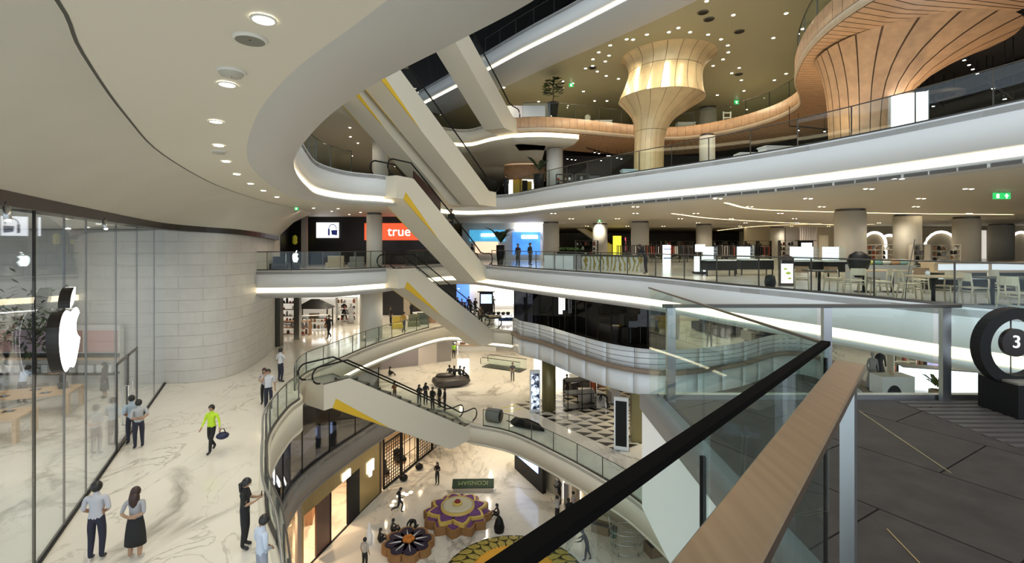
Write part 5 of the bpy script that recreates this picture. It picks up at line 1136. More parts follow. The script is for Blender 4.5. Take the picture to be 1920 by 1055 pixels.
t = thing('bag', 'black sack standing beside the seated person by the lotus', 'bag', (*P(936,996,0),0)); m = MB(); m.lathe([(.3,0),(.34,.3),(.22,.75),(.08,.95)], 10); obj('sack', m, BLACK, t); m = MB(); m.tube([(-.06,0,.93),(0,0,1.05),(.06,0,.93)], .02, 5); obj('handle', m, BLACK, t)
m = MB(); m.lathe([(.2,0),(.22,.5),(.1,.95),(.03,1.3)], 10, sy=.6); simple('white_sheet', 'white draped shape glinting on the marble before the gold shop', 'sheet', m, M('sheet2',(.85,.85,.85),.6), (*P(692,1020,0),0))
# ================================================================ cafe floor
PALE = M('pale_ash', (.58,.49,.34), .5); BRN = M('walnut', (.28,.15,.07), .45)
def make_chair(bm_):
    t = thing('cafe_chair', 'x', 'chair')
    m = MB(); m.box(-.22,.22,-.22,.22,.43,.46); obj('seat', m, PALE, t)
    m = MB(); q = []
    for z in (.62,.84):
        for i in range(5): x = -.21+.105*i; q += [(x, .23+.05*(1-(x/.21)**2), z)]
    q += [(x, y+.018, z) for x, y, z in q]
    m.add(q, [(i,i+1,6+i,5+i) for i in range(4)]+[(10+i,15+i,16+i,11+i) for i in range(4)]+[(i,i+1,11+i,10+i) for i in range(4)]+[(5+i,15+i,16+i,6+i) for i in range(4)]+[(0,5,15,10),(4,14,19,9)], 0); obj('backrest', m, bm_, t)
    for x in (-.2,.2):
        m = MB(); m.tube([(x*1.08,-.22,0),(x,-.19,.43)], .022, 6); obj('leg', m, PALE, t)
        m = MB(); m.tube([(x*1.08,.26,0),(x,.2,.43),(x,.24,.75)], .022, 6); obj('leg', m, PALE, t)
    m = MB(); m.tube([(-.2,-.2,.36),(.2,-.2,.36)], .015, 5); m.tube([(-.2,.2,.36),(.2,.2,.36)], .015, 5); m.tube([(-.2,-.2,.3),(-.2,.22,.3)], .012, 5); m.tube([(.2,-.2,.3),(.2,.22,.3)], .012, 5); obj('stretcher', m, PALE, t)
    return t
CH = {}
def chair(lab, px, py, rz, brown=False):
    loc = gpt(px, py, Z3); k = brown
    if k not in CH: CH[k] = make_chair(BRN if brown else PALE); o = CH[k]; o.location = loc; o.rotation_euler = (0,0,rz); o['label'] = lab; o['group'] = 'pale wooden cafe chairs'
    else: o = dup(CH[k], loc, rz, lab, 'pale wooden cafe chairs')
    return o
chair('brown backed cafe chair beside the lit food sign', 1503, 543, 2.6, True)
chair('brown backed cafe chair between the dark table and the black coat', 1563, 545, 2.2, True)
chair('pale cafe chair with a black coat heaped behind it', 1603, 551, 2.9)
chair('pale cafe chair in front of the wooden table with the colourful heap', 1652, 554, -1.9)
chair('pale cafe chair close to the thin upright rod', 1706, 560, 1.2)
chair('brown backed cafe chair at the table with the small jar', 1722, 549, 2.7, True)
chair('pale cafe chair with its back to the long black counter', 1776, 566, -1.3)
chair('pale cafe chair alone in front of the black counter', 1826, 570, 1.5)
chair('pale cafe chair cut by the frame edge', 1903, 583, 1.8)
chair('pale cafe chair far side of the wooden table beside the pale column', 1630, 545, .3)
chair('pale cafe chair behind the table at the frame edge', 1880, 560, .2)
def table(lab, px, py, w_, d_, topm, h=.74, ped=True, rz=0):
    t = thing('cafe_table', lab, 'table', gpt(px, py, Z3), rz, 'cafe tables'); m = MB(); m.box(-w_/2,w_/2,-d_/2,d_/2,h-.035,h); obj('tabletop', m, topm, t)
    for x in ([0] if w_ < 1.3 else [-w_*.3,w_*.3]):
        m = MB(); m.lathe([(.045,0.02),(.045,h-.03)], 8, (x,0,0)); obj('pedestal', m, BLACK, t); m = MB(); m.lathe([(.28,0),(.28,.015),(.06,.03)], 14, (x,0,0)); obj('base', m, BLACK, t)
    return t
DTOP = M('dark_tabletop', (.05,.045,.04), .4)
table('dark topped cafe table beside the lit food sign', 1536, 548, .75, .7, DTOP)
table('long wooden cafe table before the largest round column', 1646, 547, 1.6, .8, OAK)
table('wooden cafe table on one dark pedestal carrying a small jar', 1750, 567, 1.25, .75, OAK)
table('dark cafe table by the frame edge in front of the counter', 1893, 572, 1.5, .8, DTOP)
x, y, z = gpt(1739,567,Z3); t = thing('jar', 'small pale jar on the wooden pedestal table', 'jar', (x,y,Z3+.74)); m = MB(); m.lathe([(.05,0),(.055,.1),(.04,.12)], 10); obj('body', m, WHITE, t); m = MB(); m.lathe([(.042,.12),(.042,.14)], 10); obj('lid', m, STEEL, t)
# colourful heap
x, y, z = gpt(1650,530,Z3); t = thing('goods_stand', 'stand heaped with red, green and yellow cloths between the two largest columns', 'stand', (x,y,Z3))
m = MB(); m.box(-1.1,1.1,-.5,.5,0,.75); obj('counter', m, M('grey_counter',(.45,.44,.43)), t)
for i, c in enumerate(((.5,.1,.1),(.6,.55,.15),(.2,.35,.3),(.65,.6,.5),(.55,.3,.15),(.3,.45,.4))):
    m = MB(); m.sphere((-.9+i*.36,0,.86), .25, 8, sz=.55); obj('cloth_heap', m, M('heap_c%d'%i, c, .8), t)
m = MB(); m.lathe([(.12,0),(.3,.3),(.38,.55),(.3,.78),(.1,.9)], 10, sy=.7); simple('coat_heap', 'black coat heaped on the chair back before the largest column', 'coat', m, BLACK, (*P(1610,545,Z3), Z3+.46))
# lit food sign and bag
t = thing('food_sign', 'lit upright board with a green and yellow food picture by the cafe railing', 'sign', gpt(1474,536,Z3), -.15)
m = MB(); m.box(-.26,.26,-.06,.06,0,1.1); m.add([(-.26,-.06,1.1),(.26,-.06,1.1),(.26,.06,1.1),(-.26,.06,1.1),(0,-.06,1.22),(0,.06,1.22)], [(0,1,4),(2,3,5),(0,4,5,3),(1,2,5,4)]); obj('board', m, M('dark_brown_board',(.05,.03,.02)), t)
m = MB(); m.box(-.2,.22,-.068,-.06,.12,1.0); s = obj('lit_panel', m, M('food_white',(1,.99,.93),emit=1.3), t)
m = MB()
for a, b, r in ((.05,.5,.10),(-.05,.66,.07),(.1,.3,.07)): m.add([(a+r*math.cos(k*.52),-.07,b+r*.6*math.sin(k*.52)) for k in range(12)], [tuple(range(12))])
obj('food_picture', m, M('food_green',(.35,.42,.08),emit=.4), s); m = MB(); m.box(-.2,.22,-.07,-.066,.86,1.0); obj('dark_header', m, BLACK, s)
m = MB(); m.lathe([(.14,0),(.2,.2),(.16,.45),(.05,.5)], 10); simple('bag', 'black bag on the floor beside the lit food sign', 'bag', m, BLACK, gpt(1444,540,Z3))
# display counters with glass cases
def vitrine(lab, px, py, w_, rz=0, case=None):
    t = thing('display_counter', lab, 'counter', gpt(px, py, Z3), rz); m = MB(); m.box(-w_/2,w_/2,-.35,.35,.3,.78); obj('body', m, BLACK, t); m = MB(); m.box(-w_/2,w_/2,-.37,.37,.78,.82); obj('top', m, WHITE, t)
    for x in (-w_/2+.05,w_/2-.05):
        for y in (-.3,.3): m = MB(); m.box(x-.025,x+.025,y-.025,y+.025,0,.3); obj('leg', m, BLACK, t)
    if case:
        for k in range(4): m = MB(); m.box(case[0],case[1],-.2,.2,.84+k*.17,.855+k*.17); obj('shelf_board', m, WHITE, t)
        m = MB(); m.box(case[0]-.02,case[1]+.02,-.23,.23,.82,1.5); obj('glass_case', m, GLASS, t)
        m = MB(); m.box(case[0],case[1],.21,.22,.84,1.48); obj('lit_back', m, M('case_glow',(.9,.96,1),emit=.7), t)
vitrine('black display counter with a lit glass case just past the plain column', 1347, 517, 1.5, 0, (-.7,-.15))
vitrine('black display counter with a lit glass case, second along the cafe railing', 1414, 515, 1.7, 0, (-.8,-.1))
vitrine('black display counter with a lit glass case beside the wavy panelled wall', 1509, 520, 1.6, 0, (-.6,.55))
vitrine('black display counter with a lit glass case touching the largest column', 1563, 521, 1.0, 0, (-.4,.4))
# long counter with wood edged glass
t = thing('bar_counter', 'long black bar counter with a wood edged lit glass top at the frame edge', 'counter', (14.7,16.9,Z3), .04)
m = MB(); m.box(0,7,-.3,.35,0,.62); obj('front', m, BLACK, t); m = MB(); m.box(-.05,7,-.38,.4,.62,.68); obj('ledge', m, OAK, t)
for i in range(3): m = MB(); m.box(.05+i*2,1.95+i*2,-.2,-.18,.7,.92); obj('lit_pane', m, M('pane_glow',(.75,.78,.85),emit=.45), t); m = MB(); m.box(1.95+i*2,2.05+i*2,-.22,.3,.68,.92); obj('post', m, OAK, t)
m = MB(); m.box(-.05,7,-.25,.4,.92,.97); obj('top', m, OAK, t); m = MB(); m.box(-.05,.1,-.22,.3,.68,.92); obj('post', m, OAK, t); m = MB(); m.tube([(-.1,-.45,.42),(7,-.45,.42)], .03, 6); obj('foot_rail', m, STEEL, t)
m = MB(); m.tube([(0,0,0),(.04,0,.5),(.28,0,1.75)], .012, 5); m.lathe([(.12,0),(.12,.02)], 10); simple('rod_stand', 'thin dark upright rod behind the cafe railing', 'stand', m, DSTEEL, gpt(1697,562,Z3))
# reception counter, planter, tall printed counter
a, b = Vector((2.2,32.6)), Vector((7.6,28.2)); d = (b-a); L_ = d.length; d.normalize()
t = thing('reception_counter', 'long counter with white panels and a botanical printed front', 'counter', (a.x,a.y,Z3), math.atan2(d.y,d.x))
for k in range(3): m = MB(); m.box(k*.78+.02,k*.78+.75,-.05,.5,0,.88); obj('front_panel', m, WHITE, t)
m = MB(); m.box(2.34,2.9,-.05,.5,0,.9); obj('grey_end', m, GREYP, t); m = MB(); m.box(0,2.9,-.1,.55,.9,.98); obj('stone_top', m, M('stone_top',(.2,.19,.18)), t)
bp = M('botanical_print', (.5,.46,.36), .3); tt = bp.node_tree; n_ = tt.nodes.new('ShaderNodeTexWave'); n_.inputs['Scale'].default_value = 1.1; n_.inputs['Distortion'].default_value = 9; c_ = tt.nodes.new('ShaderNodeTexCoord'); r_ = tt.nodes.new('ShaderNodeValToRGB'); e = r_.color_ramp.elements
e[0].color = (.55,.55,.5,1); e[0].position = .35; e[1].color = (.30,.22,.05,1); e[1].position = .8; q = e.new(.6); q.color = (.62,.58,.48,1); tt.links.new(c_.outputs['Object'], n_.inputs[0]); tt.links.new(n_.outputs['Fac'], r_.inputs[0]); tt.links.new(r_.outputs[0], tt.nodes['Principled BSDF'].inputs['Base Color'])
for k in range(3): m = MB(); m.box(2.95+k*1.32,4.24+k*1.32,-.05,.5,0,.86); obj('printed_panel', m, bp, t)
m = MB(); m.box(2.9,L_,-.1,.55,.86,.96); obj('dark_top', m, DTOP, t)
p = a+d*1.9+Vector((-d.y,d.x))*.25
t = thing('planter', 'long box of green plants standing on the reception counter', 'planter', (p.x,p.y,Z3+.98), math.atan2(d.y,d.x)); m = MB(); m.box(-.95,.95,-.14,.14,0,.16); obj('box', m, BLACK, t)
for i in range(26): x = -.9+i*.07; m = leaf((x+random.uniform(-.1,.1),random.uniform(-.1,.1),.3), (x+random.uniform(-.2,.2),random.uniform(-.2,.1),.42), i*2.1, .09); m.v = [(v[0] if k else x, v[1], max(.15,v[2])) for k, v in enumerate(m.v)]; obj('leaf', m, LEAFG if i % 3 else M('leaf_lime',(.16,.2,.04),.5), t)
# palm by the railing
pot('tall black pot with large dark palm leaves by the escalator landing', 938, 496, Z3, BLACK, .33, 1.55, (11, 1.9, LEAFD), dd=.4)
pot('tall black pot with a large dark leafed plant on the floor above the cafe', 1012, 357, Z4, BLACK, .4, 1.3, (8, 1.6, LEAFD), dd=1.2)
# blue lit shop
w = MB(); w.box(-5.2,4.2,50,50.2,Z3,20); struct('wall_shop', w, M('pale_shop',(.6,.6,.6)))
def glow(nm, lab, px0, px1, py0, py1, d, m_): 
    x0, _, z1 = D(px0, py0, d); x1, _, z0 = D(px1, py1, d); b = MB(); b.box((x0-x1)/2,(x1-x0)/2,-.05,50-d-.002 if d > 49.7 or d < 49.5 else .149,(z0-z1)/2,(z1-z0)/2); return simple(nm, lab, 'light', b, m_, ((x0+x1)/2, d, (z0+z1)/2))
BLU1 = M('aqua_glow',(.06,.3,.5),emit=.8,noise=.5,scale=.9); BLU2 = M('azure_glow',(.05,.2,.6),emit=1.0,noise=.5,scale=.9); WGL = M('bar_glow',(1,1,1),emit=2.5)
glow('picture_lightbox','aqua lit picture wall behind the palm pot',880,947,431,452,49.8,BLU1); glow('picture_lightbox','blue lit picture wall beside the palm pot',961,1013,435,477,49.8,BLU2)
glow('picture_lightbox','warm lit shop window below the aqua picture wall',891,934,453,474,49.8,M('peach_glow',(.9,.62,.42),emit=.8))
glow('light_bar','white light bar on the aqua picture wall',902,928,438,443,49.6,WGL); glow('light_bar','white light bar on the blue picture wall',978,1008,441,447,49.6,WGL)
glow('light_bar','long white light bar under the ceiling before the blue picture wall',965,1030,424,430,49.4,WGL)
# far escalator and yellow sign
t = thing('escalator', 'distant pale escalator with a yellow stripe beyond the round columns', 'escalator', (9.8,64,Z3), 0); m = MB(); m.add([(0,-.6,3.7),(-1.2,-.6,3.7),(1.9,-.6,1.6),(3.3,-.6,1.6),(0,.6,3.7),(-1.2,.6,3.7),(1.9,.6,1.6),(3.3,.6,1.6)],[(0,1,2,3),(4,7,6,5),(0,3,7,4),(1,5,6,2),(2,6,7,3),(0,4,5,1)]); obj('truss', m, CREAM, t)
m = MB(); m.add([(-.1,-.62,3.6),(.1,-.62,3.6),(3.2,-.62,1.7),(3.0,-.62,1.6)],[(0,1,2,3)]); obj('stripe', m, YEL, t); m = MB(); m.box(1.9,3.4,-.6,.6,0,1.6); obj('foot', m, CREAM, t)
t = thing('shop_sign_pylon', 'yellow and black lit pylon between two pale columns', 'sign', (13.6,62,Z3)); m = MB(); m.box(-.55,.5,-.1,.1,0,2.7); obj('body', m, M('yellow_glow',(.8,.7,.05),emit=.9), t); m = MB(); m.box(.5,1.6,-.1,.1,0,2.6); obj('black_panel', m, BLACK, t); m = MB(); m.box(.95,1.1,-.12,-.1,.8,2.5); obj('red_stripe', m, M('red_glow',(.7,.1,.15),emit=.6), t)
t = thing('sign_totem', 'slim white lit totem with blue bands among the dark clothes shops', 'sign', gpt(1250,497,Z3)); m = MB(); m.box(-.28,.28,-.08,.08,0,1.55); obj('body', m, M('totem_glow',(.9,.95,1),emit=1.4), t); m = MB(); m.box(-.28,.28,-.085,-.08,.5,.6); m.box(-.28,.28,-.085,-.08,1.2,1.27); obj('band', m, M('blue_band',(.05,.15,.5)), t)
t = thing('display_stand', 'white lit cube on a black tall stand next to the plain round column', 'stand', gpt(1312,513,Z3)); m = MB(); m.box(-.3,.3,-.3,.3,.0,.12); obj('base', m, BLACK, t); m = MB(); m.box(-.28,.28,-.1,.1,.12,.95); obj('body', m, M('stand_glow',(.9,.92,.95),emit=.5), t); m = MB(); m.box(-.04,.04,-.14,.14,.12,1.2); obj('post', m, BLACK, t); m = MB(); m.box(-.18,.22,-.18,.18,1.2,1.6); obj('lit_cube', m, M('cube_glow',(1,1,1),emit=1.2), t)
# clothes shops in the distance: shelves and rails with goods
def rail(lab, px, py, n, w_=1.6, cols=GOODS):
    t = thing('clothes_rail', lab, 'clothes rail', gpt(px, py, Z3), random.uniform(-.4,.4)); 
    for s in (-1,1): m = MB(); m.tube([(s*w_/2,0,0),(s*w_/2,0,1.5)], .025, 5); obj('upright', m, BLACK, t)
    m = MB(); m.tube([(-w_/2,0,1.5),(w_/2,0,1.5)], .02, 5); obj('bar', m, BLACK, t)
    for i in range(n): x = -w_/2+.12+i*(w_-.2)/n; m = MB(); m.cbox((x,0,1.05), .07, .42, random.uniform(.7,1.0)); obj('garment', m, random.choice(cols), t)
DG = [M('g_black',(.03,.03,.03)), M('g_dkbrown',(.07,.04,.03)), M('g_white',(.8,.8,.78)), M('g_char',(.1,.1,.11)), M('g_red',(.4,.08,.05))]
for i, (px, py) in enumerate(((1178,494),(1205,491),(1228,492),(1270,491),(1290,492),(1360,493),(1378,496),(1400,492),(1425,493))):
    rail(['clothes rail of mixed garments beside the column behind the leaning man','clothes rail of dark garments just behind the leaning man','clothes rail of garments before the white totem','clothes rail past the white totem','clothes rail beside the white lit cube','clothes rail behind the first glass case','clothes rail between the two black counters','clothes rail behind the second glass case','clothes rail before the slim far column'][i], px, py, 9, 1.9, DG)
for i, (px, py, w_) in enumerate(((1190,486,2.1),(1222,485,2.1),(1262,485,1.6),(1286,484,1.6),(1350,485,1.5),(1372,484,1.5),(1410,484,1.5),(1432,485,1.5),(1100,488,2.2),(1480,488,2.0),(1635,499,1.2),(1757,505,1.2),(1722,500,1.0),(1660,498,1.1),(1781,498,1.2))):
    shelf('display_shelf', 'far shop shelf of goods '+['behind the leaning man','left of the white totem','behind the white totem','beside the white lit cube','past the plain round column','over the first black counter','over the second black counter','by the slim far column','behind the planter counter','in front of the wavy wall','at the foot of the first white arch','close to the bar counter end','between the second large column and the bar','under the second white arch','under the arch beyond the second column'][i].replace('left of','just before'), px, py, w_, 2.0 if i < 10 else 1.6, Z3, M('shelf_dk',(.07,.065,.06)) if i < 10 else M('shelf_lt',(.6,.57,.5)), 4, DG if i < 10 else GOODS)
for i, (x0, x1, y, h, m_) in enumerate(((12,31,76,2.0,'dark_wall'),(33,46,80,2.1,'dark_wall'))):
    w = MB(); w.box(x0,x1,y,y+.2,Z3,Z3+h); struct('wall_shop', w, MATS[m_])
w = MB(); w.box(30,60,62,62.2,Z3,20); struct('wall_shop', w, M('cream_shop',(.66,.58,.42)))
# wavy panelled walls, arches
wv = M('wavy_panel', (.62,.56,.55), .5); tt = wv.node_tree; n_ = tt.nodes.new('ShaderNodeTexWave'); n_.inputs['Scale'].default_value = 1.3; n_.inputs['Distortion'].default_value = 2.5; n_.inputs['Detail Scale'].default_value = .4; c_ = tt.nodes.new('ShaderNodeTexCoord'); u_ = tt.nodes.new('ShaderNodeBump'); u_.inputs['Strength'].default_value = .6; u_.inputs['Distance'].default_value = .1
tt.links.new(c_.outputs['Object'], n_.inputs[0]); tt.links.new(n_.outputs['Fac'], u_.inputs['Height']); tt.links.new(u_.outputs[0], tt.nodes['Principled BSDF'].inputs['Normal'])
def wallpiece(nm, lab, px0, px1, d, h, m_, th=.15): x0, x1 = (px0-960)/FPX*d, (px1-960)/FPX*d; b = MB(); b.box((x0-x1)/2,(x1-x0)/2,0,th,0,h); return simple(nm, lab, 'wall panel', b, m_, ((x0+x1)/2, d, Z3))
wallpiece('relief_wall','pinkish wavy relief panel by the tall grey pier in the cafe',1501,1532,50,3.4,wv); wallpiece('grey_pier','tall grey pier beside the slim pale column',1473,1503,51,3.4,GREYP)
wallpiece('relief_wall','wide pinkish wavy relief wall at the back near the frame edge',1852,1903,54,3.2,wv); wallpiece('lit_niche','bright narrow wall piece before the wide wavy relief',1838,1853,54.5,3.2,M('niche_white',(.85,.82,.74),emit=.4)); wallpiece('shop_door','cream door panel with a dark picture beside the largest column',1536,1553,52,2.6,CREAM)
def arch(lab, px, w_, h, d):
    t = thing('shop_arch', lab, 'arch', ((px-960)/FPX*d, d, Z3)); r = w_/2; pts = [(-r,0,0),(-r,0,h-r)]+[(-r*math.cos(math.pi*i/10),0,h-r+r*math.sin(math.pi*i/10)) for i in range(11)]+[(r,0,h-r),(r,0,0)]
    m = MB(); m.tube(pts, .16, 6); obj('glowing_rim', m, M('arch_glow',(1,.97,.88),emit=.9), t); m = MB(); m.box(-r,r,.2,.3,0,h-r); m.add([(-r*math.cos(math.pi*i/10),.25,h-r+r*math.sin(math.pi*i/10)) for i in range(11)], [tuple(range(11))]); obj('inner_wall', m, M('arch_inner',(.45,.38,.27)), t)
arch('white rimmed arch between the two largest columns', 1640, 2.6, 3.0, 56); arch('second white rimmed arch closer to the second large column', 1668, 2.4, 2.7, 57); arch('white rimmed arch just beyond the second large column', 1765, 4.0, 3.1, 57); arch('white rimmed arch at the frame edge', 1915, 2.6, 3.0, 55)
kiosk('dark kiosk with a bright screen between the two largest columns', 1636, 499, Z3, M('kiosk_w',(.9,.88,1),emit=.9), 1.9, 1.2, dd=8)
# green exit signs
def exitsign(lab, px, py, z, two=False, s=1):
    x, y = P(px, py, z); t = thing('exit_sign', lab, 'exit sign', (x,y,z)); g = M('exit_green',(.02,.42,.10),emit=.9); wg = M('exit_white',(.9,1,.92),emit=1.6)
    for k, o in enumerate((-.17,.17) if two else (0,)):
        m = MB(); m.box(o*s-.16*s,o*s+.16*s,-.03,.03,-.3*s,-.05); b = obj('lit_panel', m, g, t)
        m = MB(); m.lathe([(.02,0),(.02,.01)],8); m = MB(); c = o*s
        if k == 0: m.add([(c-.06*s,-.034,-.26*s),(c+.05*s,-.034,-.26*s),(c+.05*s,-.034,-.1*s),(c-.06*s,-.034,-.1*s)],[(0,1,2,3)])
        else: m.add([(c-.09*s,-.034,-.18*s),(c,-.034,-.08*s),(c+.09*s,-.034,-.18*s),(c+.03*s,-.034,-.18*s),(c+.03*s,-.034,-.27*s),(c-.03*s,-.034,-.27*s),(c-.03*s,-.034,-.18*s)],[(0,1,2),(6,3,4,5)])
        obj('pictogram', m, wg, b)
    m = MB(); m.tube([(-.1*s,0,0),(-.1*s,0,-.06)], .01, 4); m.tube([(.1*s,0,0),(.1*s,0,-.06)], .01, 4); obj('hanger', m, DSTEEL, t)
exitsign('green twin exit sign under the cafe ceiling near the frame edge', 1878, 359, 20.0, True, 1.05)
exitsign('small green exit sign over the dark shop balcony', 556, 387, 20.0, False, .7); exitsign('small green exit sign on the cafe ceiling beside a pale column', 1124, 411, 20.0, False, .8)
exitsign('green exit sign on the olive ceiling above the potted tree', 1071, 155, Z6-1.8, False, 1.1); exitsign('green exit sign on the olive ceiling past the pale column', 1381, 187, Z6-1.8, False, 1.3)

# ================================================================ upper floors
def cabinet(lab, px, d, w_, h, m_, z=Z4, rz=0):
    t = thing('display_cabinet', lab, 'cabinet', ((px-960)/FPX*d, d, z), rz); m = MB(); m.box(-w_/2,w_/2,-.35,.35,0,h); obj('body', m, m_, t); m = MB(); m.box(-w_/2-.04,w_/2+.04,-.4,.4,h,h+.06); obj('top', m, m_, t)
    n = max(1, int(w_/.7))
    for i in range(n): a = -w_/2+.06+i*(w_-.1)/n; m = MB(); m.box(a,a+(w_-.1)/n-.05,-.38,-.35,h*.45,h*.9); obj('drawer', m, M('cab_front',(.62,.62,.6)), t)
cabinet('white cabinets behind the upper glass, lower of the two', 1408, 26.5, 1.5, 1.15, WHITE); cabinet('long white cabinet behind the upper glass beside the tree column', 1462, 25.5, 2.0, 1.3, WHITE, rz=.1)
cabinet('low white counter behind the upper glass past the gold column', 1370, 27.5, 1.4, .75, WHITE); 
t = thing('wood_counter', 'long wooden counter behind the gold column on the upper floor', 'counter', (10.5,40,Z4)); m = MB(); m.box(-3.5,7,-.3,.3,0,1.0); obj('front', m, WOOD, t); m = MB(); m.box(-3.6,7.1,-.4,.4,1.0,1.07); obj('top', m, WOODL, t)
kiosk('black framed screen behind the upper glass before the gold column', 1132, 352, Z4, M('scr_dim',(.1,.11,.12)), 1.55, 1.3, dd=4.5)
for i, (px, w_) in enumerate(((1070,1.2),(1108,1.0))):
    shelf('display_shelf', ['dark shelf of goods behind the upper glass beyond the leafy plant','dark shelf of goods behind the upper glass next to the black screen'][i], px, 352, w_, 1.5, Z4, M('shelf_dk',(.07,.065,.06)), 3, GOODS, dd=4)
cabinet('pale blue box counter just before the gold column foot', 1178, 32.0, .9, 1.1, M('pale_blue',(.45,.6,.66)))
t = thing('shop_booth', 'rounded white and yellow lit shop booth behind the leafy plant', 'booth', ((985-960)/FPX*46, 46, Z4)); m = MB(); m.box(-1.6,1.6,0,.2,0,3.2); obj('lit_back', m, M('booth_glow',(1,.97,.88),emit=1.1), t)
m = MB(); m.lathe([(1.9,2.3),(2.1,2.9),(2.0,3.7)], 20, cap=False, sy=.5); obj('wood_fascia', m, WOOD, t); m = MB(); m.box(-1.2,-.3,-.3,.0,0,2.4); m.box(.2,.6,-.3,0,0,2.2); obj('yellow_panel', m, M('yellow_booth',(.6,.48,.05)), t); m = MB(); m.box(-.3,.2,-.3,0,0,2.3); obj('dark_panel', m, BLACK, t)
m = MB(); m.box(-1.3,1.9,0,.2,0,2.5); simple('white_hoarding', 'pale lilac hoarding at the far end of the wooden balcony', 'hoarding', m, M('lilac_white',(.62,.62,.72),.6), (.9,40.5,Z5))
# potted tree on the wooden balcony
x, y = (1037-960)/FPX*35.9, 35.9
t = thing('potted_tree', 'small round crowned tree in a tall black ribbed pot on the wooden balcony', 'tree', (x,y,Z5)); m = MB(); m.lathe([(.27,0),(.42,1.3),(.44,1.38),(.38,1.38),(.36,1.25)], 16); obj('pot', m, BLACK, t)
m = MB(); m.tube([(0,0,1.25),(.03,0,1.8),(0,0,2.4)], .04, 6); obj('trunk', m, M('bark',(.08,.05,.03),.8), t)
for i in range(120):
    a = random.uniform(0, 6.28); r = .72*random.random()**.4; zz = 2.55+random.uniform(-.75,.8)*(1-(r/.9)**2)**.5; cx, cy = r*math.cos(a), r*math.sin(a)
    m = MB(); e1 = Vector((math.cos(a), math.sin(a), random.uniform(-.3,.5)))*.24; e2 = Vector((-math.sin(a), math.cos(a), random.uniform(-.3,.3)))*.12; c_ = Vector((cx, cy, zz)); m.add([c_-e1, c_+e2, c_+e1, c_-e2, c_+Vector((0,0,.03))], [(0,1,4),(1,2,4),(2,3,4),(3,0,4)]); obj('leaf', m, LEAFD if i % 4 else M('leaf_lime2',(.14,.18,.03),.5), t)
t = thing('ladder', 'short white ladder leaning behind the wooden fascia beside the pale column', 'ladder', ((1363-960)/FPX*40.5, 40.5, Z5))
for s in (-1,1): m = MB(); m.box(s*.3-.05,s*.3+.05,-.04,.04,0,2.0); obj('rail', m, WHITE, t)
for k in range(5): m = MB(); m.box(-.3,.3,-.03,.03,.25+k*.4,.33+k*.4); obj('rung', m, WHITE, t)
t = thing('wrapped_statue', 'pale wrapped figure standing behind the wooden balcony fascia', 'figure', ((1102-960)/FPX*40, 40, Z5)); m = MB(); m.lathe([(.4,0),(.42,.5),(.3,1.0),(.22,1.2),(.25,1.45),(.1,1.6)], 12); obj('wrapping', m, M('wrap',(.5,.48,.42),.6,noise=.2), t); m = MB(); m.box(-.5,.5,-.4,.4,0,.1); obj('base', m, WHITE, t)
cabinet('low white cart behind the wooden balcony fascia beside the wrapped figure', 1130, 40, 1.4, 1.0, WHITE, Z5); cabinet('white cart with boxes beside the pale column on the wooden balcony', 1285, 42, 1.5, 1.35, WHITE, Z5); cabinet('dark cabinet behind the white ladder', 1350, 43, 1.6, 1.6, BLACK, Z5)
w = MB(); w.box(12,60,60,60.2,Z5,Z5+2); struct('wall_low', w, WOOD)

# ================================================================ lower floor seen past the deck
for i, (px, py, lb, m_) in enumerate(((1650,690,'black dressed mannequin beyond the deck edge',BLACK),(1636,700,'grey dressed mannequin beside the black one beyond the deck edge',GREYP))):
    mannequin(lb, px, py+28, Z2, m_)
column(1690, 40, 27, Z2, Z3-1.7, M('cream_column',(.72,.64,.48)))
column(1720, 30, 30, Z2, Z3-1.7, M('cream_column',(.72,.64,.48)))
x, y, z = D(1712,690,34); m = MB(); m.box(-1.6,1.6,0,.2,0,3); simple('lightbox', 'blue glowing panel behind the cream column beyond the deck', 'light', m, M('blue_glow2',(.15,.2,.95),emit=1.0), (x+1.4,y,Z2))
shelf('display_shelf','shelf with red and white goods beside the blue glow beyond the deck',1752,720,1.2,1.9,Z2,M('shelf_lt',(.6,.57,.5)),3,GOODS,dd=2)
pot('leafy green plant in a pot below the deck railing post', 1742, 742, Z2, M('pot_tan',(.3,.22,.13)), .3, .4, (14,.8,LEAFG), dd=-.4)
t = thing('counter', 'white curved counter with a dark arched opening beyond the deck edge', 'counter', (*P(1672,738,Z2), Z2)); m = MB(); m.box(-.75,.75,-.4,.4,0,.9); obj('body', m, WHITE, t); m = MB(); m.add([(.35*math.cos(math.pi*i/10)-.2,-.41,.02+.5*math.sin(math.pi*i/10)) for i in range(11)],[tuple(range(11))]); obj('dark_opening', m, BLACK, t); m = MB(); m.sphere((0,0,.97),.1,8); obj('knob', m, OAK, t)
t = thing('lit_rail_stand_in', 'glowing white panels standing in for the white railing below the level sign', 'counter', (20.6,23.0,Z2), -.35)  # made-up glowing block in place of a white railing panel
for i in range(4): m = MB(); m.box(-1.6+i*1.05,-.6+i*1.05,-.3,.3,0,1.05); obj('lit_panel', m, M('rail_panel_glow',(.95,.96,1),emit=.9), t)
m = MB(); m.box(-1.65,2.65,-.36,.36,1.05,1.1); obj('top', m, GREYP, t)
for i, (px, py, lb) in enumerate(((1778,712,'dark goods on a shelf above the glowing stand-in panels'),(1810,715,'second shelf of dark goods above the glowing stand-in panels'))):
    shelf('display_shelf', lb, px, py, .85, 1.6, Z2, M('shelf_dk',(.07,.065,.06)), 3, GOODS, dd=3)
w = MB(); w.box(14,50,44,44.2,Z2,Z3-1.7); struct('wall_shop', w, M('warm_pale',(.6,.54,.42)))
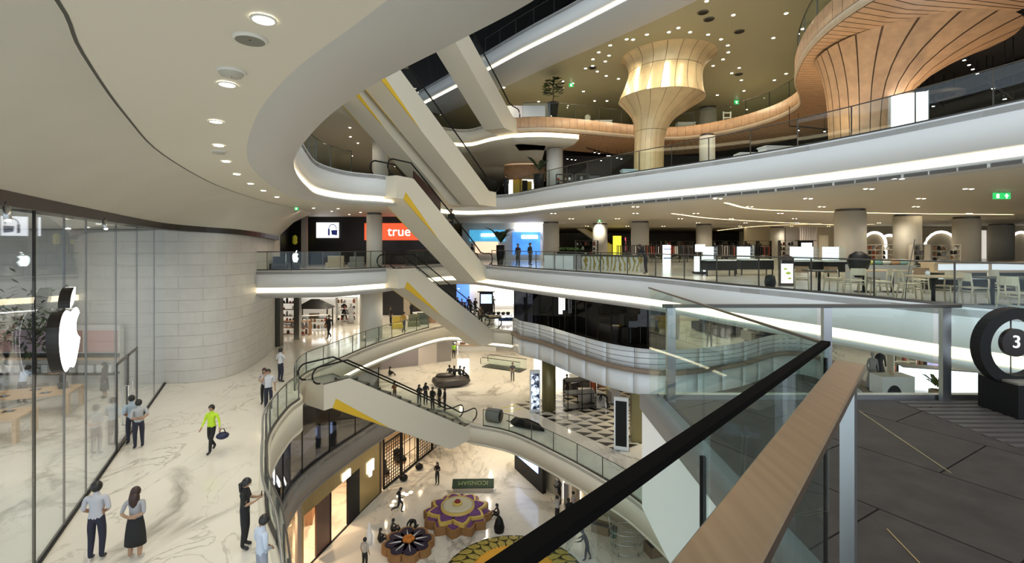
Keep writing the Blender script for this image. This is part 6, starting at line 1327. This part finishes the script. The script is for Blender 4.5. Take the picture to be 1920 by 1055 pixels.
for i, (px, py, w_, c, lb) in enumerate(((1338,620,3.2,BLACK,'dark car-like display seen through the deck glass'),(1362,630,2.0,BLACK,'dark low display seen through the deck glass beside the walking man'),(1425,640,2.2,GREYP,'grey display beside the slim column seen through the deck glass'),(1445,650,1.4,BLACK,'dark display beside the brown ledge seen through the deck glass'))):
    t = thing('display_block', lb, 'display', gpt(px, py, Z2), .15); m = MB(); m.box(-w_/2,w_/2,-.6,.6,.15,.75); obj('body', m, c, t); m = MB(); m.box(-w_*.3,w_*.3,-.5,.5,.75,1.2); obj('top', m, c, t); m = MB(); m.box(-w_*.4,w_*.4,-.5,.5,0,.15); obj('base', m, DSTEEL, t)
column(1262, 26, 36, Z2, Z3-1.7, M('grey_col',(.3,.29,.27))); column(1395, 22, 42, Z2, Z3-1.7)
# ================================================================ people
BASE = dict(pel=(0,0,.93), wai=(0,0,1.07), che=(0,.01,1.27), nb=(0,-.005,1.43), nk=(0,.005,1.49), hd=(0,.02,1.585), ht=(0,.005,1.66),
    sl=(-.165,-.01,1.395), sr=(.165,-.01,1.395), el=(-.225,-.03,1.13), er=(.225,-.03,1.13), wl=(-.235,.05,.90), wr=(.235,.05,.90), ml=(-.235,.075,.82), mr=(.235,.075,.82),
    hl=(-.085,0,.87), hr=(.085,0,.87), kl=(-.095,.02,.48), kr=(.095,.02,.48), al=(-.095,-.03,.09), ar=(.095,-.03,.09), tl=(-.105,.13,.035), tr=(.105,.13,.035))
RAD = dict(pel=.125, wai=.115, che=.135, nb=.07, nk=.05, hd=.092, ht=.075, sl=.06, sr=.06, el=.043, er=.043, wl=.029, wr=.029, ml=.033, mr=.033, hl=.085, hr=.085, kl=.062, kr=.062, al=.042, ar=.042, tl=.036, tr=.036)
BONES = [('pel','wai','top'),('wai','che','top'),('che','nb','top'),('nb','nk','skin'),('nk','hd','skin'),('hd','ht','skin'),('che','sl','top'),('sl','el','slv'),('el','wl','arm'),('wl','ml','skin'),('che','sr','top'),('sr','er','slv'),('er','wr','arm'),('wr','mr','skin'),
    ('pel','hl','bot'),('hl','kl','bot'),('kl','al','leg'),('al','tl','shoe'),('pel','hr','bot'),('hr','kr','bot'),('kr','ar','leg'),('ar','tr','shoe')]
POSES = {
 'stand': {},
 'walk': dict(kl=(-.09,.16,.50), al=(-.09,.20,.09), tl=(-.09,.36,.05), kr=(.09,-.02,.48), ar=(.09,-.28,.13), tr=(.09,-.17,.035), el=(-.22,-.12,1.15), wl=(-.23,-.10,.92), ml=(-.23,-.08,.84), er=(.22,.06,1.13), wr=(.22,.2,.95), mr=(.22,.25,.88)),
 'run': dict(kl=(-.09,.22,.56), al=(-.09,.12,.08), tl=(-.09,.27,.035), kr=(.09,-.1,.5), ar=(.09,-.48,.42), tr=(.09,-.52,.30), hd=(0,.09,1.57), ht=(0,.08,1.645), nk=(0,.06,1.48), el=(-.24,-.18,1.18), wl=(-.2,.02,1.05), ml=(-.18,.09,1.06), er=(.24,.0,1.12), wr=(.2,.22,1.12), mr=(.18,.29,1.16)),
 'phone': dict(el=(-.21,.06,1.14), wl=(-.09,.27,1.17), ml=(-.05,.33,1.21), er=(.21,.06,1.14), wr=(.09,.27,1.17), mr=(.05,.33,1.21), hd=(0,.05,1.575), ht=(0,.05,1.655)),
 'folded': dict(el=(-.22,.04,1.13), wl=(.02,.17,1.12), ml=(.10,.16,1.13), er=(.22,.04,1.13), wr=(-.02,.19,1.16), mr=(-.10,.17,1.17)),
 'back': dict(el=(-.23,-.1,1.14), wl=(-.03,-.2,1.07), ml=(.05,-.2,1.08), er=(.23,-.1,1.14), wr=(.05,-.19,1.1), mr=(-.03,-.21,1.12)),
 'hips': dict(el=(-.30,-.1,1.15), wl=(-.17,.04,1.02), ml=(-.12,.09,1.0), er=(.30,-.1,1.15), wr=(.17,.04,1.02), mr=(.12,.09,1.0)),
 'ear': dict(er=(.27,.05,1.2), wr=(.14,.09,1.44), mr=(.10,.07,1.53)),
 'front': dict(el=(-.22,-.02,1.13), wl=(-.08,.16,.98), ml=(-.02,.19,.95), er=(.22,-.02,1.13), wr=(.08,.16,.98), mr=(.02,.19,.95)),
 'lean': dict(wai=(0,.06,1.05), che=(0,.16,1.22), nb=(0,.24,1.34), nk=(0,.28,1.38), hd=(0,.34,1.45), ht=(0,.35,1.53), sl=(-.165,.22,1.30), sr=(.165,.22,1.30), el=(-.2,.3,1.05), wl=(-.12,.5,1.04), ml=(-.08,.57,1.05), er=(.2,.3,1.05), wr=(.12,.5,1.04), mr=(.08,.57,1.05)),
 'bend': dict(wai=(0,.13,1.02), che=(0,.33,1.08), nb=(0,.48,1.08), nk=(0,.53,1.07), hd=(0,.62,1.06), ht=(0,.68,1.08), sl=(-.165,.43,1.08), sr=(.165,.43,1.08), el=(-.2,.48,.82), wl=(-.14,.58,.6), ml=(-.12,.6,.52), er=(.2,.48,.82), wr=(.14,.58,.6), mr=(.12,.6,.52), kr=(.1,-.06,.49), ar=(.1,-.25,.09), tr=(.1,-.11,.035)),
 'reach': dict(wai=(0,.04,1.06), che=(0,.13,1.24), nb=(0,.2,1.38), nk=(0,.23,1.43), hd=(0,.28,1.52), ht=(0,.29,1.6), sl=(-.165,.17,1.34), sr=(.165,.17,1.34), el=(-.2,.3,1.13), wl=(-.14,.52,1.0), ml=(-.12,.6,.97), er=(.2,.3,1.13), wr=(.14,.52,1.02), mr=(.12,.6,1.0), kl=(-.1,.06,.48), al=(-.1,.1,.09), tl=(-.1,.25,.035), kr=(.1,-.05,.48), ar=(.1,-.2,.09), tr=(.1,-.06,.035)),
 'up': dict(er=(.27,.12,1.5), wr=(.2,.3,1.7), mr=(.18,.36,1.77), el=(-.26,.12,1.3), wl=(-.16,.34,1.4), ml=(-.14,.41,1.44)),
 'sit': dict(pel=(0,-.05,.13), wai=(0,-.06,.27), che=(0,-.01,.47), nb=(0,.04,.62), nk=(0,.06,.67), hd=(0,.09,.76), ht=(0,.09,.84), sl=(-.165,.02,.59), sr=(.165,.02,.59), el=(-.24,.12,.38), wl=(-.13,.32,.34), ml=(-.08,.38,.36), er=(.24,.12,.38), wr=(.13,.32,.34), mr=(.08,.38,.36), hl=(-.09,.0,.11), hr=(.09,.0,.11), kl=(-.2,.36,.34), kr=(.2,.36,.34), al=(-.1,.5,.07), ar=(.1,.5,.07), tl=(-.1,.64,.035), tr=(.1,.64,.035)),
 'seat': dict(pel=(0,-.1,.12), wai=(0,-.1,.26), che=(0,-.06,.46), nb=(0,-.02,.61), nk=(0,0,.66), hd=(0,.03,.75), ht=(0,.03,.83), sl=(-.165,-.04,.58), sr=(.165,-.04,.58), el=(-.22,.03,.33), wl=(-.12,.25,.24), ml=(-.09,.31,.22), er=(.22,.03,.33), wr=(.12,.25,.24), mr=(.09,.31,.22), hl=(-.09,-.02,.09), hr=(.09,-.02,.09), kl=(-.11,.4,.08), kr=(.11,.4,.08), al=(-.11,.43,-.33), ar=(.11,.43,-.33), tl=(-.11,.57,-.38), tr=(.11,.57,-.38)),
 'kneel': dict(pel=(0,-.1,.42), wai=(0,.02,.52), che=(0,.2,.62), nb=(0,.33,.66), nk=(0,.38,.67), hd=(0,.46,.7), ht=(0,.5,.75), sl=(-.165,.28,.62), sr=(.165,.28,.62), el=(-.24,.4,.42), wl=(-.16,.6,.28), ml=(-.14,.66,.24), er=(.24,.4,.42), wr=(.16,.6,.28), mr=(.14,.66,.24), hl=(-.09,-.08,.38), hr=(.09,-.08,.38), kl=(-.12,.14,.08), kr=(.14,.2,.36), al=(-.12,-.28,.07), ar=(.14,.12,.07), tl=(-.12,-.38,.035), tr=(.14,.27,.035)),
}
SKIN = M('skin_tone', (.40,.24,.15), .5); HAIRB = M('hair_black', (.012,.010,.009), .4); SHOE = M('shoe_black', (.015,.014,.014), .5); EYEM = M('eye_dark', (.01,.008,.008), .2)
NP = [0]
def cloth(c): return M('cloth_%02d%02d%02d' % tuple(int(min(.99, v)*100) for v in c), c, .8)
def person(label, loc, rz, h=1.68, pose='stand', top=(.02,.02,.022), bot=(.015,.015,.018), long=False, sleeve='short', big=False, hair='short', hairm=None, skirt=None, shorts=False, ov=None, skin=None, group=None, shoe=None, women=False):
    J = dict(BASE); J.update(POSES[pose]); J.update(ov or {}); s = h/1.72; R = {k: v*(1.13 if k not in ('hd','ht','nk') else 1.06) for k, v in RAD.items()}
    J = {k: (v[0]*1.10, v[1], v[2]) for k, v in J.items()}
    if women:
        for k in ('che','wai','sl','sr'): R[k] *= .9
        for k in ('el','er','wl','wr'): R[k] *= .88
    names = list(J); idx = {n: i for i, n in enumerate(names)}
    V = [Vector(J[n])*s for n in names]; E = [(idx[a], idx[b]) for a, b, _ in BONES]; RR = [R[n]*s for n in names]; segs = [(V[idx[a]], V[idx[b]], r) for a, b, r in BONES]; PEL = V[idx['pel']]
    # nose, ears
    hd, ht = Vector(J['hd']), Vector(J['ht']); up = (ht-hd).normalized(); f = Vector((0,1,0)); f = (f-up*f.dot(up)).normalized() if abs(f.dot(up)) < .95 else Vector((0,0,-1)); sd = f.cross(up)
    if big:
        for p_, r_ in ((hd+f*.108-up*.005, .013),(hd+sd*.094, .018),(hd-sd*.094, .018)):
            V.append(p_*s); RR.append(r_*s); E.append((idx['hd'], len(V)-1)); segs.append((V[idx['hd']], V[-1], 'skin'))
        for a, w_, m_, sg in (('l','wl','ml',-1),('r','wr','mr',1)):
            wv_, mv = Vector(J[w_]), Vector(J[m_]); d_ = (mv-wv_).normalized(); sx = d_.cross(Vector((0,1,0)) if abs(d_.y) < .9 else Vector((0,0,1))).normalized(); nrm_ = d_.cross(sx).normalized()
            RR[idx[m_]] = .026*s
            for k, (o, ln) in enumerate(((-.026,.055),(-.009,.068),(.009,.064),(.026,.05))):
                p1 = mv+sx*o+d_*.025; p2 = p1+d_*ln*.55-nrm_*.008; p3 = p2+d_*ln*.4-nrm_*.022; b0 = idx[m_]
                for p_ in (p1, p2, p3): V.append(p_*s); RR.append(.0085*s); E.append((b0, len(V)-1)); segs.append((V[b0], V[-1], 'skin')); b0 = len(V)-1
            p1 = (wv_+mv)*.5+sx*(-.03*sg); p2 = p1+d_*.03+sx*(-.022*sg); b0 = idx[w_]
            for p_ in (p1, p2): V.append(p_*s); RR.append(.0095*s); E.append((b0, len(V)-1)); segs.append((V[b0], V[-1], 'skin')); b0 = len(V)-1
    me = bpy.data.meshes.new('person'); me.from_pydata([tuple(v) for v in V], E, []); o = bpy.data.objects.new('tmp', me); COL.objects.link(o)
    sk = o.modifiers.new('s', 'SKIN'); sv = me.skin_vertices[0].data
    for i, r in enumerate(RR):
        ry = r
        sv[i].radius = (r, ry)
    for n, (a, b) in dict(che=(.18,.125), wai=(.155,.12), pel=(.165,.13)).items(): sv[idx[n]].radius = (a*s*(.92 if women else 1), b*s)
    sv[idx['pel']].use_root = True; sk.branch_smoothing = .6; sk.use_smooth_shade = True
    ss = o.modifiers.new('d', 'SUBSURF'); ss.levels = 2 if big else 1
    dg = bpy.context.evaluated_depsgraph_get(); m2 = bpy.data.meshes.new_from_object(o.evaluated_get(dg)); bpy.data.objects.remove(o); bpy.data.meshes.remove(me)
    sm = skin or SKIN
    reg = {'top': 0, 'slv': 0, 'arm': 0 if sleeve == 'long' else 2, 'bot': 1, 'leg': 2 if (shorts or skirt) else 1, 'skin': 2, 'shoe': 3}
    m2.materials.clear()
    for m_ in (cloth(top), cloth(bot), sm, shoe or SHOE): m2.materials.append(m_)
    for p in m2.polygons:
        c = p.center; best = 9; k = 0
        for a, b, r in segs:
            d = b-a; t = max(0, min(1, (c-a).dot(d)/max(1e-9, d.length_squared))); q = (c-a-d*t).length-(.03 if r == 'top' else 0)
            if r == 'top' and a is PEL and (c-a).dot(d) < .1*d.length_squared: continue
            if q < best: best = q; k = reg[r]
        p.material_index = k; p.use_smooth = True
    m2.name = 'person'
    o = link('person', m2, None, loc, rz); tag(o, label, 'person', group)
    # hair
    q = []; b = MB(); n = 12; K = 7
    for j in range(K+1):
        th = math.pi*(j/K)*.62
        for i in range(n):
            a = 2*math.pi*i/n; r = .113
            fr = math.cos(a)           # 1 at the face
            t_ = th*(1-.32*max(0, fr))*(1.12 if fr < 0 else 1)
            q.append(tuple((hd+up*.022+f*(r*math.sin(t_)*math.cos(a)*1.03-.008)+sd*(r*.93*math.sin(t_)*math.sin(a))+up*(r*1.12*math.cos(t_)))*s))
    b.add(q, [(j*n+i, j*n+(i+1)%n, (j+1)*n+(i+1)%n, (j+1)*n+i) for j in range(K) for i in range(n)], 0, True)
    if hair == 'long': b.tube([tuple((hd+f*-.05+up*.03)*s), tuple((hd+f*-.085-up*.08)*s), tuple((hd-f*.10-up*.22)*s), tuple((hd-f*.12-up*.33)*s)], [.09*s,.11*s,.105*s,.05*s], 10)
    if hair == 'tail': b.tube([tuple((hd-f*.08+up*.05)*s), tuple((hd-f*.15+up*.0)*s), tuple((hd-f*.14-up*.16)*s), tuple((hd-f*.12-up*.3)*s)], [.03*s,.045*s,.04*s,.015*s], 8)
    obj('hair', b, hairm or HAIRB, o)
    if big:
        e = MB()
        for k in (-1,1): e.sphere(tuple((hd+f*.085+sd*(.033*k)+up*.02)*s), .011*s, 6)
        obj('eyes', e, EYEM, o); e = MB(); e.cbox(tuple((hd+f*.092-up*.045)*s), .04*s, .008, .007); obj('mouth', e, M('lip',(.25,.1,.08)), o)
    if skirt:
        b = MB(); b.lathe([(.155*s,1.02*s),(.19*s,.85*s),(.22*s,.6*s),(.235*s,skirt*s),(.22*s,skirt*s)], 16, cap=False, sy=.72); obj('skirt', b, cloth(bot), o)
    return o
WHT, NVY, BLK, GRY, LBL = (.58,.58,.60), (.02,.022,.04), (.012,.012,.013), (.36,.36,.38), (.40,.50,.60)
G2 = lambda px, py: gpt(px, py, Z2)
person('man in a white tee and dark trousers seen from behind at the glass shop front', G2(181,1049), .25, 1.74, 'front', (.50,.50,.54), NVY, big=True, shorts=False)
person('woman in a grey top and black culottes, arms behind her back', G2(254,1047), .1, 1.6, 'back', (.36,.36,.38), BLK, big=True, hair='long', hairm=M('hair_brown',(.035,.014,.010),.5), skirt=.36, women=True, shoe=M('shoe_white',(.6,.6,.6)))
person('woman in a bright yellow green jacket walking towards the viewer', G2(397,847), math.pi-.15, 1.6, 'walk', (.50,.72,.03), BLK, big=True, sleeve='long', women=True, ov=dict(el=(-.26,-.02,1.15), wl=(-.34,.06,.95), ml=(-.36,.09,.88)))
x, y, z = G2(397,847); t = thing('bag', 'dark blue floppy bag held by the woman in the yellow jacket', 'bag', (x+.44,y-.12,Z2+.60)); m = MB(); m.sphere((0,0,0), .2, 10, sz=.55); obj('body', m, M('bag_navy',(.01,.012,.05)), t); m = MB(); m.tube([(-.12,0,.05),(-.06,0,.22),(.04,0,.24),(.12,0,.05)], .015, 5); obj('handle', m, BLACK, t)
person('man in a light blue shirt facing the glass doors', G2(247,831), 1.0, 1.7, 'front', LBL, NVY, big=True, sleeve='short')
person('man in a grey white shirt standing behind the one in light blue', G2(260,840), .9, 1.68, 'back', (.44,.45,.47), NVY, big=True)
person('woman in black with a ponytail looking at her phone by the curved railing', G2(459,1027), -1.35, 1.62, 'phone', BLK, BLK, big=True, hair='tail', women=True, sleeve='short')
x, y, z = G2(459,1027); m = MB(); m.box(-.035,.035,-.004,.004,0,.14); t = simple('phone', 'phone held up by the woman in black at the curved railing', 'phone', m, BLACK, (x+.34,y+.09,Z2+1.13), -1.35)
person('person in a pale shirt with a dark cross strap at the curved railing', (-4.98,9.55,Z2), -.7, 1.62, 'front', (.52,.58,.68), (.3,.32,.38), big=True, sleeve='long', ov=dict(hd=(0,.06,1.57), ht=(0,.07,1.645)))
person('man in a white tee holding a phone to his ear by the escalator', G2(526,716), -.5, 1.74, 'ear', WHT, NVY, big=True)
person('man in a white shirt drinking at the curved railing', G2(503,766), -2.6, 1.7, 'ear', (.55,.56,.6), NVY, big=True)
person('long haired woman looking at a phone behind the man in white', G2(496,757), -2.9, 1.6, 'phone', (.42,.36,.36), BLK, hair='long', women=True, hairm=M('hair_brown',(.035,.014,.010),.5))
person('man in a pale blue shirt leaning at the oak table inside the glass shop', G2(41,757), .2, 1.75, 'lean', (.42,.50,.62), NVY, big=True, sleeve='long')
person('brown haired person bent over behind the far oak table in the glass shop', G2(118,734), 2.9, 1.6, 'lean', (.18,.13,.10), BLK, hair='long', hairm=M('hair_brown',(.035,.014,.010),.5), women=True)
person('woman in a long dark coat inside the glass shop near the doors'.replace('near','by'), G2(196,746), 2.6, 1.64, 'stand', (.06,.05,.055), (.05,.05,.055), hair='long', sleeve='long', women=True, skirt=.4, big=True)
person('man in black walking on the far marble walkway by the round column', G2(617,634), 2.7, 1.75, 'walk', BLK, BLK, sleeve='long')
person('dark clad person standing past the round column at the far railing', G2(733,611), 2.2, 1.65, 'stand', BLK, BLK)
person('person in a mustard top walking along the far railing', G2(757,623), -.6, 1.66, 'walk', (.35,.22,.05), (.03,.05,.09))
person('tall dark person half hidden by the lower escalator on the far walkway', G2(771,602), -1.0, 1.78, 'stand', BLK, BLK, sleeve='long')
for i, (px, py, rz, ps, c, lb) in enumerate(((858,588,2.5,'stand',BLK,'dark person before the blue glowing wall by the escalator foot'),(866,592,3.0,'stand',(.06,.02,.03),'person in dark maroon before the blue glowing wall'),(872,600,-2,'folded',BLK,'dark person at the head of the crowd by the escalator'),(883,598,2,'walk',BLK,'dark person in the middle of the crowd by the escalator'),(891,590,-2.4,'phone',BLK,'dark person with raised hands in the crowd'),(899,604,1.2,'bend',BLK,'dark person bending in the crowd by the escalator'),(925,585,2.8,'stand',BLK,'dark person standing alone before the glowing white wall'),(901,611,2.9,'stand',(.14,.10,.07),'person in brown next to the goods by the escalator foot'),(879,586,2.8,'stand',(.03,.02,.03),'dark person far back in the crowd by the escalator'))):
    person(lb, G2(px, py), rz, 1.68, ps, c, BLK, sleeve='long')
person('man in grey walking behind the deck glass', G2(1330,652), 2.9, 1.75, 'walk', (.05,.05,.055), (.14,.14,.14), sleeve='long')
G3 = lambda px, py: gpt(px, py, Z3)
person('man in black leaning on the end of the printed counter', G3(1211,514), 1.5, 1.74, 'lean', BLK, BLK, sleeve='long', big=True)
person('person in black before the blue picture wall on the cafe floor', G3(971,498), 2.4, 1.66, 'stand', (.03,.015,.02), BLK, sleeve='long')
person('person in black with a tall backpack on the cafe floor', G3(994,498), -2.2, 1.72, 'stand', BLK, BLK, sleeve='long')
person('dark person stepping off the escalator beside the palm', G3(885,492), 2.0, 1.66, 'walk', BLK, BLK, sleeve='long')
person('dark clad person standing at the curved upper balcony', (-9.2,20.3,Z4+.0), 2.9, 1.74, 'stand', BLK, BLK, sleeve='long', big=True)
person('dark person at the glass beside the end of the upper escalator', gpt(949,366,Z4), 2.5, 1.6, 'stand', BLK, BLK, sleeve='long')
G1 = lambda px, py: gpt(px, py, Z1)
for px, py, rz, ps, c, lb, hr in ((786,760,-2.5,'folded',(.03,.03,.03),'shorter dark person at the edge of the group of five','long'),(798,758,-2.6,'phone',(.02,.02,.025),'dark haired woman leaning in within the group of five','long'),(811,768,2.6,'front',BLK,'tall man in black in the middle of the group of five','short'),(824,764,2.2,'stand',BLK,'dark person second from the escalator loop in the group of five','short'),(834,770,1.9,'front',BLK,'dark person closest to the escalator loop in the group of five','short')):
    person(lb, G1(px, py), rz, 1.62 if 'shorter' in lb else 1.72, ps, c, (.05,.05,.06) if hr == 'long' else BLK, hair=hr, sleeve='long', big=True)
bx_, by_ = P(843,722,Z1)
for i, (dx, dy, rz, lb) in enumerate(((.35,.55,.2,'dark person sitting on the far side of the rock bench'),(.85,.5,-.3,'dark person sitting beside another on the rock bench'),(1.25,.15,-1.3,'dark person sitting at the end of the rock bench'),(-.1,.75,.5,'dark person sitting by the raised back of the rock bench'))):
    person(lb, (bx_+dx, by_+dy, Z1+.74), rz, 1.68, 'seat', BLK, BLK, sleeve='long')
person('security guard in a green reflective vest before the glowing panel', G1(851,672), -2.8, 1.72, 'stand', (.30,.62,.04), BLK)
person('person in a dark grey top standing before the glass sided escalator', G1(961,714), 2.9, 1.7, 'front', (.05,.05,.05), (.10,.10,.11))
person('person in an orange brown jacket seen over the escalator handrail', G1(740,752), .8, 1.62, 'folded', (.24,.09,.03), (.12,.08,.05), sleeve='long')
person('dark person sitting on the floor at the shuttered wall', G1(730,704), -1.2, 1.65, 'sit', BLK, BLK, sleeve='long')
person('man in black standing by the scaffold rack on the tiles', G1(1063,740), -2.5, 1.72, 'stand', BLK, BLK, sleeve='long', big=True)
person('worker in black bending over on the tiles', G1(1138,766), 1.6, 1.72, 'bend', BLK, BLK, sleeve='long', big=True)
G0 = lambda px, py: gpt(px, py, 0)
person('woman in black walking across the lowest floor past the ladder', G0(820,908), 2.8, 1.66, 'folded', BLK, BLK, sleeve='long', hair='long', big=True, women=True)
person('man in dark clothes running on the lowest floor', G0(749,962), -1.3, 1.72, 'run', BLK, (.02,.02,.03), sleeve='long', big=True)
person('man in a white shirt with a dark bag at the bottom before the gold shop', G0(684,1066), -.4, 1.72, 'stand', (.40,.38,.35), BLK, big=True)
person('dark person sitting on the floor beside the violet flower', G0(711,1017), -1.2, 1.66, 'sit', BLK, BLK, sleeve='long', big=True)
person('brown clad person sitting on the floor behind the violet flower', G0(735,998), -1.4, 1.66, 'sit', (.06,.045,.035), BLK, sleeve='long', big=True)
person('person in black kneeling over the violet flower', G0(776,990), 2.9, 1.72, 'kneel', BLK, BLK, sleeve='long', big=True)
person('person sitting on the floor beside the lotus sculpture', G0(934,968), 1.8, 1.66, 'sit', (.07,.04,.035), BLK, sleeve='long', big=True)
person('man in black filming towards the long screen', G0(1049,948), .9, 1.74, 'up', BLK, BLK, sleeve='long', big=True)
person('man in a white shirt raising a phone before the long screen', G0(1045,978), .7, 1.7, 'up', (.50,.46,.42), BLK, big=True)
person('dark person walking beneath the black guard edge', G0(1066,984), .4, 1.72, 'walk', BLK, (.02,.025,.04), sleeve='long', big=True)
person('person in a white top beside the walker beneath the black guard edge', G0(1075,968), .8, 1.66, 'stand', (.52,.44,.4), BLK)
person('slim man in black reaching towards the gold netted mound', G0(1101,1050), 1.3, 1.78, 'reach', BLK, BLK, sleeve='long', big=True)
# luggage cart and load on the escalator
person('dark person riding the escalator below the curved balcony', (-4.15,32.8,18.5), 2.7, 1.72, 'front', BLK, BLK, sleeve='long')
t = thing('board_load', 'large dark red brown board carried on the escalator', 'board', (-5.4,30.3,21.3), 1.11)
m = MB(); m.add([(-1.3,-.04,-.4),(1.5,-.04,-2.02),(1.5,-.04,-.5),(-1.3,-.04,.95),(-1.3,.04,-.4),(1.5,.04,-2.02),(1.5,.04,-.5),(-1.3,.04,.95)],[(0,1,2,3),(4,7,6,5),(0,4,5,1),(1,5,6,2),(2,6,7,3),(3,7,4,0)]); obj('board', m, M('dark_red_board',(.06,.02,.015),.4), t)
m = MB(); m.add([(-1.3,-.045,.2),(1.5,-.045,-1.3),(1.5,-.045,-1.2),(-1.3,-.045,.3)],[(0,1,2,3)]); obj('strap', m, BLACK, t)
# trees inside the glass shop
for (px, py, lab, H, n) in ((-25,742,'leafy indoor tree behind the glass at the frame edge',4.7,230),(64,741,'leafy indoor tree behind the glass beside the large logo',4.1,190)):
    x, y = P(px, py, Z2); t = thing('indoor_tree', lab, 'tree', (x, y, Z2)); m = MB(); m.lathe([(.45,0),(.5,.45),(.42,.45),(.4,.38)], 16); obj('planter', m, M('tree_planter',(.3,.28,.25),.6), t)
    m = MB(); m.tube([(0,0,.38),(.05,.03,1.4),(0,0,H-.8)], [.07,.055,.035], 7)
    br = []
    for k in range(7): a = k*2.4; e = Vector((math.cos(a)*.95, math.sin(a)*.8, H-1.3+.42*(k % 4))); m.tube([(0,0,H-2+.1*k), tuple(e*.5+Vector((0,0,(H-1.4)*.5))), tuple(e)], [.03,.022,.012], 5); br.append(e)
    obj('trunk', m, M('bark',(.08,.05,.03),.8), t)
    for i in range(n):
        e = br[i % 7]; c_ = e*random.uniform(.35,1.25)+Vector((random.gauss(0,.22),random.gauss(0,.22),random.gauss(.1,.3))); c_.z = H-1.1+random.gauss(.1,.75); c_.y = min(c_.y, 1.0); a = random.uniform(0,6.28)
        e1 = Vector((math.cos(a),math.sin(a),random.uniform(-.8,.1))).normalized()*.27; e2 = Vector((-math.sin(a),math.cos(a),0))*.075
        m = MB(); m.add([c_-e1, c_+e2, c_+e1, c_-e2, c_+Vector((0,0,.015))], [(0,1,4),(1,2,4),(2,3,4),(3,0,4)]); obj('leaf', m, LEAFD if i % 3 else LEAFG, t)
